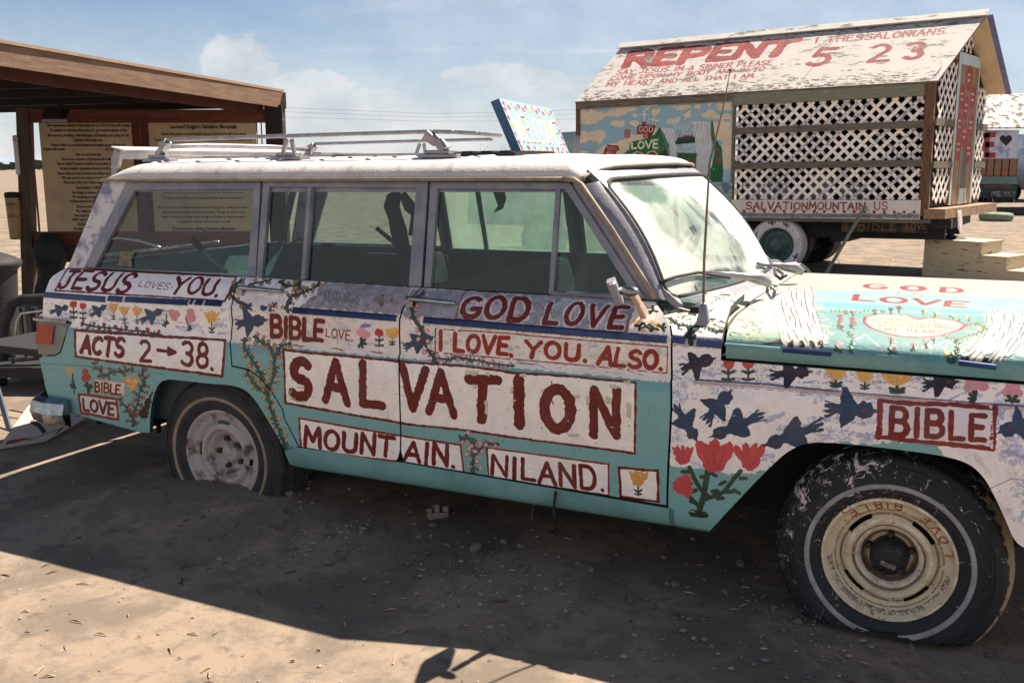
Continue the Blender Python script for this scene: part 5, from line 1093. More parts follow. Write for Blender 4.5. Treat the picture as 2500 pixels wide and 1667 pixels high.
def rim_art():
    cv = Canvas(-.22, -.22, .22, .22, .0011, (.80, .74, .63))
    def ring(r, w, col, a0=0, a1=360, **k): cv.stroke([(r*math.cos(math.radians(a)), r*math.sin(math.radians(a))) for a in np.linspace(a0, a1, 60)], w, col, **k)
    ring(.205, .010, (.86, .80, .70)); ring(.165, .006, (.52, .40, .28), dry=.8, alpha=.8); ring(.147, .007, (.40, .32, .25), dry=.6, alpha=.8); ring(.128, .010, (.86, .80, .70)); ring(.108, .006, (.50, .40, .30), dry=.6); ring(.096, .016, (.82, .78, .72)); ring(.083, .010, (.34, .30, .28), alpha=.9); ring(.075, .006, (.62, .46, .28)); ring(.064, .012, (.74, .70, .64)); ring(.05, .01, (.5, .38, .26), alpha=.8)
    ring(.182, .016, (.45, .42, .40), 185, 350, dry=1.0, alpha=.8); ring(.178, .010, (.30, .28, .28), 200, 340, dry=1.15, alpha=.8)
    for _ in range(70):
        a = random.uniform(0, 6.28); r = random.uniform(.05, .205); cv.stroke([(r*math.cos(a), r*math.sin(a)), (r*math.cos(a)+random.uniform(-.006, .006), r*math.sin(a)+random.uniform(-.006, .006))], random.uniform(.002, .006), random.choice([(.35, .27, .2), (.5, .38, .28), (.25, .22, .2)]), alpha=.7, dry=.8)
    # letters face the hub, so they read upside down at the top of the wheel
    seq = [('L', 16), ('O', 30), ('V', 42), ('E', 56), ('B', 84), ('I', 94), ('B', 103), ('L', 117), ('E', 130)]
    for ch, ad in seq:
        a = math.radians(ad); er = np.array([math.cos(a), math.sin(a)]); et = np.array([-math.sin(a), math.cos(a)])
        for st in GL[ch]:
            cv.stroke([tuple(er*(.196-.026*v)+et*(u-.5)*.024) for u, v in st], .0055, (.55, .25, .20), alpha=.85, dry=.35)
    return cv
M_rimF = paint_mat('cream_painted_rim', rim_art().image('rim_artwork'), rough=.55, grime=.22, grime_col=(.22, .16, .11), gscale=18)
M_hub = mat('greasy_black_hub', (.025, .026, .028), .5, metal=.4, noise=.5, nscale=40, bump=.4, bscale=120)
wheel(0, False, False, -.30); wheel(2.7817, False, True, -.245); wheel(0, True, False, -.30); wheel(2.7817, True, True, -.245)

# roof rack
def car_at(px, py, y): return CAR.hit(px, py, 1, y)
RY0, RY1 = .30, YM-.30
zr = lambda px, py: car_at(px, py, RY0)
zP = lambda x, y: (250+x/2.352, 320+y/2.352)
mb = MB(); top = [zr(*zP(345, 62)), zr(*zP(430, 58)), zr(*zP(1150, 42)), zr(*zP(1900, 34)), zr(*zP(1960, 33))]; topz = top[2][2]
xa, xb = top[0][0], top[3][0]
zrack = 1.392
def railpts(y, sg=1):
    return [(xa-.02, y, zrack-.02), (xa+.03, y, zrack), ((xa+xb)/2, y, zrack+.004), (xb, y, zrack+.006), (xb+.09, y+sg*.01, zrack+.002), (xb+.18, y+sg*.05, zrack-.004), (xb+.25, y+sg*.12, zrack-.012)][:7 if sg > 0 else 3]+([] if sg > 0 else [(xb-.30, y, zrack+.004)])
def flatrail(pts, w=.024, h=.017): mb = MB(); [mb.beam(pts[i], pts[i+1], w, h) for i in range(len(pts)-1)]; return mb
for y, sg in ((RY0, 1), (RY1, -1)): o = flatrail(railpts(y, sg)).build('rack_side_rail', M_rack, car); bevel(o, .006, 2)
feet = [zr(*zP(330, 150))[0], zr(*zP(1070, 140))[0], zr(*zP(1935, 150))[0]]
for y in (RY0, RY1):
    for i, fx in enumerate(feet if y < 1 else feet[:2]):
        mb = MB(); zb = 1.292; mb.box((fx-.085, y-.03, zb), (fx+.085, y+.03, zb+.016)); mb.box((fx-.055, y-.024, zb+.016), (fx+.055, y+.024, zb+.032))
        if i == 0: mb.beam((fx, y, zb+.03), (fx+.06, y, zrack-.008), .05, .03, taper=.8); 
        elif i == 1: mb.beam((fx-.03, y, zb+.03), (fx-.005, y, zrack-.01), .018, .016); mb.beam((fx+.032, y, zb+.03), (fx+.02, y, zrack-.01), .018, .016)
        else: mb.beam((fx+.03, y, zb+.03), (fx-.005, y, (zb+zrack)/2+.02), .045, .04, taper=.8); mb.beam((fx-.005, y, (zb+zrack)/2+.01), (fx-.055, y, zrack-.005), .04, .035, taper=1.3)
        bevel(mb.build('rack_foot', M_rack, car), .004, 2)
for x in (feet[0]+.03, feet[1]+.15, feet[2]-.05):
    o = MB(); o.beam((x, RY0, 1.318), (x, RY1, 1.318), .05, .012); bevel(o.build('rack_cross_bar', M_rack, car), .004)
mb = MB(); mb.tube([(xa, RY0, zrack-.03), (xa-.02, .6, zrack-.02), (xa-.02, 1.1, zrack-.02), (xa, RY1, zrack-.03)], .012, 8); mb.build('rack_rear_bar', M_rack, car)
for k in range(5): y = .45+.2*k; mb = MB(); mb.beam((xa+.12, y, 1.312), (xb-.1, y, 1.312), .03, .008); mb.build('rack_slat', M_rack, car)
# air deflector over the tailgate
mb = MB()
for y in (.20, YM-.20):
    mb = MB(); mb.add([(-.775, y, 1.19), (-.735, y, 1.235), (-.695, y, 1.345), (-.730, y, 1.360), (-.760, y, 1.31)]+[(-.775, y+.02, 1.19), (-.735, y+.02, 1.235), (-.695, y+.02, 1.345), (-.730, y+.02, 1.360), (-.760, y+.02, 1.31)], [(0, 1, 2, 3, 4), (9, 8, 7, 6, 5), (0, 5, 6, 1), (1, 6, 7, 2), (2, 7, 8, 3), (3, 8, 9, 4), (4, 9, 5, 0)]); mb.build('deflector_arm', M_rack, car)
mb = MB(); V = []
for k in range(13):
    y = .20+(YM-.40)*k/12; b_ = .03*ybow(y); V += [(-.745-b_, y, 1.366), (-.66-b_, y, 1.348), (-.70-b_, y, 1.335)]
mb.add(V, [(k*3+j, k*3+(j+1) % 3, k*3+3+(j+1) % 3, k*3+3+j) for k in range(12) for j in range(3)]+[(0, 1, 2), (38, 37, 36)]); mb.build('deflector_blade', M_roofp, car)
mb = MB(); V = []
for k in range(13):
    y = .22+(YM-.44)*k/12; b_ = .03*ybow(y); V += [(-.70-b_, y, 1.352), (-.715-b_, y, 1.305)]
mb.add(V, [(k*2, k*2+1, k*2+3, k*2+2) for k in range(12)]); mb.build('deflector_panel', M_roofp, car)
# wipers, mirror, aerial
def wsur(t, u, off): return wpt(t, u, off)
def unproj_ws(px, py, off=.012):
    best = None
    d = CAR.M.T@ray(px, py); o = CAR.M.T@(CAMP-CAR.O)
    for t in np.linspace(-.05, 1.05, 120):
        for u in np.linspace(-.1, 1.0, 60):
            p = wpt(t, u, off); w = p-o; k = (w@d)/(d@d); e = np.linalg.norm(w-k*d)
            if best is None or e < best[0]: best = (e, p)
    return best[1]
bl = [unproj_ws(*zW(x, y)) for x, y in ((1025, 1300), (1180, 1250), (1400, 1205), (1690, 1240))]
mb = MB(); mb.tube(bl, .006, 6); mb.build('wiper_blade', M_black, car)
arm0 = unproj_ws(*zW(1430, 1195), .03); piv = CAR.hit(*zW(1985, 1255), 2, .845)
mb = MB(); mb.tube([arm0, arm0*.55+piv*.45+np.array([0, 0, .006]), piv*.8+arm0*.2, piv, piv+np.array([.03, .02, -.02])], .008, 8, rs=[.005, .006, .015, .024, .014]); mb.build('wiper_arm', M_rack, car)
piv2 = CAR.hit(*zW(2310, 1150), 2, .845); e2 = unproj_ws(*zW(1955, 1120), .03)
mb = MB(); mb.tube([e2, e2*.5+piv2*.5+np.array([0, 0, .004]), piv2*.7+e2*.3, piv2, piv2+np.array([.03, .02, -.02])], .008, 8, rs=[.005, .006, .016, .024, .014]); mb.build('wiper_arm', M_rack, car)
mb = MB(); mb.tube([unproj_ws(*zW(1960, 1120)), unproj_ws(*zW(2060, 1135)), unproj_ws(*zW(2160, 1200))], .006, 6); mb.build('wiper_blade', M_black, car)
for q in (((2120, 1160), (2130, 1220), (2180, 1260)), ((2150, 1170), (2200, 1210), (2190, 1250), (2235, 1225))):
    MB().tube([CAR.hit(*zW(*p), 2, .84) for p in q], .006, 6).build('washer_hose', M_black, car)
# door mirror: cream arm, silver head seen edge on
b0 = np.array(BODY.pos(*BODY.hit(*zE(1925, 405)))); 
mA = CAR.hit(*zE(1825, 215), 1, b0[1]-.10); m0 = CAR.hit(*zE(1925, 400), 1, b0[1]-.005)
M_mir = mat('scuffed_mirror_shell', s2l((.70, .70, .74)), .35, metal=.4, noise=.2); M_cream = mat('cream_mirror_arm', s2l((.78, .68, .60)), .5, noise=.2, nscale=20)
mb = MB(); mb.beam(m0, m0*.5+mA*.5, .040, .024, up=(1, 0, 0), taper=.75); mb.beam(m0*.5+mA*.5, mA, .029, .021, up=(1, 0, 0), taper=.9); bevel(mb.build('mirror_arm', M_cream, car), .006)
mh = MB(); hc = CAR.hit(*zE(1790, 203), 1, b0[1]-.12)
def head(c, ax, rad, L_, nm):
    ax = np.array(ax, float); ax /= np.linalg.norm(ax); q = [c-ax*L_, c-ax*L_*.85, c-ax*L_*.4, c, c+ax*L_*.4, c+ax*L_*.85, c+ax*L_]; mb = MB(); mb.tube(q, 1, 14, rs=[rad*.3, rad*.62, rad*.95, rad, rad*.95, rad*.62, rad*.3]); return mb.build(nm, M_chrome, car)
head(hc, (.9, -.2, 0), .018, .04, 'mirror_joint')
a = CAR.hit(*zE(1648, 112), 1, b0[1]-.13); b = CAR.hit(*zE(1722, 300), 1, b0[1]-.06); vd = CAR.M.T@ray(*zE(1685, 200)); vd[2] = 0; vd /= np.linalg.norm(vd); cen = (a+b)/2; ax_ = (b-a)/2; sd_ = np.cross(vd, ax_); sd_ /= np.linalg.norm(sd_)
V = []
for k, w_ in ((-1, .004), (-.5, .008), (.5, .008), (1, .004)):
    for u, v in ((-1, -.75), (-.8, -1), (.8, -1), (1, -.75), (1, .75), (.8, 1), (-.8, 1), (-1, .75)): V.append(cen+ax_*u+vd*.075*v*(.93 if abs(k) == 1 else 1)+sd_*.014*k)
mb = MB().add(V, [tuple(range(8)), tuple(range(31, 23, -1))]+[(l*8+i, l*8+(i+1) % 8, l*8+8+(i+1) % 8, l*8+8+i) for l in range(3) for i in range(8)]); mb.build('mirror_head', M_mir, car)
# aerial
ab = np.array(FEND.pos(*FEND.hit(1717, 785))); atop = CAR.hit(1783, 172, 1, ab[1]-.0)
mid = CAR.hit(1732, 400, 1, ab[1])
mb = MB(); mb.tube([ab+np.array([0, 0, .03]), CAR.hit(1719, 640, 1, ab[1]), mid, CAR.hit(1765, 265, 1, ab[1]), atop], .003, 6, rs=[.0052, .0045, .0035, .0022, .0014]); mb.lathe([(.001, -.004), (.005, -.003), (.005, .003), (.001, .004)], 8, c=atop); mb.build('aerial_mast', mat('corroded_aerial', s2l((.48, .42, .38)), .5, metal=.5, noise=.3), car)
mb = MB(); mb.lathe([(.026, -.012), (.022, .01), (.016, .03), (.013, .055), (.006, .065), (.001, .066)], 16, c=(ab[0], ab[1], ab[2]), axis='z'); mb.build('aerial_base', M_pillar, car)

# cabin
def cushion(lo, hi, name, m, tilt=0.):
    mb = MB(); mb.box(lo, hi); o = mb.build(name, m, car); bevel(o, .05, 3); return o
cushion((1.05, .14, .28), (1.62, YM-.14, .46), 'front_seat', M_seat); 
def slab(x0, z0, x1, z1, th, y0, y1, name, m):
    d = np.array([x1-x0, z1-z0]); d /= np.linalg.norm(d); nn = np.array([d[1], -d[0]])*th; q = [(x0, z0), (x1, z1), (x1-nn[0], z1-nn[1]), (x0-nn[0], z0-nn[1])]
    mb = MB(); mb.hexa([(q[0][0], y0, q[0][1]), (q[3][0], y0, q[3][1]), (q[3][0], y1, q[3][1]), (q[0][0], y1, q[0][1]), (q[1][0], y0, q[1][1]), (q[2][0], y0, q[2][1]), (q[2][0], y1, q[2][1]), (q[1][0], y1, q[1][1])]); o = mb.build(name, m, car); bevel(o, .04, 3); return o
slab(1.12, .42, 1.02, .80, .10, .14, YM-.14, 'front_backrest', M_seat); cushion((.30, .14, .24), (.80, YM-.14, .42), 'rear_seat', M_seat); slab(.34, .40, .26, .80, .10, .14, YM-.14, 'rear_backrest', M_seat)
mb = MB(); mb.box((1.92, .06, .56), (2.12, YM-.06, .80)); bevel(mb.build('dashboard', M_inner, car), .03)
SW = np.array([1.70, YM-.48, .80]); mb = MB(); ax = np.array([-.9, 0, .45]); ax /= np.linalg.norm(ax); e1 = np.array([0, 1., 0]); e2 = np.cross(ax, e1); mb.tube([SW+.195*(e1*math.cos(t)+e2*math.sin(t)) for t in np.linspace(0, 2*math.pi, 40)], .013, 8)
for t in (.3, 2.8, 4.7): mb.tube([SW-ax*.03, SW+.19*(e1*math.cos(t)+e2*math.sin(t))], .010, 6)
mb.tube([SW-ax*.03, SW-ax*.4], .03, 8); mb.build('steering_wheel', M_black, car)
# cargo bay, headliner sags
mb = MB(); mb.box((-.92, .06, .30), (.26, YM-.06, .34)); mb.box((-.90, YM-.12, .34), (.26, YM-.06, .76)); mb.build('cargo_floor', M_inner, car)
mb = MB(); V = []; 
for i in range(12):
    for j in range(12): x = -.68+2.2*i/11; y = .2+(YM-.4)*j/11; V.append((x, y, 1.262-.02*math.sin(i*1.7)*math.sin(j*1.3)-(.05 if i in (6, 7) and j > 7 else 0)))
mb.add(V, [(i*12+j, i*12+j+1, i*12+13+j, i*12+12+j) for i in range(11) for j in range(11)], 0, True); mb.build('headliner', M_inner, car)
mb = MB(); pp = [CAR.hit(*zC(x, y), 1, 1.0) for x, y in ((1705, 440), (1725, 520), (1720, 570), (1680, 602))]; mb.tube(pp, .02, 6, rs=[.03, .025, .014, .003]); mb.build('hanging_liner_scrap', M_seat, car)

# ------------------------------------------------------------------ loose things on and in the wagon
def quad_board(name, TL, TR, BR, BL, back, mats, parent=None, uvq=None):
    """a flat board with thickness: front face (material 0, painted) plus edges and back (material 1)"""
    V = [np.array(p, float) for p in (BL, BR, TR, TL)]; W = [v+np.array(back) for v in V]; mb = MB(); uv = uvq or [(0.001, 0.001), (.999, 0.001), (.999, .999), (0.001, .999)]
    mb.add(V, [(0, 1, 2, 3)], 0, False, uv); mb.add(V+W, [(7, 6, 5, 4), (0, 4, 5, 1), (1, 5, 6, 2), (2, 6, 7, 3), (3, 7, 4, 0)], 1)
    return mb.build(name, mats, parent, recalc=True)
def local_painter(cv, w, h): P = Painter(cv, lambda x, y: (x, y)); return P
def zS(x, y): return (1180+x/8.712, 220+y/8.712)
def welcome():
    cv = Canvas(0, 0, .85, .42, .0016, (.50, .63, .70)); Pn = Painter(cv, lambda x, y: (x, y)); Pn.zoom(0, 0, 1)
    # board coordinates: x right, y up in metres; painter helpers expect y downwards, so flip
    Pn = Painter(cv, lambda x, y: (x, .42-y)); Pn.zoom(0, 0, 1)
    Pn.daubs([(0, 0), (.85, 0), (.85, .42), (0, .42)], 30, .2, .03, (.60, .70, .75), 0, .5)
    Pn.word("WELCOME", [(.075, .105), (.80, .105), (.80, .285), (.075, .285)], .026, (.36, .31, .27), gap=.12); Pn.word("WELCOME", [(.070, .10), (.795, .10), (.795, .28), (.070, .28)], .019, (.84, .80, .70), gap=.12, th=.8)
    cols = [(.58, .08, .12), (.58, .08, .12), (.72, .54, .18), (.70, .32, .38), (.50, .07, .10)]
    for k in range(15): x = .04+.055*k; Pn.tulip((x, .035+.02*(k % 2)), .034, .036, cols[k % 5], stem=False); Pn.line([(x, .05+.02*(k % 2)), (x+.03, .075-.02*(k % 2))], .006, (.28, .46, .36))
    for k in range(16): x = .03+.052*k; Pn.tulip((x, .335+.028*(k % 2)), .036, .038, cols[(k*2) % 5], stem=False); Pn.line([(x, .352+.028*(k % 2)), (x+.03, .378-.02*(k % 2))], .006, (.26, .50, .34))
    for k in range(5): y = .08+.055*k; Pn.tulip((.025, y), .034, .038, cols[k], stem=False); Pn.tulip((.825, y), .034, .038, cols[(k+2) % 5], stem=False); Pn.line([(.025, y+.01), (.03, y+.05)], .006, (.28, .46, .36)); Pn.line([(.825, y+.01), (.822, y+.05)], .006, (.28, .46, .36))
    return cv
wcv = welcome(); M_wel = paint_mat('welcome_sign_paint', wcv.image('welcome_artwork'), rough=.5, grime=.05, bump=.8); M_blue = mat('blue_painted_wood', s2l((.22, .37, .50)), .6, noise=.2)
TLw, TRw = at_depth(*zS(330, 180), 4.36), at_depth(*zS(1445, 400), 5.05); BLw, BRw = at_depth(*zS(835, 1365), 4.26), at_depth(*zS(1845, 1385), 4.95)
dn = .0
BLw = BLw+(BLw-TLw)*.12; BRw = BRw+(BRw-TRw)*.12
nrm_ = np.cross(TRw-TLw, BLw-TLw); nrm_ /= np.linalg.norm(nrm_); nrm_ = nrm_ if nrm_[1] > 0 else -nrm_
o = quad_board('welcome_sign', TLw, TRw, BRw, BLw, nrm_*.03-np.array([.012, 0, 0]), [M_wel, M_blue]); tag(o, 'pale blue WELCOME board with tulip border, standing on the wagon roof', 'sign')
roofw = lambda x, y, z: CAR.O+CAR.M@np.array([x, y, z])
mb = MB(); mb.hexa([roofw(x, y, z) for z in (1.302, 1.314) for x, y in ((.85, .50), (1.22, .50), (1.22, 1.0), (.85, 1.0))])
for k in range(4): mb.hexa([roofw(x, y, z) for z in (1.3142, 1.322) for x, y in ((.87+.09*k, .52), (.92+.09*k, .52), (.92+.09*k, .98), (.87+.09*k, .98))])
tag(mb.build('roof_panel', M_black), 'flat black slatted panel lying on the wagon roof beside the WELCOME board', 'panel')
# in the cargo bay: pole, blanket, bundle
def inpt(z_, pts, y): return [CAR.hit(*z_(*p), 1, y) for p in pts]
def carw(p): return CAR.O+CAR.M@np.asarray(p, float)
mt = inpt(zB, ((1160, 785), (1225, 855), (1385, 1010)), .30); root = empty('snow_brush', loc=tuple(carw(mt[2]))); tag(root, 'pale blue pole with black grip leaning inside the tail window', 'pole')
mb = MB(); q = [np.array(carw(p))-np.array(carw(mt[2])) for p in mt]; mb.tube([q[1], q[2]], .0095, 10); mb.build('shaft', mat('pale_blue_plastic', s2l((.50, .60, .70)), .4), root); MB().tube([q[0], q[1]], .017, 10).build('grip', M_black, root)
V = []; nb = 15
pr = inpt(zC, ((435, 870), (470, 835), (540, 812), (590, 822), (640, 840), (700, 855), (800, 882), (900, 905), (1000, 915)), .78)
for i, p in enumerate(pr):
    for k in range(7): t = k/6; V.append(carw((p[0], .40+.75*t, .42+(p[2]-.42)*math.sin(math.pi*(.12+.76*t))**.6)))
tag(MB().add(V, [(i*7+k, i*7+k+1, i*7+8+k, i*7+7+k) for i in range(len(pr)-1) for k in range(6)], 0, True).build('blanket', M_seat), 'dark blanket heaped on the rear bench behind the glass', 'blanket')
pts = inpt(zC, ((1030, 462), (1000, 510), (985, 560), (1010, 640), (1030, 720), (1055, 820), (1070, 960), (1080, 1080)), .62); mb = MB(); mb.tube([carw(p) for p in pts], 1, 10, rs=[.012, .036, .038, .034, .040, .036, .034, .05])
pts = inpt(zC, ((1060, 480), (1110, 570), (1145, 620), (1140, 760)), .62); mb.tube([carw(p) for p in pts], 1, 8, rs=[.018, .03, .02, .03]); tag(mb.build('clothes_bundle', M_seat), 'dark bundle hanging behind the rear door glass', 'bundle')
pts = inpt(zC, ((885, 712), (1010, 815), (1120, 905)), .55); tag(MB().tube([carw(p) for p in pts], .011, 8).build('stick', M_black), 'short black bar poking out beside the dark bundle', 'bar')
pts = inpt(zB, ((560, 890), (950, 845), (1340, 805)), 1.35); MB().tube(pts, .010, 8).build('cargo_rail', M_chrome, car); pts = inpt(zB, ((560, 800), (650, 775), (800, 795), (900, 825), (950, 845)), 1.3); MB().tube(pts, .008, 8).build('cargo_rail', M_chrome, car)
patch('sticker', mp_(zB, (665, 868), (770, 862), (745, 920), (750, 972), (700, 965), (655, 968)), GREEN, mat('faded_paper', s2l((.50, .46, .38)), .8, nscale=60, col2=s2l((.30, .32, .28))), car, inset=.004)

tb = empty('shade_platform', CAR.matrix()); tag(tb, 'added shade-casting low black table standing close behind the wagon tail', 'platform'); mb = MB(); mb.box((-1.72, .07, .335), (-1.16, YM-.07, .375)); bevel(mb.build('platform_top', M_black, tb), .008, 2)  # black slab on legs, added to shade the dirt behind the tail
for x_ in (-1.68, -1.20):
    for y_ in (.78, YM-.14): MB().tube([(x_, y_, .335), (x_, y_, -.26)], .014, 8).build('leg', M_black, tb)
# ------------------------------------------------------------------ the house truck
xt = -ray(-2525, 480); xt /= np.linalg.norm(xt); yt = np.cross([0, 0, 1.], xt); yt /= np.linalg.norm(yt); zt = np.cross(xt, yt)
TRK = Frame(np.array([4.04, 13.97, 0.])-yt*.1, np.stack([xt, yt, zt], 1))
truck = empty('house_truck', TRK.matrix()); tag(truck, 'flatbed truck carrying a gabled hut painted REPENT with white lattice sides', 'truck')
SK = math.radians(7); sh = lambda x, y, z: (x+y*math.sin(SK), y*math.cos(SK), z); WT = 2.6; ZR = 3.53
M_oldwood = mat('weathered_grey_wood', s2l((.46, .43, .39)), .9, nscale=4, col2=s2l((.33, .30, .27)), stretch=(1, 8, 8), bump=.4, bscale=20)
M_brownwood = mat('brown_post_wood', s2l((.45, .33, .25)), .9, nscale=5, col2=s2l((.33, .24, .19)), stretch=(6, 6, 1), bump=.3)
M_tanwood = mat('tan_timber', s2l((.62, .50, .40)), .9, nscale=5, col2=s2l((.48, .38, .30)), stretch=(6, 1, 6), bump=.3)
M_lat = mat('white_lattice_paint', s2l((.97, .93, .89)), .6, nscale=16, col2=s2l((.70, .63, .60)), thr=(.56, .72))
M_lat2 = mat('flower_speckled_lattice', s2l((.93, .90, .88)), .6, nscale=34, col2=s2l((.50, .51, .55)), thr=(.46, .56))
# roof
EL = np.array([-3.46, -.06, 2.575]); ER = TRK.hit(2290, 197, 1, -.06); RL = np.array(sh(-3.46, WT/2, ZR)); RR = np.array(sh(2.07, WT/2, ZR))
fEL = np.array(sh(-3.46, WT+.06, 2.56)); fER = np.array(sh(2.07, WT+.06, 2.56))
ex = (ER-EL)/np.linalg.norm(ER-EL); en = np.cross(ex, RL-EL); en /= np.linalg.norm(en); en = en if en[2] > 0 else -en; ey = np.cross(en, ex); ey = ey if ey[2] > 0 else -ey
def roofhit(px, py):
    d = TRK.M.T@ray(px, py); o = TRK.M.T@(CAMP-TRK.O); t = (en@(EL-o))/(en@d); p = o+t*d-EL; return (p@ex, p@ey)
def roof_art():
    cv = Canvas(-.3, -.2, 6.4, 2.2, .006, (.70, .69, .685)); P = Painter(cv, roofhit); P.zoom(1350, 0, 2.0445)
    R2 = (.52, .20, .22); R3 = (.56, .29, .30)
    P.word("REPENT", [(385, 262), (1225, 200), (1165, 272), (350, 335)], 30, R2, gap=.22, var=.3); P.word("1 THESSALONIANS", [(1315, 190), (1965, 140), (1950, 172), (1305, 218)], 7, R3, gap=.25)
    P.word("5", [(1320, 246), (1420, 240), (1370, 322), (1260, 328)], 20, R2); P.word("2", [(1595, 232), (1695, 226), (1670, 306), (1565, 312)], 20, R2); P.word("3", [(1775, 218), (1870, 212), (1840, 292), (1755, 298)], 20, R2)
    P.word("SAY JESUS IM A SINNER PLEASE", [(325, 352), (1100, 302), (1090, 326), (312, 374)], 5.5, R3, gap=.25); P.word("COME UPON MY BODY AND IN TO", [(295, 383), (1062, 336), (1052, 356), (284, 402)], 5.5, R3, gap=.25); P.word("MY HEART AND ALL THAT I AM", [(275, 411), (1003, 370), (998, 390), (264, 433)], 5.5, R3, gap=.25)
    for _ in range(420):
        t = random.random(); k = random.random()**2*46; x = 135+(1900-135)*t; y = 505-(505-402)*t-k-2; l = random.uniform(6, 34); P.line([(x, y), (x+l, y-l*.06+random.uniform(-3, 3))], random.uniform(2, 6), random.choice([(.16, .14, .13), (.24, .21, .19), (.34, .30, .27)]), dry=.8, rough=.8)
    for _ in range(260):
        t = random.random(); k = random.random()**1.6*60; x = 350+(2110-350)*t; y = 226-(226-98)*t+k+2; l = random.uniform(6, 40); P.line([(x, y), (x+l, y-l*.07)], random.uniform(2, 4.5), random.choice([(.26, .24, .23), (.42, .40, .38)]), dry=.8, rough=.8)
    return cv
rcv = roof_art(); M_troof = paint_mat('peeling_white_roof', rcv.image('roof_artwork'), rough=.75, grime=.10, grime_col=(.25, .22, .2), gscale=2.5, bump=.6, flake=(3.2, .565, .60, (.16, .135, .12), (1, 2.6, 2.6)))
def roof_slope(name, A, B, Cc, D, m, thick=.03, art=False, rows=1):
    mb = MB(); uv = []
    n_ = np.cross(B-A, D-A); n_ /= np.linalg.norm(n_); n_ = n_ if n_[2] > 0 else -n_
    V = [A, B, Cc, D]; uv = [rcv.uv((p-EL)@ex, (p-EL)@ey) for p in V]
    mb.add(V, [(0, 1, 2, 3)], 0, False, uv); W = [p-n_*thick for p in V]; mb.add(V+W, [(7, 6, 5, 4), (0, 4, 5, 1), (1, 5, 6, 2), (2, 6, 7, 3), (3, 7, 4, 0)], 1); return mb.build(name, [m, M_oldwood], truck)
# the near slope is three sheets butted along its length
cuts = [0., .335, .655, 1.]
for i in range(3):
    a, b = cuts[i]+(.0006 if i else 0), cuts[i+1]; lift = en*(.004*(i % 2)); roof_slope('roof_sheet', EL+(ER-EL)*a+lift, EL+(ER-EL)*b+lift, RL+(RR-RL)*b+lift, RL+(RR-RL)*a+lift, M_troof)
M_cream2 = mat('cream_board_underside', s2l((.82, .74, .62)), .7, noise=.15)
n2 = np.cross(fER-fEL, RL-fEL); n2 /= np.linalg.norm(n2); n2 = n2 if n2[2] > 0 else -n2
mb = MB(); V = [fEL, fER, RR, RL]; mb.add(V+[p-n2*.03 for p in V], [(0, 1, 2, 3), (7, 6, 5, 4), (0, 4, 5, 1), (1, 5, 6, 2), (2, 6, 7, 3), (3, 7, 4, 0)]); mb.build('roof_sheet', M_cream2, truck)
o = MB().beam(RL+np.array([-.03, -.05, .015]), RR+np.array([.02, -.05, .015]), .16, .02, up=en).build('ridge_board', M_troof, truck)
for i in range(3):
    for v in o.data.uv_layers: pass
MB().beam(RR+np.array([.03, 0, -.02]), fER+np.array([.03, 0, -.02]), .02, .09, up=(1, 0, 0)).build('barge_board', mat('blue_barge_board', s2l((.42, .46, .66)), .6, noise=.2), truck)
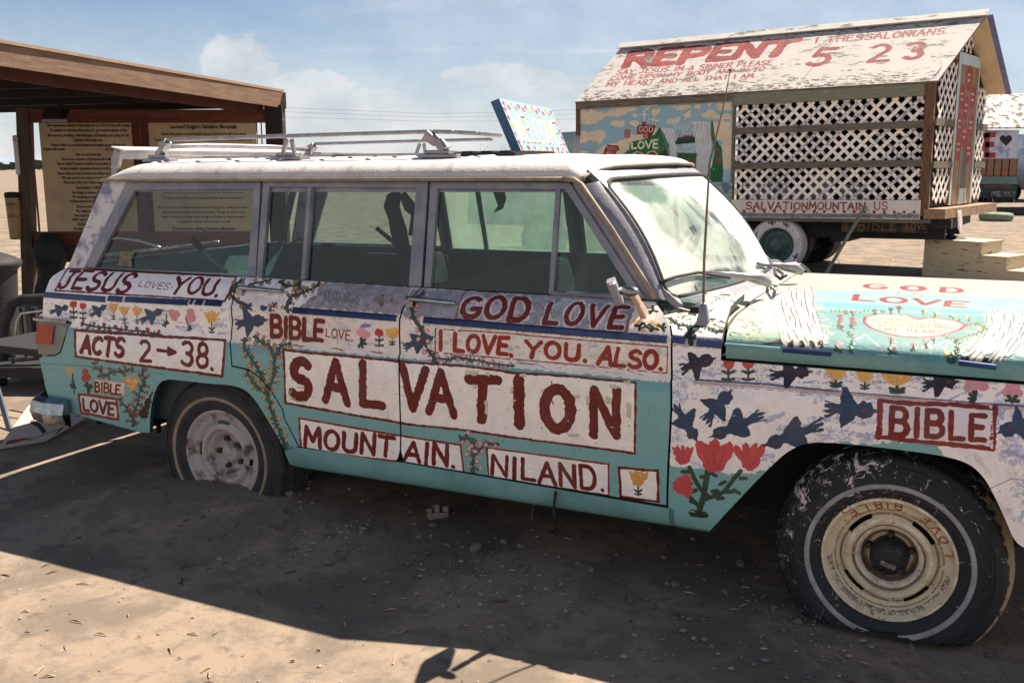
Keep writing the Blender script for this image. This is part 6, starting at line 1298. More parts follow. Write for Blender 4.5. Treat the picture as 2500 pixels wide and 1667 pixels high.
# mural wall
def mural():
    cv = Canvas(-3.5, .7, -.8, 2.55, .0035, (.56, .70, .76)); fn = lambda px, py: tuple(TRK.hit(px, py, 1, 0)[[0, 2]]); P = Painter(cv, fn); P.zoom(1350, 200, 4.704); CR = (.86, .79, .68); GR = (.13, .40, .25); R_ = (.52, .12, .12)
    def blob(pts, c=CR, **k): P.fill(pts, c, rough=.02, **k)
    blob([(300, 320), (360, 310), (400, 350), (440, 310), (520, 350), (620, 360), (640, 320), (760, 300), (920, 290), (970, 320), (880, 345), (760, 400), (640, 400), (560, 430), (480, 480), (320, 495)]); blob([(310, 570), (440, 580), (520, 545), (590, 560), (600, 620), (540, 710), (440, 670), (310, 705)])
    blob([(900, 385), (960, 368), (1000, 390), (950, 410)]); blob([(1120, 320), (1240, 300), (1220, 360), (1180, 400), (1130, 360)]); blob([(640, 480), (700, 450), (830, 440), (830, 500), (760, 530)]); blob([(870, 440), (1000, 460), (960, 520), (890, 490)]); blob([(1310, 280), (1590, 265), (1580, 300), (1460, 330)]); blob([(1620, 260), (1700, 255), (1690, 310), (1620, 305)]); blob([(1750, 250), (1830, 250), (1800, 290)]); blob([(1860, 250), (2060, 230), (2060, 330), (1900, 320)])
    blob([(1320, 430), (1460, 400), (1440, 470), (1320, 490)]); blob([(1490, 370), (1590, 340), (1580, 410), (1510, 440)]); blob([(1700, 370), (1800, 320), (1900, 380), (2080, 375), (2080, 440), (1900, 430), (1740, 410)]); blob([(1000, 290), (1140, 285), (1100, 315)]); blob([(1090, 430), (1240, 420), (1220, 450), (1080, 455)])
    blob([(1840, 460), (2090, 450), (2090, 1010), (1960, 1010), (1940, 700), (1850, 620)]); P.fill([(1960, 1000), (2070, 1000), (2070, 1160), (1960, 1160)], (.60, .72, .78))
    blob([(500, 860), (490, 800), (560, 740), (760, 690), (860, 600), (1000, 600), (1130, 560), (1210, 520), (1180, 640), (900, 720), (840, 800), (760, 860)]); P.fill([(300, 760), (500, 780), (480, 860), (300, 860)], (.52, .67, .75)); P.fill([(300, 790), (400, 800), (370, 900), (300, 900)], CR)
    P.fill([(770, 850), (870, 790), (890, 690), (1030, 660), (1160, 610), (1220, 520), (1290, 600), (1330, 700), (1340, 950), (700, 950)], GR, rough=.01); P.fill([(1210, 830), (1290, 780), (1330, 800), (1330, 900), (1210, 880)], (.08, .22, .15))
    P.fill([(965, 510), (1020, 490), (1030, 455), (1065, 455), (1065, 490), (1185, 500), (1150, 600), (1100, 655), (1040, 640), (1025, 600), (965, 605)], R_); P.line([(1048, 330), (1048, 455)], 12, (.9, .88, .82)); P.line([(1010, 375), (1070, 375)], 9, (.9, .88, .82))
    P.word("GOD", [(985, 515), (1150, 515), (1150, 575), (985, 575)], 11, (.85, .72, .66)); P.word("IS", [(1030, 600), (1090, 600), (1090, 645), (1030, 645)], 9, (.85, .72, .66)); P.word("LOVE", [(900, 700), (1210, 665), (1210, 760), (900, 765)], 20, (.90, .87, .74))
    P.fill([(820, 560), (840, 545), (885, 550), (888, 630), (870, 648), (825, 645)], (.60, .28, .28)); P.word("H", [(835, 565), (875, 565), (875, 590), (835, 590)], 6, (.8, .6, .55)); P.word("E", [(835, 605), (875, 605), (875, 630), (835, 630)], 6, (.8, .6, .55))
    P.fill([(570, 850), (600, 760), (630, 725), (740, 730), (765, 770), (730, 800), (720, 860)], R_); P.word("GODS", [(620, 745), (730, 748), (730, 780), (620, 778)], 6, (.85, .72, .68)); P.word("HOLY", [(610, 800), (705, 800), (700, 830), (608, 830)], 6, (.85, .72, .68)); P.word("BIBLE", [(585, 842), (700, 846), (700, 872), (585, 868)], 6, (.85, .72, .68))
    P.fill([(915, 830), (960, 795), (1020, 810), (1055, 840), (1100, 800), (1170, 790), (1200, 830), (1200, 960), (920, 960)], (.88, .84, .74)); P.fill([(925, 835), (965, 805), (1015, 820), (1055, 850), (1100, 812), (1165, 802), (1190, 835), (1190, 960), (925, 960)], R_); P.word("COME IN", [(1000, 865), (1190, 862), (1190, 890), (1000, 892)], 7, (.85, .72, .68))
    for (T, B_, n_, w_) in (([1240, 1380], [1340, 1425], 6, 10), ([1590, 1810], [1640, 1830], 12, 10)):
        yb = 930 if T[0] < 1500 else 1150; yt_ = 530 if T[0] < 1500 else 450
        P.fill([(T[0], yt_), (T[1], yt_+10), (B_[1], yb*.6+yt_*.4), (B_[1]-10, yb), (B_[0]+20, yb-20), (B_[0], yb*.5+yt_*.5)], (.84, .84, .84))
        for i in range(n_+1):
            t = i/n_; P.line([(T[0]+(T[1]-T[0])*t+random.uniform(-5, 5), yt_+random.uniform(0, 10)), (T[0]*.5+B_[0]*.5+12+(T[1]-T[0])*t*.9, (yt_+yb)/2), (B_[0]+(B_[1]-B_[0])*t*.8, yb-15)], w_*.6, (.60, .64, .68))
    P.fill([(1375, 480), (1600, 470), (1640, 600), (1630, 700), (1410, 720)], (.66, .74, .80)); P.daubs([(1390, 500), (1600, 480), (1620, 620), (1410, 630)], 40, 30, 10, (.50, .42, .44), 1.2, .8); P.fill([(1405, 690), (1440, 640), (1560, 620), (1630, 630), (1635, 700), (1410, 720)], (.08, .26, .19)); P.daubs([(1420, 620), (1600, 610), (1600, 660), (1420, 660)], 24, 40, 14, (.60, .18, .14), 1., .9); P.fill([(1430, 735), (1640, 700), (1650, 815), (1430, 810)], (.66, .75, .80)); P.daubs([(1440, 740), (1640, 740), (1640, 800), (1440, 800)], 22, 14, 10, (.3, .34, .34), 1., .9); P.fill([(1425, 815), (1655, 820), (1640, 1000), (1500, 920), (1430, 900)], (.12, .36, .22)); P.daubs([(1440, 850), (1640, 850), (1640, 960), (1440, 880)], 20, 60, 14, (.50, .14, .12), 1.4, .9)
    P.fill([(1815, 455), (1840, 455), (1860, 640), (1940, 760), (1955, 1000), (1950, 1150), (1700, 1160), (1750, 1110), (1830, 960), (1860, 800), (1820, 640)], (.12, .38, .24)); P.daubs([(1830, 480), (1850, 700), (1940, 900), (1930, 1100), (1880, 900), (1820, 600)], 40, 50, 14, (.50, .16, .14), 1.4, .9); P.daubs([(1820, 470), (1940, 800), (1900, 1100), (1800, 1100)], 10, 12, 12, (.85, .80, .45), 1.4, .9)
    P.line([(300, 440), (2080, 400)], 3, (.6, .58, .54), dry=1.); P.line([(300, 780), (900, 790)], 3, (.5, .5, .5), dry=1.)
    return cv
mcv = mural(); M_mural = paint_mat('mural_paint', mcv.image('mural_artwork'), rough=.7, grime=.10, gscale=3)
mb = MB()
def planecv(mb, x0, x1, z0, z1, cv, y=0., thick=.02):
    V = [(x0, y, z0), (x1, y, z0), (x1, y, z1), (x0, y, z1)]; mb.add(V, [(0, 1, 2, 3)], 0, False, [cv.uv(a, c) for a, b, c in V]); W = [(a, y+thick, c) for a, b, c in V]; mb.add(V+W, [(7, 6, 5, 4), (0, 4, 5, 1), (1, 5, 6, 2), (2, 6, 7, 3), (3, 7, 4, 0)], 1)
# plywood sheets of the mural wall
for x0, x1 in ((-3.40, -2.182), (-2.178, -.872)): m_ = MB(); planecv(m_, x0, x1, .82, 2.455, mcv); m_.build('wall_sheet', [M_mural, M_oldwood], truck)
for x0, x1, z0, z1, m, nm in ((-3.44, -.87, 2.458, 2.56, M_oldwood, 'eave_board'), (-.868, 1.70, 2.395, 2.55, mat('green_grey_board', s2l((.47, .48, .41)), .85, nscale=6, col2=s2l((.62, .57, .50)), thr=(.5, .7), stretch=(1, 5, 8)), 'header_board'), (-.84, 1.735, 1.985, 2.075, M_oldwood, 'lattice_rail'), (-.84, 1.735, 1.485, 1.575, M_oldwood, 'lattice_rail')): MB().box((x0, -.035, z0), (x1, 0, z1)).build(nm, m, truck)
MB().box((1.715, -.03, .83), (1.835, .07, 2.56)).build('corner_post', M_brownwood, truck); MB().box((-.885, -.025, .82), (-.845, .03, 2.46)).build('wall_post', M_oldwood, truck)
MB().box((-3.46, -.03, 2.05), (-3.40, .03, 2.58)).build('corner_board', M_brownwood, truck)
# web address board
def webboard():
    cv = Canvas(-.9, .7, 1.8, 1.1, .004, (.86, .81, .80)); fn = lambda px, py: tuple(TRK.hit(px, py, 1, -.03)[[0, 2]]); P = Painter(cv, fn); P.zoom(1350, 0, 2.0445)
    P.word("SALVATIONMOUNTAIN.", [(965, 1008), (1578, 1012), (1578, 1046), (962, 1044)], 8, (.52, .32, .26), gap=.22); P.word("US", [(1605, 1008), (1672, 1008), (1672, 1046), (1605, 1046)], 7, (.62, .38, .38))
    for k in range(19): P.ell((905+k*50, 1053+k*.3), 8, 8, (.55, .14, .14))
    P.daubs([(890, 1060), (1840, 1070), (1840, 1088), (890, 1078)], 90, 30, 14, (.36, .40, .42), 0, .8); P.fill([(890, 1063), (1830, 1070), (1830, 1090), (890, 1082)], (.38, .42, .43), alpha=.8, dry=.3); P.daubs([(890, 1060), (1840, 1070), (1840, 1088), (890, 1078)], 60, 12, 6, (.70, .68, .70), 1.2, .8)
    return cv
wbc = webboard(); m_ = MB(); planecv(m_, -.86, 1.74, .79, 1.045, wbc, y=-.035, thick=.03); m_.build('lettered_board', [paint_mat('board_paint', wbc.image('board_artwork'), rough=.6), M_oldwood], truck)
# lattice slats, each one a lath
def slats(parent, X0, X1, Z0, Z1, per, w, y, th, m, fn=lambda p: p, m2=None, low=None):
    for sgn in (1, -1):
        c = X0-(Z1-Z0) if sgn > 0 else X0
        lim = X1 if sgn > 0 else X1+(Z1-Z0); k = 0
        while c < lim:
            k += 1
            if sgn > 0: a = max(X0, c); b = min(X1, c+(Z1-Z0)); za = Z0+(a-c); zb = Z0+(b-c)
            else: a = max(X0, c-(Z1-Z0)); b = min(X1, c); za = Z0+(c-a); zb = Z0+(c-b)
            if b-a > .03:
                yy = y+(0 if sgn > 0 else th*1.05); jt = lambda: random.uniform(-.007, .007); A = np.array([a+jt(), yy, za]); B = np.array([b+jt(), yy, zb]); mb = MB(); d = (B-A)/np.linalg.norm(B-A); u = np.array([-d[2], 0, d[0]])*w/2; t = np.array([0, th, 0]); cap = d*w*.0
                P8 = [A-u-cap, B-u+cap, B-u+cap+t, A-u-cap+t, A+u-cap, B+u+cap, B+u+cap+t, A+u-cap+t]; P8 = [fn(p) for p in P8]; mb.hexa(P8); mb.build('slat', m2 if (m2 and random.random() < .34) else m, parent)
            c += per
slats(truck, -.835, 1.70, 1.05, 2.39, .158, .043, .005, .012, M_lat, m2=M_lat2)
# inside and underneath
mb = MB(); mb.box((-.80, WT-.3, .85), (1.75, WT-.25, 2.55)); mb.box((-.82, .05, .82), (-.78, WT-.3, 2.5)); mb.box((-3.38, .05, .79), (1.80, WT-.25, .83)); mb.build('hut_shade_lining', M_dark, truck)  # near-black walls and floor put the hut's inner shade into colour
for (x0, x1, z0, z1) in ((-.74, -.25, .84, 1.30), (-.22, .12, .84, 1.18), (.2, .5, .84, 1.40), (.62, .9, .84, 1.25)):
    tag_ = MB().box((x0, .22, z0), (x1, .6, z1)); o = tag_.build('storage_box', mat('pale_box', s2l((.62, .60, .62)), .7, nscale=8, col2=s2l((.42, .42, .48)), thr=(.45, .55)) if 'MBX' not in globals() else MBX)
    if 'MBX' not in globals(): MBX = o.data.materials[0]
    o.matrix_world = TRK.matrix(); o['_bx'] = 1
boxes = [o for o in bpy.data.objects if o.get('_bx')]
for o, l in zip(boxes, ('widest pale box behind the lattice next to the mural wall', 'low pale box behind the lattice, second from the mural', 'tallest narrow pale box behind the truck lattice', 'pale box behind the lattice nearest the brown corner post')): tag(o, l, 'box', 'boxes stored behind the lattice')
for o in boxes: del o['_bx']
GOr = TRK.O+TRK.M@np.array([1.84, 0, 0]); gyd = TRK.M@np.array([math.sin(SK), math.cos(SK), 0]); gnd_ = np.cross(zt, gyd)*-1
GF = Frame(GOr, np.stack([gyd, gnd_, zt], 1)); gut = lambda px, py: tuple(GF.hit(px, py, 1, 0)[[0, 2]])
zI = lambda x, y: (2250+x/2.24, y/2.24)
def gw(p): return TRK.M.T@(GF.O+GF.M@(np.asarray(p, float)*np.array([1, -1, 1]))-TRK.O)
def gz(z): return max(0.05, min(WT-.05, WT/2+(ZR-z)*WT/2/(ZR-2.57))) if z > 2.57 else WT
def slats_g(t0, t1, z0, z1):
    slats(truck, t0, t1, z0, z1, .20, .036, -.012, .01, M_lat, fn=gw, m2=M_lat2)
tl, tr = gut(*zI(130, 1125))[0], gut(*zI(250, 1120))[0]
DL = (.80, 1.02); DR = (1.92, 2.02)
slats_g(.10, .80, 1.0, 1.45); slats_g(.10, .86, 1.55, 2.0); slats_g(.10, .92, 2.1, 2.85); slats_g(2.02, 2.5, 1.0, 1.45); slats_g(2.02, 2.5, 1.55, 2.0); slats_g(2.02, 2.5, 2.1, 2.6); slats_g(.95, 1.65, 3.05, 3.35)
for z0 in (1.46, 2.01):
    for t0, t1 in ((.0, .86), (2.0, WT)): mb = MB(); mb.hexa([gw(p) for p in ((t0, -.03, z0), (t1, -.03, z0), (t1, .0, z0), (t0, .0, z0), (t0, -.03, z0+.09), (t1, -.03, z0+.09), (t1, .0, z0+.09), (t0, .0, z0+.09))]); mb.build('gable_rail', M_oldwood, truck)
mb = MB(); V = [gw(p) for p in ((.02, .04, .85), (WT, .04, .85), (WT, .04, 2.57), (WT/2, .04, ZR-.04), (.02, .04, 2.57))]; mb.add(V, [(0, 1, 2, 3, 4)]); mb.build('gable_shade_sheet', M_dark, truck)  # black sheet stands in for the shade behind the gable lattice
def gdoor():
    cv = Canvas(.85, .95, 2.05, 3.15, .006, (.56, .43, .30)); P = Painter(cv, lambda x, y: (x, y)); P.zoom(0, 0, 1)
    P.fill([(.85, .9), (.95, .9), (1.02, 3.2), (.85, 3.2)], (.66, .78, .80)); P.fill([(1.95, .9), (2.06, .9), (2.06, 3.2), (1.98, 3.2)], (.66, .78, .80)); P.fill([(.85, 2.95), (2.05, 2.95), (2.05, 3.2), (.85, 3.2)], (.70, .78, .80))
    P.fill([(1.35, .95), (1.62, .95), (1.58, 2.0), (1.42, 2.0)], (.28, .36, .32)); P.fill([(1.32, .95), (1.75, .95), (1.72, 1.22), (1.36, 1.22)], (.74, .80, .80))
    for (x, y) in ((1.45, 2.78), (1.15, 2.5), (1.72, 2.52), (1.40, 2.35), (1.12, 2.12), (1.72, 2.12), (1.42, 1.98), (1.15, 1.80), (1.70, 1.75)):
        P.ell((x, y), .15, .19, (.58, .15, .15)); P.line([(x-.07, y+.05), (x+.07, y+.05)], .03, (.85, .62, .58)); P.line([(x-.06, y-.03), (x+.06, y-.03)], .03, (.85, .62, .58))
    for x in (1.02, 1.27, 1.6, 1.85): P.line([(x, 1.), (x, 2.95)], .02, (.20, .16, .14))
    return cv
gdc = gdoor(); mb = MB(); V = [gw(p) for p in ((.88, -.02, .95), (2.02, -.02, .95), (2.04, -.02, 3.1), (.90, -.02, 3.1))]
V = [gw((.82, -.02, .95)), gw((1.98, -.02, .95)), gw((2.0, -.02, 3.02)), gw((.92, -.02, 3.02))]
mb.add(V, [(0, 1, 2, 3)], 0, False, [(.02, 0.02), (.98, 0.02), (.98, .98), (.02, .98)]); W = [v-np.array([.05, 0, 0]) for v in V]; mb.add(V+W, [(7, 6, 5, 4), (0, 4, 5, 1), (1, 5, 6, 2), (2, 6, 7, 3), (3, 7, 4, 0)], 1); mb.build('hut_door', [paint_mat('door_paint', gdc.image('door_artwork'), rough=.6), M_tanwood], truck)
# deck timber, hanging cloth, chassis
mb = MB(); mb.hexa([gw(p) for p in ((-.05, -.22, .80), (WT+.05, -.22, .80), (WT+.05, .05, .80), (-.05, .05, .80), (-.05, -.22, .93), (WT+.05, -.22, .93), (WT+.05, .05, .93), (-.05, .05, .93))]); mb.build('porch_beam', M_tanwood, truck)
MB().box((-.84, -.02, .74), (1.86, .10, .79)).build('deck_edge', M_oldwood, truck)
mb = MB(); pts = [(.42, -.24, .90), (.62, -.24, .90), (.63, -.26, .72), (.60, -.25, .58), (.56, -.27, .56), (.46, -.25, .66)]; V = [gw(p) for p in pts]; mb.add(V, [(0, 1, 2, 3, 4, 5)]); mb.add([v+np.array([.006, -.004, 0]) for v in V], [(5, 4, 3, 2, 1, 0)]); o = mb.build('hanging_rag', mat('white_rag', s2l((.82, .80, .80)), .8, noise=.2)); o.matrix_world = TRK.matrix(); tag(o, 'torn white rag hanging from the porch beam of the hut', 'rag')
def bibleboard():
    cv = Canvas(.3, .4, 2.2, .8, .005, (.055, .058, .060)); fn = lambda px, py: tuple(TRK.hit(px, py, 1, .12)[[0, 2]]); P = Painter(cv, fn); P.zoom(1350, 0, 2.0445)
    P.word("BIBLE", [(1525, 1098), (1720, 1094), (1712, 1148), (1520, 1150)], 8, (.34, .28, .14), gap=.35); P.word("LOVE", [(1765, 1112), (1868, 1110), (1865, 1142), (1762, 1144)], 6, (.40, .33, .16), gap=.3); return cv
bbc = bibleboard(); bb = TRK.hit(2265, 567, 1, .12); b1 = TRK.hit(2091, 532, 1, .12); m_ = MB(); planecv(m_, b1[0]-.2, bb[0], .60, .785, bbc, y=.12, thick=.06); m_.build('chassis_board', [paint_mat('dark_chassis_paint', bbc.image('chassis_artwork'), rough=.6), M_dark], truck)
mb = MB(); mb.box((-3.4, .35, .50), (2.0, .47, .76)); mb.box((-3.4, 1.7, .50), (2.0, 1.82, .76)); mb.box((bb[0], .14, .66), (bb[0]+.28, 2.0, .78)); mb.box((-.25, .3, .30), (-.05, 1.9, .45)); mb.box((.5, .3, .45), (.75, 1.7, .6)); mb.build('chassis_frame', M_black, truck)
def twheel(x, y, m, ring=None, flip=1, R=.405, wd=.24):
    w = empty('wheel'); w.parent = truck; w.location = (x, y, R-.015)
    if flip < 0: w.rotation_euler = (0, 0, math.pi)
    pr = [(.25, .015), (.27, 0), (.34, -.012), (.385, .005), (R-.004, .03), (R, .06), (R, wd-.06), (.385, wd-.005), (.34, wd), (.25, wd-.01)]; MB().lathe(pr, 72, uvr=.42).build('tyre', m, w)
    MB().lathe([(.255, .0), (.25, .02), (.235, .03), (.22, .09), (.19, .10), (.12, .06), (.10, .0), (.06, -.03), (.001, -.03)], 48).build('rim', M_tealrim, w)
    for k in range(8): a = k*math.pi/4; MB().lathe([(.014, .10), (.014, .065), (.001, .06)], 6, c=(.145*math.cos(a), 0, .145*math.sin(a)), smooth=False).build('lug_nut', M_rust, w)
    return w
M_tealrim = mat('teal_rim_paint', s2l((.30, .42, .41)), .6, nscale=14, col2=s2l((.20, .26, .26)))
tcv = Canvas(-.42, -.42, .42, .42, .004, (.84, .82, .83)); TP = Painter(tcv, lambda x, y: (x, y)); TP.zoom(0, 0, 1)
for a in (1.75, 1.1, -.5, 2.7, 3.6, 4.6): c_ = np.array([math.cos(a), math.sin(a)])*.335; e_ = np.array([-math.sin(a), math.cos(a)])*.05; TP.bird(tuple(c_+e_), tuple(c_-e_), (.24, .27, .34), .013, eye=False)
for _ in range(60): a = random.uniform(0, 6.28); r = random.uniform(.27, .40); TP.ell((r*math.cos(a), r*math.sin(a)), .008, .008, random.choice([(.6, .25, .25), (.45, .47, .5), (.55, .5, .4)]))
for a in np.linspace(0, 6.28, 90): TP.line([(.405*math.cos(a), .405*math.sin(a)), (.38*math.cos(a+.02), .38*math.sin(a+.02))], .012, (.5, .48, .48), alpha=.7)
M_ttire = paint_mat('white_painted_tyre', tcv.image('tyre_artwork'), rough=.7)
hubx = TRK.hit(1893, 606, 1, 0)[0]
twheel(hubx, .02, M_ttire); twheel(hubx, .30, M_black); twheel(hubx, 2.28, M_tire, flip=-1); twheel(hubx, 2.0, M_black, flip=-1); twheel(-4.2, .1, M_black); twheel(-4.2, 2.2, M_black, flip=-1)
# truck cab, seen just past the mural wall
M_cab = mat('patchy_pale_blue_cab', s2l((.70, .72, .74)), .5, nscale=3, col2=s2l((.48, .58, .66)), thr=(.45, .6)); mb = MB(); cabp = [(-3.5, 2.10), (-3.62, 2.13), (-4.0, 2.12), (-4.25, 2.03), (-4.42, 1.80), (-4.55, 1.45), (-5.6, 1.35), (-5.75, 1.2), (-5.8, .6), (-3.5, .6)]; cabi = [(-3.66, 1.98), (-3.72, 2.0), (-4.0, 1.99), (-4.14, 1.93), (-4.27, 1.76), (-4.37, 1.47), (-4.30, 1.42), (-4.1, 1.42), (-3.8, 1.42), (-3.66, 1.42)]
for y0 in (.25, 2.2): V = [(x, y0, z) for x, z in cabp]; Wv = [(x, y0, z) for x, z in cabi]; F = [(i, (i+1) % 10, 10+(i+1) % 10, 10+i) for i in range(10)]; mb.add(V+Wv, F)
V = [(x, y, z) for y in (.25, 2.2) for x, z in cabp]; mb.add(V, [(i, i+1, 11+i, 10+i) for i in (0, 1, 2, 3, 5, 6, 7, 8)]); mb.build('cab', M_cab, truck)
MB().add([(x, .27, z) for x, z in cabi], [tuple(range(10))]).build('cab_window', glass('mint_cab_glass', (.75, .9, .88), (.3, .6), s2l((.76, .86, .84)))[0], truck)
# stills pinned at the wall foot
for (x0, y0, x1, y1) in ((1885, 1160, 2055, 1268), (1885, 1275, 2055, 1405)):
    a = TRK.hit(*zR(x0, y0), 1, -.03); b = TRK.hit(*zR(x1, y1), 1, -.03); MB().box((a[0], -.035, b[2]), (b[0], -.03, a[2])).build('pinned_print', mat('faded_print', s2l((.62, .68, .70)), .6, nscale=14, col2=s2l((.36, .46, .52)), thr=(.45, .55)), truck)
MB().box((-3.38, .0, .62), (-.87, .03, .815)).build('skirt_board', mat('dark_skirt_paint', s2l((.20, .24, .24)), .8, noise=.4), truck)
# leaning stake
tp_ = TRK.O+TRK.M@TRK.hit(*[2113.5, 503], 1, -.09); bt = gnd(2012, 676, 0.02); tag(MB().beam(bt, tp_, .05, .03).build('wooden_stake', mat('grey_green_stake', s2l((.50, .50, .42)), .9, noise=.25)), 'long grey wooden stake leaning against the truck board', 'stake')
# wooden steps
M_step = mat('peeling_cream_plywood', s2l((.74, .68, .57)), .85, nscale=5, col2=s2l((.22, .18, .15)), thr=(.60, .66), stretch=(1.2, 1.2, 7), bump=.3); M_tread = mat('pale_tread', s2l((.74, .68, .60)), .85, noise=.2, nscale=8)
hS = .52; A0 = WF.hit(2258, 583, 2, hS); A1 = WF.hit(2397, 591, 2, hS); B1 = WF.hit(2439, 586.5, 2, hS); dv = B1-A1; ud = (A1-A0)/np.linalg.norm(A1-A0); dv = dv/np.linalg.norm(dv)*.62; W1 = np.linalg.norm(A1-A0); base = A0.copy(); base[2] = 0
steps = empty('wooden_steps', loc=tuple(base)); tag(steps, 'cream painted plywood box steps with three treads beside the house truck', 'steps')
for i, (x0, x1, zz) in enumerate(((0, W1, hS), (W1, W1+.34, .345), (W1+.34, W1+.68, .17))):
    mb = MB(); q = [ud*x0, ud*x1, ud*x1+dv, ud*x0+dv]; e = np.array([0, 0, zz-.022]); mb.hexa([*q, *[p+e for p in q]]); mb.build('step_box', M_step, steps)
    q = [ud*(x0-.0)-dv*.01, ud*(x1+.015)-dv*.01, ud*(x1+.015)+dv*1.01, ud*x0+dv*1.01]; mb = MB(); mb.hexa([p+np.array([0, 0, zz-.021]) for p in q]+[p+np.array([0, 0, zz]) for p in q]); mb.build('tread', M_tread, steps)
V = []; ra = base+np.array([0, 0, hS])
for i in range(9):
    for j in range(5): V.append(ra+ud*(.04+.36*i/8)+dv*(.2+.5*j/4)+np.array([0, 0, .003+.06*math.sin(math.pi*i/8)*math.sin(math.pi*j/4)*(1+.6*math.sin(i*2.1))]))
tag(MB().add(V, [(i*5+j, i*5+j+1, i*5+6+j, i*5+5+j) for i in range(8) for j in range(4)], 0, True).build('rag', M_black), 'crumpled dark rag lying on the top wooden step', 'rag')

# ------------------------------------------------------------------ things beyond the truck
M_tyg = mat('green_painted_tyre', s2l((.46, .52, .44)), .8, noise=.3); c_ = gnd(2431, 539, 0); tag(MB().lathe([(.24, .03), (.30, .0), (.42, .02), (.45, .08), (.45, .15), (.42, .21), (.32, .23), (.24, .20)], 40, c=tuple(c_), axis='z').build('lying_tyre', M_tyg), 'green painted tyre lying flat on the dirt past the steps', 'tyre')
p0 = gnd(2440, 527, 0); tag(MB().beam(p0+np.array([0, .1, .14]), p0+np.array([2.2, .35, .14]), .28, .26).build('black_beam', M_black), 'thick black beam lying on the ground behind the green tyre', 'beam')
far = empty('painted_camper', loc=tuple(gnd(2436, 494, 0))); tag(far, 'distant painted camper with a black heart and JESUS plate, end on', 'camper'); fo = np.array(far.location); fd = fo[1]
def fp(px, py, dy=0.): return at_depth(px, py, fd+dy)-fo
def fbox(a, b, dep, nm, m, dy=0.):
    p = fp(*a, dy); q = fp(*b, dy); return MB().box((p[0], dy, q[2]), (q[0], dy+dep, p[2])).build(nm, m, far)
M_fw = mat('blue_white_wall', s2l((.72, .74, .80)), .7, nscale=1.6, col2=s2l((.46, .52, .68)), thr=(.48, .6)); M_fr = mat('flaking_camper_roof', s2l((.80, .76, .74)), .8, nscale=3.5, col2=s2l((.30, .28, .28)), thr=(.50, .56)); M_red = mat('brick_red_paint', s2l((.55, .20, .19)), .7)
fbox((2372, 318), (2482, 388), 3., 'end_wall', M_fw); a, b, c, d = fp(2360, 312, -.3), fp(2520, 310, -.3), fp(2520, 228, 1.6), fp(2380, 232, 1.6); e = np.array([0, 0, -.06]); mb = MB(); mb.hexa([a+e, b+e, c+e, d+e, a, b, c, d]); mb.build('roof', M_fr, far)
for k in range(5):
    fbox((2391+k*18.2, 388.5), (2391+k*18.2+17, 430), .04, 'plank', mat('orange_brown_plank', s2l((.52, .34, .25)), .8, nscale=5, col2=s2l((.40, .42, .38)), thr=(.5, .62)) if k == 0 else bpy.data.materials['orange_brown_plank'], dy=-.03)
fbox((2376, 388), (2482, 431), 3., 'body_panel', M_dark); fbox((2376, 431), (2484, 450), 3.1, 'belt_panel', mat('faded_teal_panel', s2l((.36, .48, .48)), .7, noise=.3), dy=-.06); fbox((2376, 450.5), (2481, 484), 3., 'lower_panel', mat('dark_green_panel', s2l((.15, .22, .20)), .7, noise=.3))
fbox((2419, 467), (2478, 481), .05, 'number_plate', mat('plate_grey', s2l((.30, .33, .33)), .6), dy=-.06); fbox((2410, 484), (2475, 493), .3, 'bumper', M_black, dy=-.1)
fbox((2402, 451), (2470, 459), .02, 'brick_band', mat('brick_band', s2l((.42, .22, .18)), .8, nscale=9, col2=s2l((.15, .2, .18)), thr=(.5, .55), stretch=(3, 1, 1)), dy=-.03)
def letters(txt, q, w, name, m, parent, put):
    """raised brush lettering as thin strips: q = quad of pixel corners"""
    (ax, ay), (bx, by), (cx, cy), (dx, dy) = q; W = [NARROW.get(c, 1.) for c in txt]; tot = sum(W)+.22*(len(txt)-1); x = 0; mb = MB()
    for ch, wc in zip(txt, W):
        for st in GL.get(ch, []):
            P = []
            for (u, v) in st: t = (x+u*wc)/tot; P.append(put((ax*(1-t)+bx*t)*v+(dx*(1-t)+cx*t)*(1-v), (ay*(1-t)+by*t)*v+(dy*(1-t)+cy*t)*(1-v)))
            for i in range(len(P)-1):
                if np.linalg.norm(P[i+1]-P[i]) > 1e-4: mb.beam(P[i]-(P[i+1]-P[i])/np.linalg.norm(P[i+1]-P[i])*w*.3, P[i+1]+(P[i+1]-P[i])/np.linalg.norm(P[i+1]-P[i])*w*.3, w, .01, up=(0, 1, 0))
        x += wc+.22
    return mb.build(name, m, parent)
letters("JESUS", [(2422, 469), (2475, 469), (2475, 479), (2422, 479)], .035, 'plate_lettering', mat('plate_lettering', s2l((.58, .60, .60)), .6), far, lambda x, y: fp(x, y, -.08))
letters("VE", [(2378, 330), (2428, 329), (2428, 379), (2376, 381)], .22, 'wall_lettering', M_red, far, lambda x, y: fp(x, y, -.02))
hp = [(math.sin(t)**3*16, 13*math.cos(t)-5*math.cos(2*t)-2*math.cos(3*t)-math.cos(4*t)) for t in np.linspace(0, 2*math.pi, 28, endpoint=False)]; V = [fp(2456+x*.95, 342-y*.95, -.01) for x, y in hp]; MB().add(V, [tuple(range(28))]).build('heart', M_black, far)
hp2 = [fp(2440+x*.7, 296-y*.45, -.34) for x, y in hp]
for s_ in (-1, 1): c0 = fp(2438+s_*26, 490, -.15); MB().tube([c0+np.array([.22*math.cos(t), 0, .12*math.sin(t)]) for t in np.linspace(-2.6, .6, 10)], .03, 6).build('bumper_hoop', M_chrome, far)
for s_ in (2386, 2470): MB().lathe([(.38, .0), (.42, .06), (.42, .2), (.38, .26), (.001, .26)], 24, c=tuple(fp(s_, 482, .3)*np.array([1, 0, 0])+np.array([0, .3, .42]))).build('wheel', M_black, far)
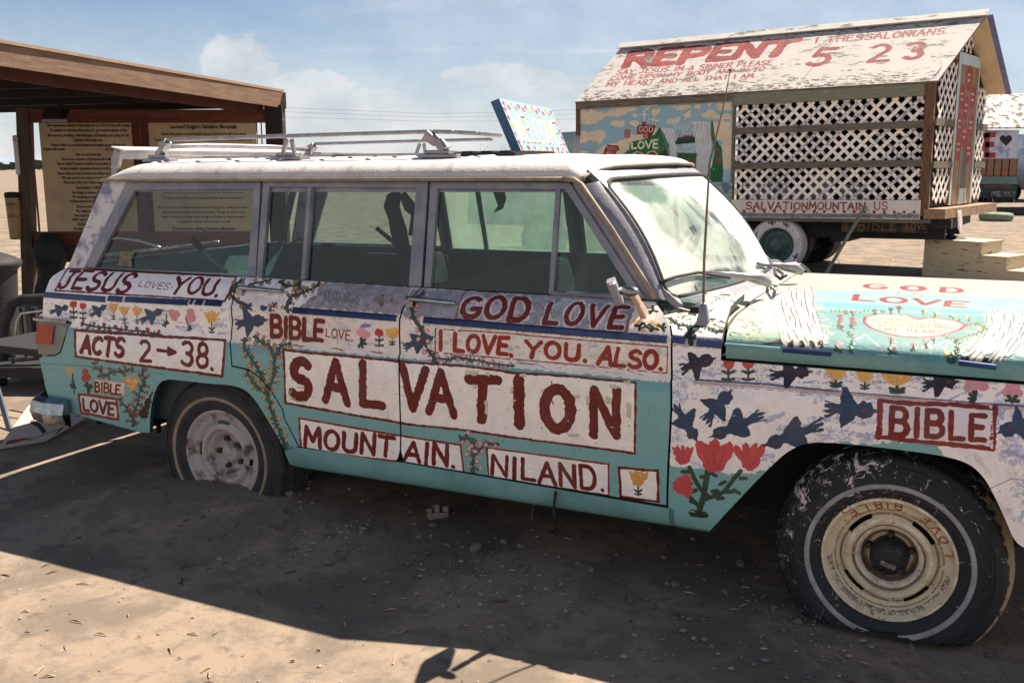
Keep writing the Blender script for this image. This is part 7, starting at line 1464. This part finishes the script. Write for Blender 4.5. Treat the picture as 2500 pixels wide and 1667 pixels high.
whr = empty('pale_trailer', loc=(fo[0]+1.45, fo[1]+.6, 0)); tag(whr, 'pale blue white trailer at the far side of the heart camper', 'trailer'); MB().box((0, 0, .5), (2.5, 4, 2.9)).build('body', M_fw, whr)
for x_ in (.5, 1.8): MB().lathe([(.35, 0), (.38, .05), (.38, .2), (.001, .2)], 20, c=(x_, .1, .37)).build('wheel', M_black, whr)

# ------------------------------------------------------------------ information kiosk
KD = 11.0; kx = lambda px, py=400, d=KD: at_depth(px, py, d)
M_kred = mat('red_stained_board', s2l((.40, .20, .13)), .75, nscale=3, col2=s2l((.27, .14, .10)), stretch=(1, 1, 6), bump=.2); M_fascia = mat('grey_stained_fascia', s2l((.50, .40, .33)), .8, nscale=4, col2=s2l((.40, .31, .26)), stretch=(1, 1, 9), bump=.35, bscale=30)
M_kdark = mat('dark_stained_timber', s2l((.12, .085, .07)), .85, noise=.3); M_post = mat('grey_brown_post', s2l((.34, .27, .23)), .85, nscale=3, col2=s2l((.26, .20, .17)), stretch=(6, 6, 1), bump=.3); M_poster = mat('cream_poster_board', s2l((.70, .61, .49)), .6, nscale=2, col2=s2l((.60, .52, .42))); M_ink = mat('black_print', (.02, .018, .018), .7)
kb = np.array([-4.0, KD, 0.]); kiosk = empty('information_kiosk', loc=tuple(kb)); tag(kiosk, 'timber information kiosk with sloping roof and two printed notice boards', 'kiosk')
def kp(px, py, d=KD): return at_depth(px, py, d)-kb
def kboard(p0, p1, d0, th, nm, m): a = kp(*p0, d0); b = kp(*p1, d0); return MB().box((a[0], d0-KD, b[2]), (b[0], d0-KD+th, a[2])).build(nm, m, kiosk)
kboard((70, 268), (648, 300), 10.96, .04, 'top_rail', M_kred); kboard((70, 566), (648, 600), 10.96, .04, 'bottom_rail', M_kred); kboard((338, 300.5), (361, 565.5), 10.96, .04, 'centre_stile', M_kred); kboard((637, 300.5), (648, 565.5), 10.96, .04, 'side_stile', M_kred); kboard((72, 300.5), (94, 565.5), 10.96, .04, 'side_stile', M_kred); kboard((70, 601), (648, 640), 10.98, .08, 'lower_beam', M_post)
kboard((94.5, 300.5), (337.5, 565.5), 10.985, .02, 'notice_board', M_poster); kboard((361.5, 300.5), (636.5, 565.5), 10.985, .02, 'notice_board', M_poster); kboard((648, 262), (668, 640), 10.98, .05, 'side_board', M_kdark); kboard((94, 300), (640, 600), 11.02, .03, 'backing_board', M_kred)
a = kp(46, 264); b = kp(66, 735); o = MB(); o.hexa([b+np.array([-.02, -.07, 0])*np.array([1, 1, 0])+np.array([0, 0, -b[2]]), b+np.array([.11, -.07, 0])+np.array([0, 0, -b[2]]), b+np.array([.11, .06, 0])+np.array([0, 0, -b[2]]), b+np.array([-.02, .06, 0])+np.array([0, 0, -b[2]]), a+np.array([0, -.07, 0]), a+np.array([.13, -.07, 0]), a+np.array([.13, .06, 0]), a+np.array([0, .06, 0])]); o.build('post', M_post, kiosk)
a = kp(650, 262); MB().box((a[0], -.08, -.0), (a[0]+.19, .08, a[2]+.02)).build('post', M_kdark, kiosk); a = kp(250, 640); MB().box((a[0], -.03, 0), (a[0]+.1, .07, a[2])).build('post', M_post, kiosk)
RA = kp(690, 226, 11.); RB = kp(0, 107, 7.8); dAB = (RB-RA); RBx = RB+dAB*.45; hf = np.array([0, 0, -.168]); pr_ = np.array([-.912, .41, .01])
t_ = np.array([.03, -.012, 0]); mb = MB(); mb.hexa([RA+hf, RBx+hf, RBx+hf-t_, RA+hf-t_, RA, RBx, RBx-t_, RA-t_]); mb.build('fascia', M_fascia, kiosk)
mb = MB(); mb.hexa([RA+pr_*.0+np.array([.012, .02, .004]), RBx+np.array([.02, -.02, .004]), RBx+pr_*5, RA+pr_*5, RA+np.array([.012, .02, .03]), RBx+np.array([.02, -.02, .03]), RBx+pr_*5+np.array([0, 0, .026]), RA+pr_*5+np.array([0, 0, .026])]); mb.build('roof', mat('pale_roof_edge', s2l((.62, .52, .44)), .8, noise=.2), kiosk)
mb = MB(); e0, e1 = RA+np.array([.0, .012, 0]), RA+np.array([-.05, .12, 0])+np.array([0, 0, 0]); mb.hexa([RA+hf+np.array([-.03, .0, 0]), RA+hf+np.array([.035, .0, 0]), RA+hf+np.array([.0, .14, 0])+pr_*0, RA+hf+np.array([-.05, .14, 0]), RA+np.array([-.03, .0, 0]), RA+np.array([.035, .0, 0]), RA+np.array([.0, .14, 0]), RA+np.array([-.05, .14, 0])]); mb.build('fascia_return', M_fascia, kiosk)
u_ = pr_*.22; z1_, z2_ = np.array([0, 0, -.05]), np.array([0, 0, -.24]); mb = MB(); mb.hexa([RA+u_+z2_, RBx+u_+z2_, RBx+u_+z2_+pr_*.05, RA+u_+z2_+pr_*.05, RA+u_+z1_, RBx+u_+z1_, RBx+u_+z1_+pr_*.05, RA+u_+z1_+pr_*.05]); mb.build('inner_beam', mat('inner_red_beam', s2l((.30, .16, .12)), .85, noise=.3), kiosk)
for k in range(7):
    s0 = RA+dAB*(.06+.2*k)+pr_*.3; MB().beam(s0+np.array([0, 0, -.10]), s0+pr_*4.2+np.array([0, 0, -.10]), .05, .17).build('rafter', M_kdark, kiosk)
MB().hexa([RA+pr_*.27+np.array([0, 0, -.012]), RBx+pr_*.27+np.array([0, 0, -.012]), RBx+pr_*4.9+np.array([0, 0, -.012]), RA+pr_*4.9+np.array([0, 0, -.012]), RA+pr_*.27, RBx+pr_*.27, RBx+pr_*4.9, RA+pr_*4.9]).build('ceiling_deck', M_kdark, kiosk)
def kline(txt, xc, y, size, nm='print_line', bold=.012):
    cu = bpy.data.curves.new('tmp', 'FONT'); cu.body = txt; cu.size = size; cu.align_x = 'CENTER'; cu.offset = size*bold; cu.resolution_u = 1; cu.space_character = .95; ob = bpy.data.objects.new('tmp', cu); C.objects.link(ob); dg = bpy.context.evaluated_depsgraph_get(); me = bpy.data.meshes.new_from_object(ob.evaluated_get(dg)); C.objects.unlink(ob); bpy.data.objects.remove(ob); bpy.data.curves.remove(cu)
    p = kp(xc, y, 10.98); o = bpy.data.objects.new(nm, me); C.objects.link(o); o.parent = KB; o.location = (p[0], -.018, p[2]-size*.35); o.rotation_euler = (math.pi/2, 0, 0); o.scale = (.82, 1, 1); me.materials.clear(); me.materials.append(M_ink); return o
left = ["The organization Salvation Mountain Inc. is a 501c3 non-profit charity.", "Donations to Salvation Mountain Inc. go towards upkeep of the", "Monument, providing a Site Manager, and feeding and caring for the", "Salvation Mountain cats.", "Please follow us at www.salvationmountain.org and Facebook", "SalvationMountain", "info on work parties.", "There are a number of programs for visitors:", "Sponsorship Program; donation box; paint and more", "docent program (greeting visitors); work parties", "Please take as many pictures and videos as you wish", "We are open from Dawn to Dusk every day", "There are only a few simple safety rules at", "Speed limit is 5 MPH", "No drugs or alcohol on site", "No camping on any part of", "Parking around the Mountain is", "Recycle and use the", "We only accept latex", "Pets must be on a leash", "ONLY give donations to the", "PLEASE DO NOT", "The law inside Slab City is"]
kbs = [o for o in kiosk.children if o.name.startswith('notice_board')]; KB = kbs[0]
ys = [306, 318, 330.5, 342, 354, 364, 377, 388.5, 399.5, 411, 423, 434, 445, 458, 470, 480.5, 491, 504, 515, 526, 536, 547.5, 558]
for t, y in zip(left, ys): kline(t, 216 if t != 'SalvationMountain' else 132, y, .043, bold=.035)
kline('for ongoing', 275, 364, .043, bold=.035)
KB = kbs[1]; kline("Leonard Knight's Salvation Mountain", 496, 309, .066, bold=.035)
right = ["Salvation Mountain is Leonard Knight's tribute to God and His gift to the world.", "Leonard came to Slab City in 1984. Over the following 28 years, he devoted himself to the", "creation of this mountain", "painting it by hand, adding layer on layer of adobe and straw to it", "and giving all who came here a tour of it", "until he could no longer live on the site", "he met everyone who came to see him personally, as a new", "of this, together with a Board of Directors to help maintain this amazing", "Mountain, Inc. and its Board of Directors ensures that Leonard's wishes are", "for supporting the Monument and assisting with the visitors that come to it"]
for i, t in enumerate(right): kline(t, 497, 327+i*14.2+(28 if i > 5 else 0), .038, bold=.03)
for i, t in enumerate(["Since 2011 when Leonard passed away, Salvation Mountain, Inc. continues the work to", "and preserve the mountain for future generations. Through the efforts of our", "Board of Directors and many of you, through work parties and financial support", "is expected to continue on for as long as God will"]): kline(t, 497, 506+i*11.5, .038, bold=.03)
kline("Thank you for visiting Salvation Mountain", 497, 558, .056, bold=.03)
# solar lamp under the roof, strap, hanging pails
q = [kp(*p, 10.3) for p in ((70, 257), (134, 262), (163, 291), (101, 291))]; q[0][1] += .35; q[1][1] += .35; rt = np.array([-.0, .0, 0]); lamp = empty('solar_lamp', loc=tuple(q[3]+kb)); tag(lamp, 'small tilted solar lamp panel hung under the kiosk roof', 'lamp'); q = [p-q[3] for p in q]
MB().hexa([p+np.array([0, 0, -.035]) for p in q]+list(q)).build('panel_frame', mat('grey_frame', s2l((.44, .43, .42)), .4, metal=.5), lamp); c0 = sum(q)/4; MB().hexa([c0+(p-c0)*.84+np.array([0, 0, -.040]) for p in q]+[c0+(p-c0)*.84+np.array([0, 0, -.036]) for p in q]).build('panel_cell', mat('dark_cell', s2l((.16, .20, .22)), .2), lamp); MB().beam(c0+np.array([0, .1, 0]), c0+np.array([.0, .15, .25]), .03, .03).build('bracket', M_black, lamp)
mb = MB(); pts = [kp(*zq, 10.93) for zq in [(p[0]/2.766, p[1]/2.766) for p in ((1778, 640), (1795, 660), (1800, 690), (1830, 715), (1838, 745), (1860, 770), (1885, 800), (1905, 825))]]
for i in range(len(pts)-1): mb.beam(pts[i], pts[i+1], .075 if i % 2 else .06, .012, up=(0, 1, 0))
mb.build('metal_strap', mat('galvanised_strap', s2l((.66, .68, .70)), .35, metal=.6, noise=.3, nscale=30), kiosk)
def pail(nm, x0, x1, y0, y1, d, mb_, mt_, lab, rim=True, tap=.78):
    a = at_depth(x0, y0, d); b = at_depth(x1, y1, d); r = (b[0]-a[0])/2; h = a[2]-b[2]; c = (a[0]+r, d, b[2]); root = empty(nm, loc=c); tag(root, lab, nm.split('_')[-1])
    MB().lathe([(.001, 0), (r*tap*.95, 0), (r*tap, .01), (r*.9, h*.6), (r*.97, h)], 28, axis='z').build('shell', mb_, root); MB().lathe([(r*.9, h-.01), (r, h-.03), (r*1.03, h+.01), (r*.85, h+.03), (.001, h+.035)], 28, axis='z').build('lid', mt_, root)
    MB().tube([(r*.98, 0, h*.9), (r*1.05, .08, h*.9), (r*1.2, .10, h*.95)], .01, 6).build('hook', M_black, root); return root
M_beige = mat('sun_yellowed_plastic', s2l((.62, .52, .34)), .6, nscale=3, col2=s2l((.34, .29, .22)), thr=(.5, .6), stretch=(1, 1, 3)); pail('beige_bucket', 12, 56, 476, 584, 10.9, M_beige, M_black, 'beige plastic bucket with black lid hanging on the kiosk post'); M_wp = mat('milky_plastic', s2l((.74, .73, .76)), .4, noise=.1); pail('white_jug', 31, 51, 338, 426, 10.9, M_wp, M_wp, 'milky white jug hanging above the beige bucket', tap=.9)
# trash can at the frame edge
tc_ = at_depth(-32, 735, 7.6); tc_[2] = 0; can = empty('trash_can', loc=tuple(tc_)); tag(can, 'black round trash can with flared lid beside the black chair', 'trash can'); ztop = at_depth(0, 640, 7.6)[2]; rr = at_depth(45, 640, 7.6)[0]-tc_[0]
MB().lathe([(.001, 0), (rr*.62, .0), (rr*.70, .05), (rr*.86, ztop-.06)], 36, axis='z').build('body', M_black, can); MB().lathe([(rr*.80, ztop-.08), (rr*.99, ztop-.03), (rr, ztop), (rr*.85, ztop+.03), (rr*.5, ztop+.07), (.001, ztop+.08)], 36, axis='z').build('lid', M_black, can); MB().lathe([(.001, -rr*.86), (.07, -rr*.85), (.075, -rr*.8)], 20, c=(.0, 0, ztop-.22)).build('badge', mat('grey_badge', s2l((.6, .6, .62)), .4), can)
# black bag under the kiosk
bg_ = at_depth(131, 722, 10.8); bg_[2] = 0; V = []; F = []
for i in range(9):
    z = .78*i/8; r = (.16+.03*math.sin(i*1.3))*(1-.45*max(0, i-6)/2)
    for k in range(18): t = 2*math.pi*k/18; rk = r*(1+.10*math.sin(k*2.3+i)); V.append(bg_+np.array([rk*math.cos(t), rk*math.sin(t), z]))
for i in range(8):
    for k in range(18): F.append((i*18+k, i*18+(k+1) % 18, i*18+18+(k+1) % 18, i*18+18+k))
F.append(tuple(8*18+k for k in range(18))); tag(MB().add(V, F, 0, True).build('rubbish_bag', M_black), 'tall lumpy black bag standing under the kiosk boards', 'bag')
# black chair with chrome arms behind the bumper
zZ = lambda x, y: (x/2.12, 380+y/2.12)
ch0 = at_depth(*zZ(20, 1060), 6.6); ch0[2] = 0; chair = empty('chair', loc=tuple(ch0)); tag(chair, 'black plastic and chrome chair beside the tail lamp', 'chair'); cp = lambda x, y, d=6.6: at_depth(*zZ(x, y), d)-ch0
MB().tube([cp(8, 1240), cp(14, 1060), cp(30, 860), cp(62, 770), (cp(110, 745)), cp(230, 738), cp(340, 745), cp(420, 800)], 1, 10, rs=[.035]*8).build('back_frame', M_black, chair); MB().tube([cp(70, 1080, 6.5), cp(85, 860, 6.5), cp(110, 815, 6.5), cp(230, 800, 6.5), cp(330, 815, 6.5)], .011, 8).build('chrome_arm', M_chrome, chair)
for x0, x1 in ((26, 72), (112, 140), (160, 205), (225, 300)): p, q_ = cp(x0, 860, 6.7), cp(x1, 1060, 6.7); MB().box((p[0], p[1], q_[2]), (q_[0], p[1]+.03, p[2]+.10)).build('back_slat', M_black, chair)
p, q_ = cp(10, 1060), cp(400, 1090); MB().box((p[0], -.25, q_[2]-.03), (q_[0], .3, p[2])).build('seat', M_black, chair); 
for x_, y_ in ((20, -.2), (330, -.2), (20, .28), (330, .28)): p = cp(x_, 1080); MB().tube([(p[0], y_, p[2]), (p[0]*1.02-.02, y_*1.1, 0)], .018, 8).build('leg', M_black, chair)
# fallen painted board and steel strip by the bumper
P1, P2, P3, P4 = gnd(-8, 1097, .012), gnd(*zZ(235, 1478), .012), WF.hit(*zZ(455, 1352), 2, .03), WF.hit(*zZ(150, 1290), 2, .11)
cvb = Canvas(0, 0, 1.2, .6, .003, (.72, .67, .62)); Pb = Painter(cvb, lambda x, y: (x, y)); Pb.zoom(0, 0, 1)
for a, b in (((.1, .1), (.5, .18)), ((.25, .40), (.6, .30)), ((.55, .12), (1.05, .40)), ((.8, .5), (1.1, .2)), ((.35, .5), (.7, .52))): Pb.line([a, ((a[0]+b[0])/2, (a[1]+b[1])/2+.02), b], .05, random.choice([(.50, .14, .12), (.16, .13, .13), (.55, .2, .15)]))
o = quad_board('fallen_board', P4, P3, P2, P1, np.array([.0, .03, -.03]), [paint_mat('fallen_board_paint', cvb.image('fallen_board_artwork'), rough=.7), M_tanwood]); tag(o, 'cream board with red strokes lying under the chrome bumper', 'board')
st_ = at_depth(*zZ(-20, 1180), 5.8); s2_ = gnd(24, 1052, .0); tag(MB().beam(s2_, st_, .035, .012, up=(0, 1, 0)).build('steel_strip', mat('blue_grey_steel', s2l((.24, .28, .34)), .5, metal=.3)), 'thin blue grey steel strip leaning at the chair foot', 'strip')

# ------------------------------------------------------------------ horizon: low hills, scrub line, a tree, the power line
def hills(name, y, h0, col, seed, x0=-3600, x1=3600, dy=900):
    r = np.random.RandomState(seed); n = 160; X = np.linspace(x0, x1, n); Z = np.zeros(n)
    for k in range(1, 7): Z += np.sin(X/(1500/k)+r.rand()*6.28)*h0/(k*1.4)
    Z = np.maximum(h0*.35, Z+h0*.9)
    V = [(x, y, -2) for x in X]+[(x, y+dy*.4, z) for x, z in zip(X, Z)]+[(x, y+dy, -2) for x in X]; F = [(i, i+1, n+i+1, n+i) for i in range(n-1)]+[(n+i, n+i+1, 2*n+i+1, 2*n+i) for i in range(n-1)]
    return tag(MB().add(V, F, 0, True).build(name, mat(name+'_haze_tint', col, .95, noise=.2, nscale=.004)), 'low hazy ridge along the desert horizon', kind='structure')
hills('hills', 3900, 26, s2l((.50, .56, .64)), 3);  # distance haze is put into the ridge's blue-grey colour
V = []; F = []; rs = np.random.RandomState(5)
for _ in range(2600):
    y = rs.uniform(330, 900); x = rs.uniform(-.62, .62)*y*1.1
    if rs.rand() < .5 and x > -.2*y: continue
    h = rs.uniform(1.0, 4.2); w = h*rs.uniform(.6, 1.3)
    for t in range(4):
        a = rs.uniform(0, 3.14); c_ = np.array([x+rs.uniform(-w, w)*.4, y, h*rs.uniform(.2, .7)]); b_ = len(V); e_ = np.array([math.cos(a), math.sin(a)*.4, 0])*w*.5; V += [c_-e_-[0, 0, h*.3], c_+e_-[0, 0, h*.25], c_+e_*.7+[0, 0, h*.3], c_-e_*.6+[0, 0, h*.35]]; F.append((b_, b_+1, b_+2, b_+3))
tag(MB().add(V, F).build('scrub', mat('dusty_scrub', (.055, .065, .04), .95, noise=.4, nscale=.3)), 'thin line of desert scrub along the horizon', kind='stuff')
def dry_tree(px, base_d, h, lab, seed):
    p = at_depth(px, 400, base_d); p[2] = 0; root = empty('desert_tree', loc=tuple(p)); tag(root, lab, 'tree'); r = random.Random(seed); mb = MB(); tips = []
    mb.tube([(0, 0, 0), (.05, 0, h*.25), (-.03, 0, h*.45)], .1, 6, rs=[.10, .07, .05])
    for k in range(9):
        a = r.uniform(0, 6.28); l = r.uniform(.35, .6)*h; s0 = np.array([0, 0, h*r.uniform(.25, .45)]); e0 = s0+np.array([math.cos(a)*l*.5, math.sin(a)*l*.5, l*.8]); m0 = (s0+e0)/2+np.array([0, 0, l*.06]); mb.tube([s0, m0, e0], .03, 4, rs=[.035, .02, .008])
        for j in range(5): b0 = s0+(e0-s0)*r.uniform(.4, 1); t0 = b0+np.array([r.uniform(-.3, .3), r.uniform(-.3, .3), r.uniform(.1, .4)]); mb.tube([b0, t0], .01, 3, rs=[.012, .004]); tips.append(t0)
    mb.build('trunk', M_oldwood, root); V = []; F = []
    for t0 in tips*5:
        c_ = t0+np.array([r.gauss(0, .1), r.gauss(0, .1), r.gauss(0, .1)]); b_ = len(V); q1 = np.array([r.uniform(-.05, .05), r.uniform(-.05, .05), r.uniform(.01, .05)]); q2 = np.array([r.uniform(-.05, .05), r.uniform(-.05, .05), -.03]); V += [c_, c_+q1, c_+q1+q2]; F.append((b_, b_+1, b_+2))
    MB().add(V, F).build('crown', mat('sage_leaves', (.10, .12, .075), .9, noise=.3) if 'sage_leaves' not in bpy.data.materials else bpy.data.materials['sage_leaves'], root)
dry_tree(1222, 48, 2.9, 'sparse dry tree far behind the roof rack', 4); dry_tree(1205, 55, 2.6, 'small bare shrubby tree just west of the sparse tree', 9)
wd = empty('power_line', loc=(0, 190, 0)); tag(wd, 'distant power line crossing behind the wagon roof', 'power line')
def pl(px, py, d=190): p = at_depth(px, py, d); return p-np.array([0, 190, 0])
for (ya, ym, yb) in ((252, 275, 272), (263, 284, 283), (278, 294, 296)):
    MB().tube([pl(400, ya-8), pl(700, (ya*2+ym*2)/4), pl(1050, ym+3), pl(1300, (ym+yb)/2), pl(1560, yb-12)], .018, 4).build('wire', M_black, wd)
for px in (400, 1560): b0 = pl(px, 407); b0[2] = 0; t0 = pl(px, 240); MB().tube([b0, t0+np.array([0, 0, .8])], .16, 8).build('pole', M_brownwood, wd); MB().beam(t0-np.array([2, 0, 0]), t0+np.array([2, 0, 0]), .15, .15).build('crossarm', M_brownwood, wd)

# ------------------------------------------------------------------ stones, gravel and twigs
M_stone = mat('grey_pink_stone', s2l((.52, .48, .48)), .9, nscale=18, col2=s2l((.40, .38, .39)), bump=.5, bscale=60)
def stone_mesh(seed, squash=.62):
    r = np.random.RandomState(seed); bm = bmesh.new(); bmesh.ops.create_icosphere(bm, subdivisions=2, radius=1.); ax = r.uniform(.75, 1.25, 3)
    pl_ = [(lambda v: v/np.linalg.norm(v))(r.normal(size=3)) for _ in range(7)]
    for v in bm.verts:
        p = np.array(v.co); 
        for q in pl_:
            d = p@q
            if d > .72: p = p-q*(d-.72)
        v.co = p*ax*np.array([1, 1, squash])
    me = bpy.data.meshes.new('stone'); bm.to_mesh(me); bm.free(); me.materials.append(M_stone); me.polygons.foreach_set('use_smooth', [False]*len(me.polygons)); return me
SM = [stone_mesh(i) for i in range(7)]
zM = lambda x, y: (300+x/2.94, 900+y/2.94)
stones = [(zK(1145, 775), 18, 'largest rounded stone in the shade below the sill'), (zK(1300, 740), 11, 'angular stone just past the largest rounded stone'), (zK(1390, 765), 11.5, 'pinkish stone at the end of the row under the sill'), (zK(912, 652), 11, 'small stone in front of the notched concrete lump'), (zK(132, 578), 12, 'blocky stone against the rear tyre tread'), (zK(1705, 852), 8, 'dark chip stone nearer the camera below NILAND'), (zK(1780, 888), 9, 'flat stone beside the pale chip below NILAND'), (zK(2238, 972), 10, 'stone of the pair under the front wing corner'), (zK(2196, 966), 6.5, 'smaller stone of the pair under the front wing corner'), (zK(2178, 760), 6, 'lone pebble behind the sill end'), (zK(790, 578), 7, 'pale flat stone left of the notched concrete lump'), (zK(522, 665), 7, 'pale stone in the gravel by the rear wheel'), (zF(315, 1472), 9, 'grey stone alone on the shaded dirt before the front tyre'), (zF(75, 1122), 7.5, 'pale stone at the head of the pebble group by the front tyre'), (zF(125, 1126), 10, 'largest stone of the pebble group by the front tyre'), (zF(205, 1146), 7, 'dull stone at the tail of the pebble group'), (zF(1205, 1382), 10, 'pale stone touching the front tyre foot'), (zF(1290, 1408), 7, 'small stone beside the front tyre foot'), (zF(905, 1362), 12, 'dark stone half buried by the front tyre'), (zF(440, 1172), 8, 'brownish stone between pebble group and front tyre'), (zF(540, 1005), 12, 'shaded lump under the front wing'), (zF(1630, 1520), 7, 'lone small stone in front of the front wheel'), (zK(2130, 1365), 8, 'small stone on the shaded dirt near the shadow edge'), (zM(725, 940), 6, 'pebble at the rear rim'), (zK(255, 600), 8, 'stone right of the blocky stone by the rear tyre')]
for i, (p, r, lab) in enumerate(stones):
    w_ = gnd(*p, .0); w_[2] = hummock(w_[0], w_[1]); sc_ = r*np.linalg.norm(w_-CAMP)/FPX; o = bpy.data.objects.new('stone', SM[i % 7]); C.objects.link(o); o.location = (w_[0], w_[1], w_[2]+sc_*.3); o.scale = (sc_,)*3; o.rotation_euler = (random.uniform(-.2, .2), random.uniform(-.2, .2), random.uniform(0, 6.28)); tag(o, lab, 'stone', 'loose stones in the shade of the wagon')
c_ = gnd(*zK(938, 602)); s_ = 25*np.linalg.norm(c_-CAMP)/FPX; mb = MB(); mb.box((-s_, -.03, 0), (s_, .03, s_*.9))
for x0, x1, h_ in ((-1., -.62, 1.35), (-.35, .12, 1.7), (.42, 1., 1.5)): mb.box((x0*s_, -.028, s_*.89), (x1*s_, .028, h_*s_))
o = mb.build('concrete_lump', mat('broken_concrete', s2l((.56, .50, .49)), .9, noise=.3, nscale=30, bump=.4)); bevel(o, .006, 2); o.location = (c_[0], c_[1], -.01); o.rotation_euler = (-.35, .05, .3); tag(o, 'broken notched concrete lump lying under the sill', 'rubble')
V = []; F = []; rs = np.random.RandomState(21); ico = [((0, 0, 1)), ((.9, 0, .3)), ((.2, .85, .3)), ((-.75, .5, .2)), ((-.7, -.55, .3)), ((.25, -.85, .2)), ((0, 0, -.6))]; IF = [(0, 1, 2), (0, 2, 3), (0, 3, 4), (0, 4, 5), (0, 5, 1), (6, 2, 1), (6, 3, 2), (6, 4, 3), (6, 5, 4), (6, 1, 5)]
def addstone(x, y, s_):
    b_ = len(V); a = rs.uniform(0, 6.28); ca, sa = math.cos(a), math.sin(a); k = rs.uniform(.6, 1.2, 3)
    for p in ico: q = np.array(p)*k*(1+rs.uniform(-.15, .15)); V.append((x+(q[0]*ca-q[1]*sa)*s_, y+(q[0]*sa+q[1]*ca)*s_, hummock(x, y)+q[2]*s_*.6+s_*.15))
    for f in IF: F.append(tuple(b_+i for i in f))
for _ in range(2300):
    u = rs.uniform(.2, 3.4); v = rs.normal(-.10, .24); p = carw((u, v, 0)); addstone(p[0], p[1], min(.016, .0025*(1/(1e-3+rs.rand()))**.55))
for _ in range(5200):
    x = rs.uniform(-3.5, 3.); y = rs.uniform(1.9, 6.); addstone(x, y, min(.009, .0018*(1/(1e-3+rs.rand()))**.42))
for _ in range(900):
    x = rs.uniform(2, 9); y = rs.uniform(7, 16); addstone(x, y, min(.03, .006*(1/(1e-3+rs.rand()))**.5))
for _ in range(160):
    p = carw((rs.normal(.25, .42), rs.normal(-.16, .10), 0)); addstone(p[0], p[1], min(.016, .003*(1/(1e-3+rs.rand()))**.5))
tag(MB().add(V, F).build('gravel', mat('gravel_grit', s2l((.58, .54, .52)), .9, nscale=1.7, col2=s2l((.38, .35, .35)), thr=(.45, .55), detail=2)), 'fine gravel and grit scattered over the dirt', kind='stuff')
V = []; F = []
for _ in range(330):
    x = rs.uniform(-2.6, 1.2); y = rs.uniform(1.95, 4.6); a = rs.uniform(0, 6.28); l = rs.uniform(.004, .03); w = rs.uniform(.0012, .004); d = np.array([math.cos(a), math.sin(a), 0]); n_ = np.array([-d[1], d[0], 0])*w; c = np.array([x, y, hummock(x, y)+.004]); b_ = len(V)
    V += [tuple(c-d*l-n_), tuple(c+d*l-n_*.6), tuple(c+d*l+n_*.6), tuple(c-d*l+n_), tuple(c+np.array([0, 0, .005])+n_*.2)]; F += [(b_, b_+1, b_+4), (b_+1, b_+2, b_+4), (b_+2, b_+3, b_+4), (b_+3, b_, b_+4)]
tag(MB().add(V, F).build('litter', mat('bark_chips', s2l((.30, .23, .19)), .9, nscale=1.3, col2=s2l((.60, .52, .42)), thr=(.48, .52), detail=1)), 'scattered bark chips and bits of straw on the dirt', kind='stuff')
M_twig = mat('dry_twig', s2l((.58, .48, .36)), .9)
tw = [((1125, 585), (1200, 620), (1330, 655)), ((1480, 520), (1460, 590), (1445, 655)), ((1275, 1370), (1290, 1390)), ((650, 1215), (950, 1210)), ((310, 1160), (345, 1175))]
for i, (t, lab) in enumerate(zip(tw[:2], ('thin curved twig lying past the concrete lump', 'pale straw standing under the sill'))):
    w_ = [gnd(*zK(*p)) for p in t]; zz = (.012, .012, .012) if i == 0 else (.10, .05, .0); tag(MB().tube([np.array([p[0], p[1], z]) for p, z in zip(w_, zz)], .003, 5).build('twig', M_twig), lab, 'twig')
wtop = np.array(BODY.pos(*BODY.hit(*zK(1590, 440)))); wb = gnd(*zK(1545, 690)); pts = [carw(wtop+np.array([0, -.012, 0])), carw(wtop+np.array([-.005, -.02, -.07])), (carw(wtop+np.array([-.0, -.01, -.15]))+wb*.0), np.array([wb[0], wb[1], .02])]; tag(MB().tube(pts, .006, 6).build('cable', M_black), 'black cable looped over the sill and hanging to the dirt', 'cable')
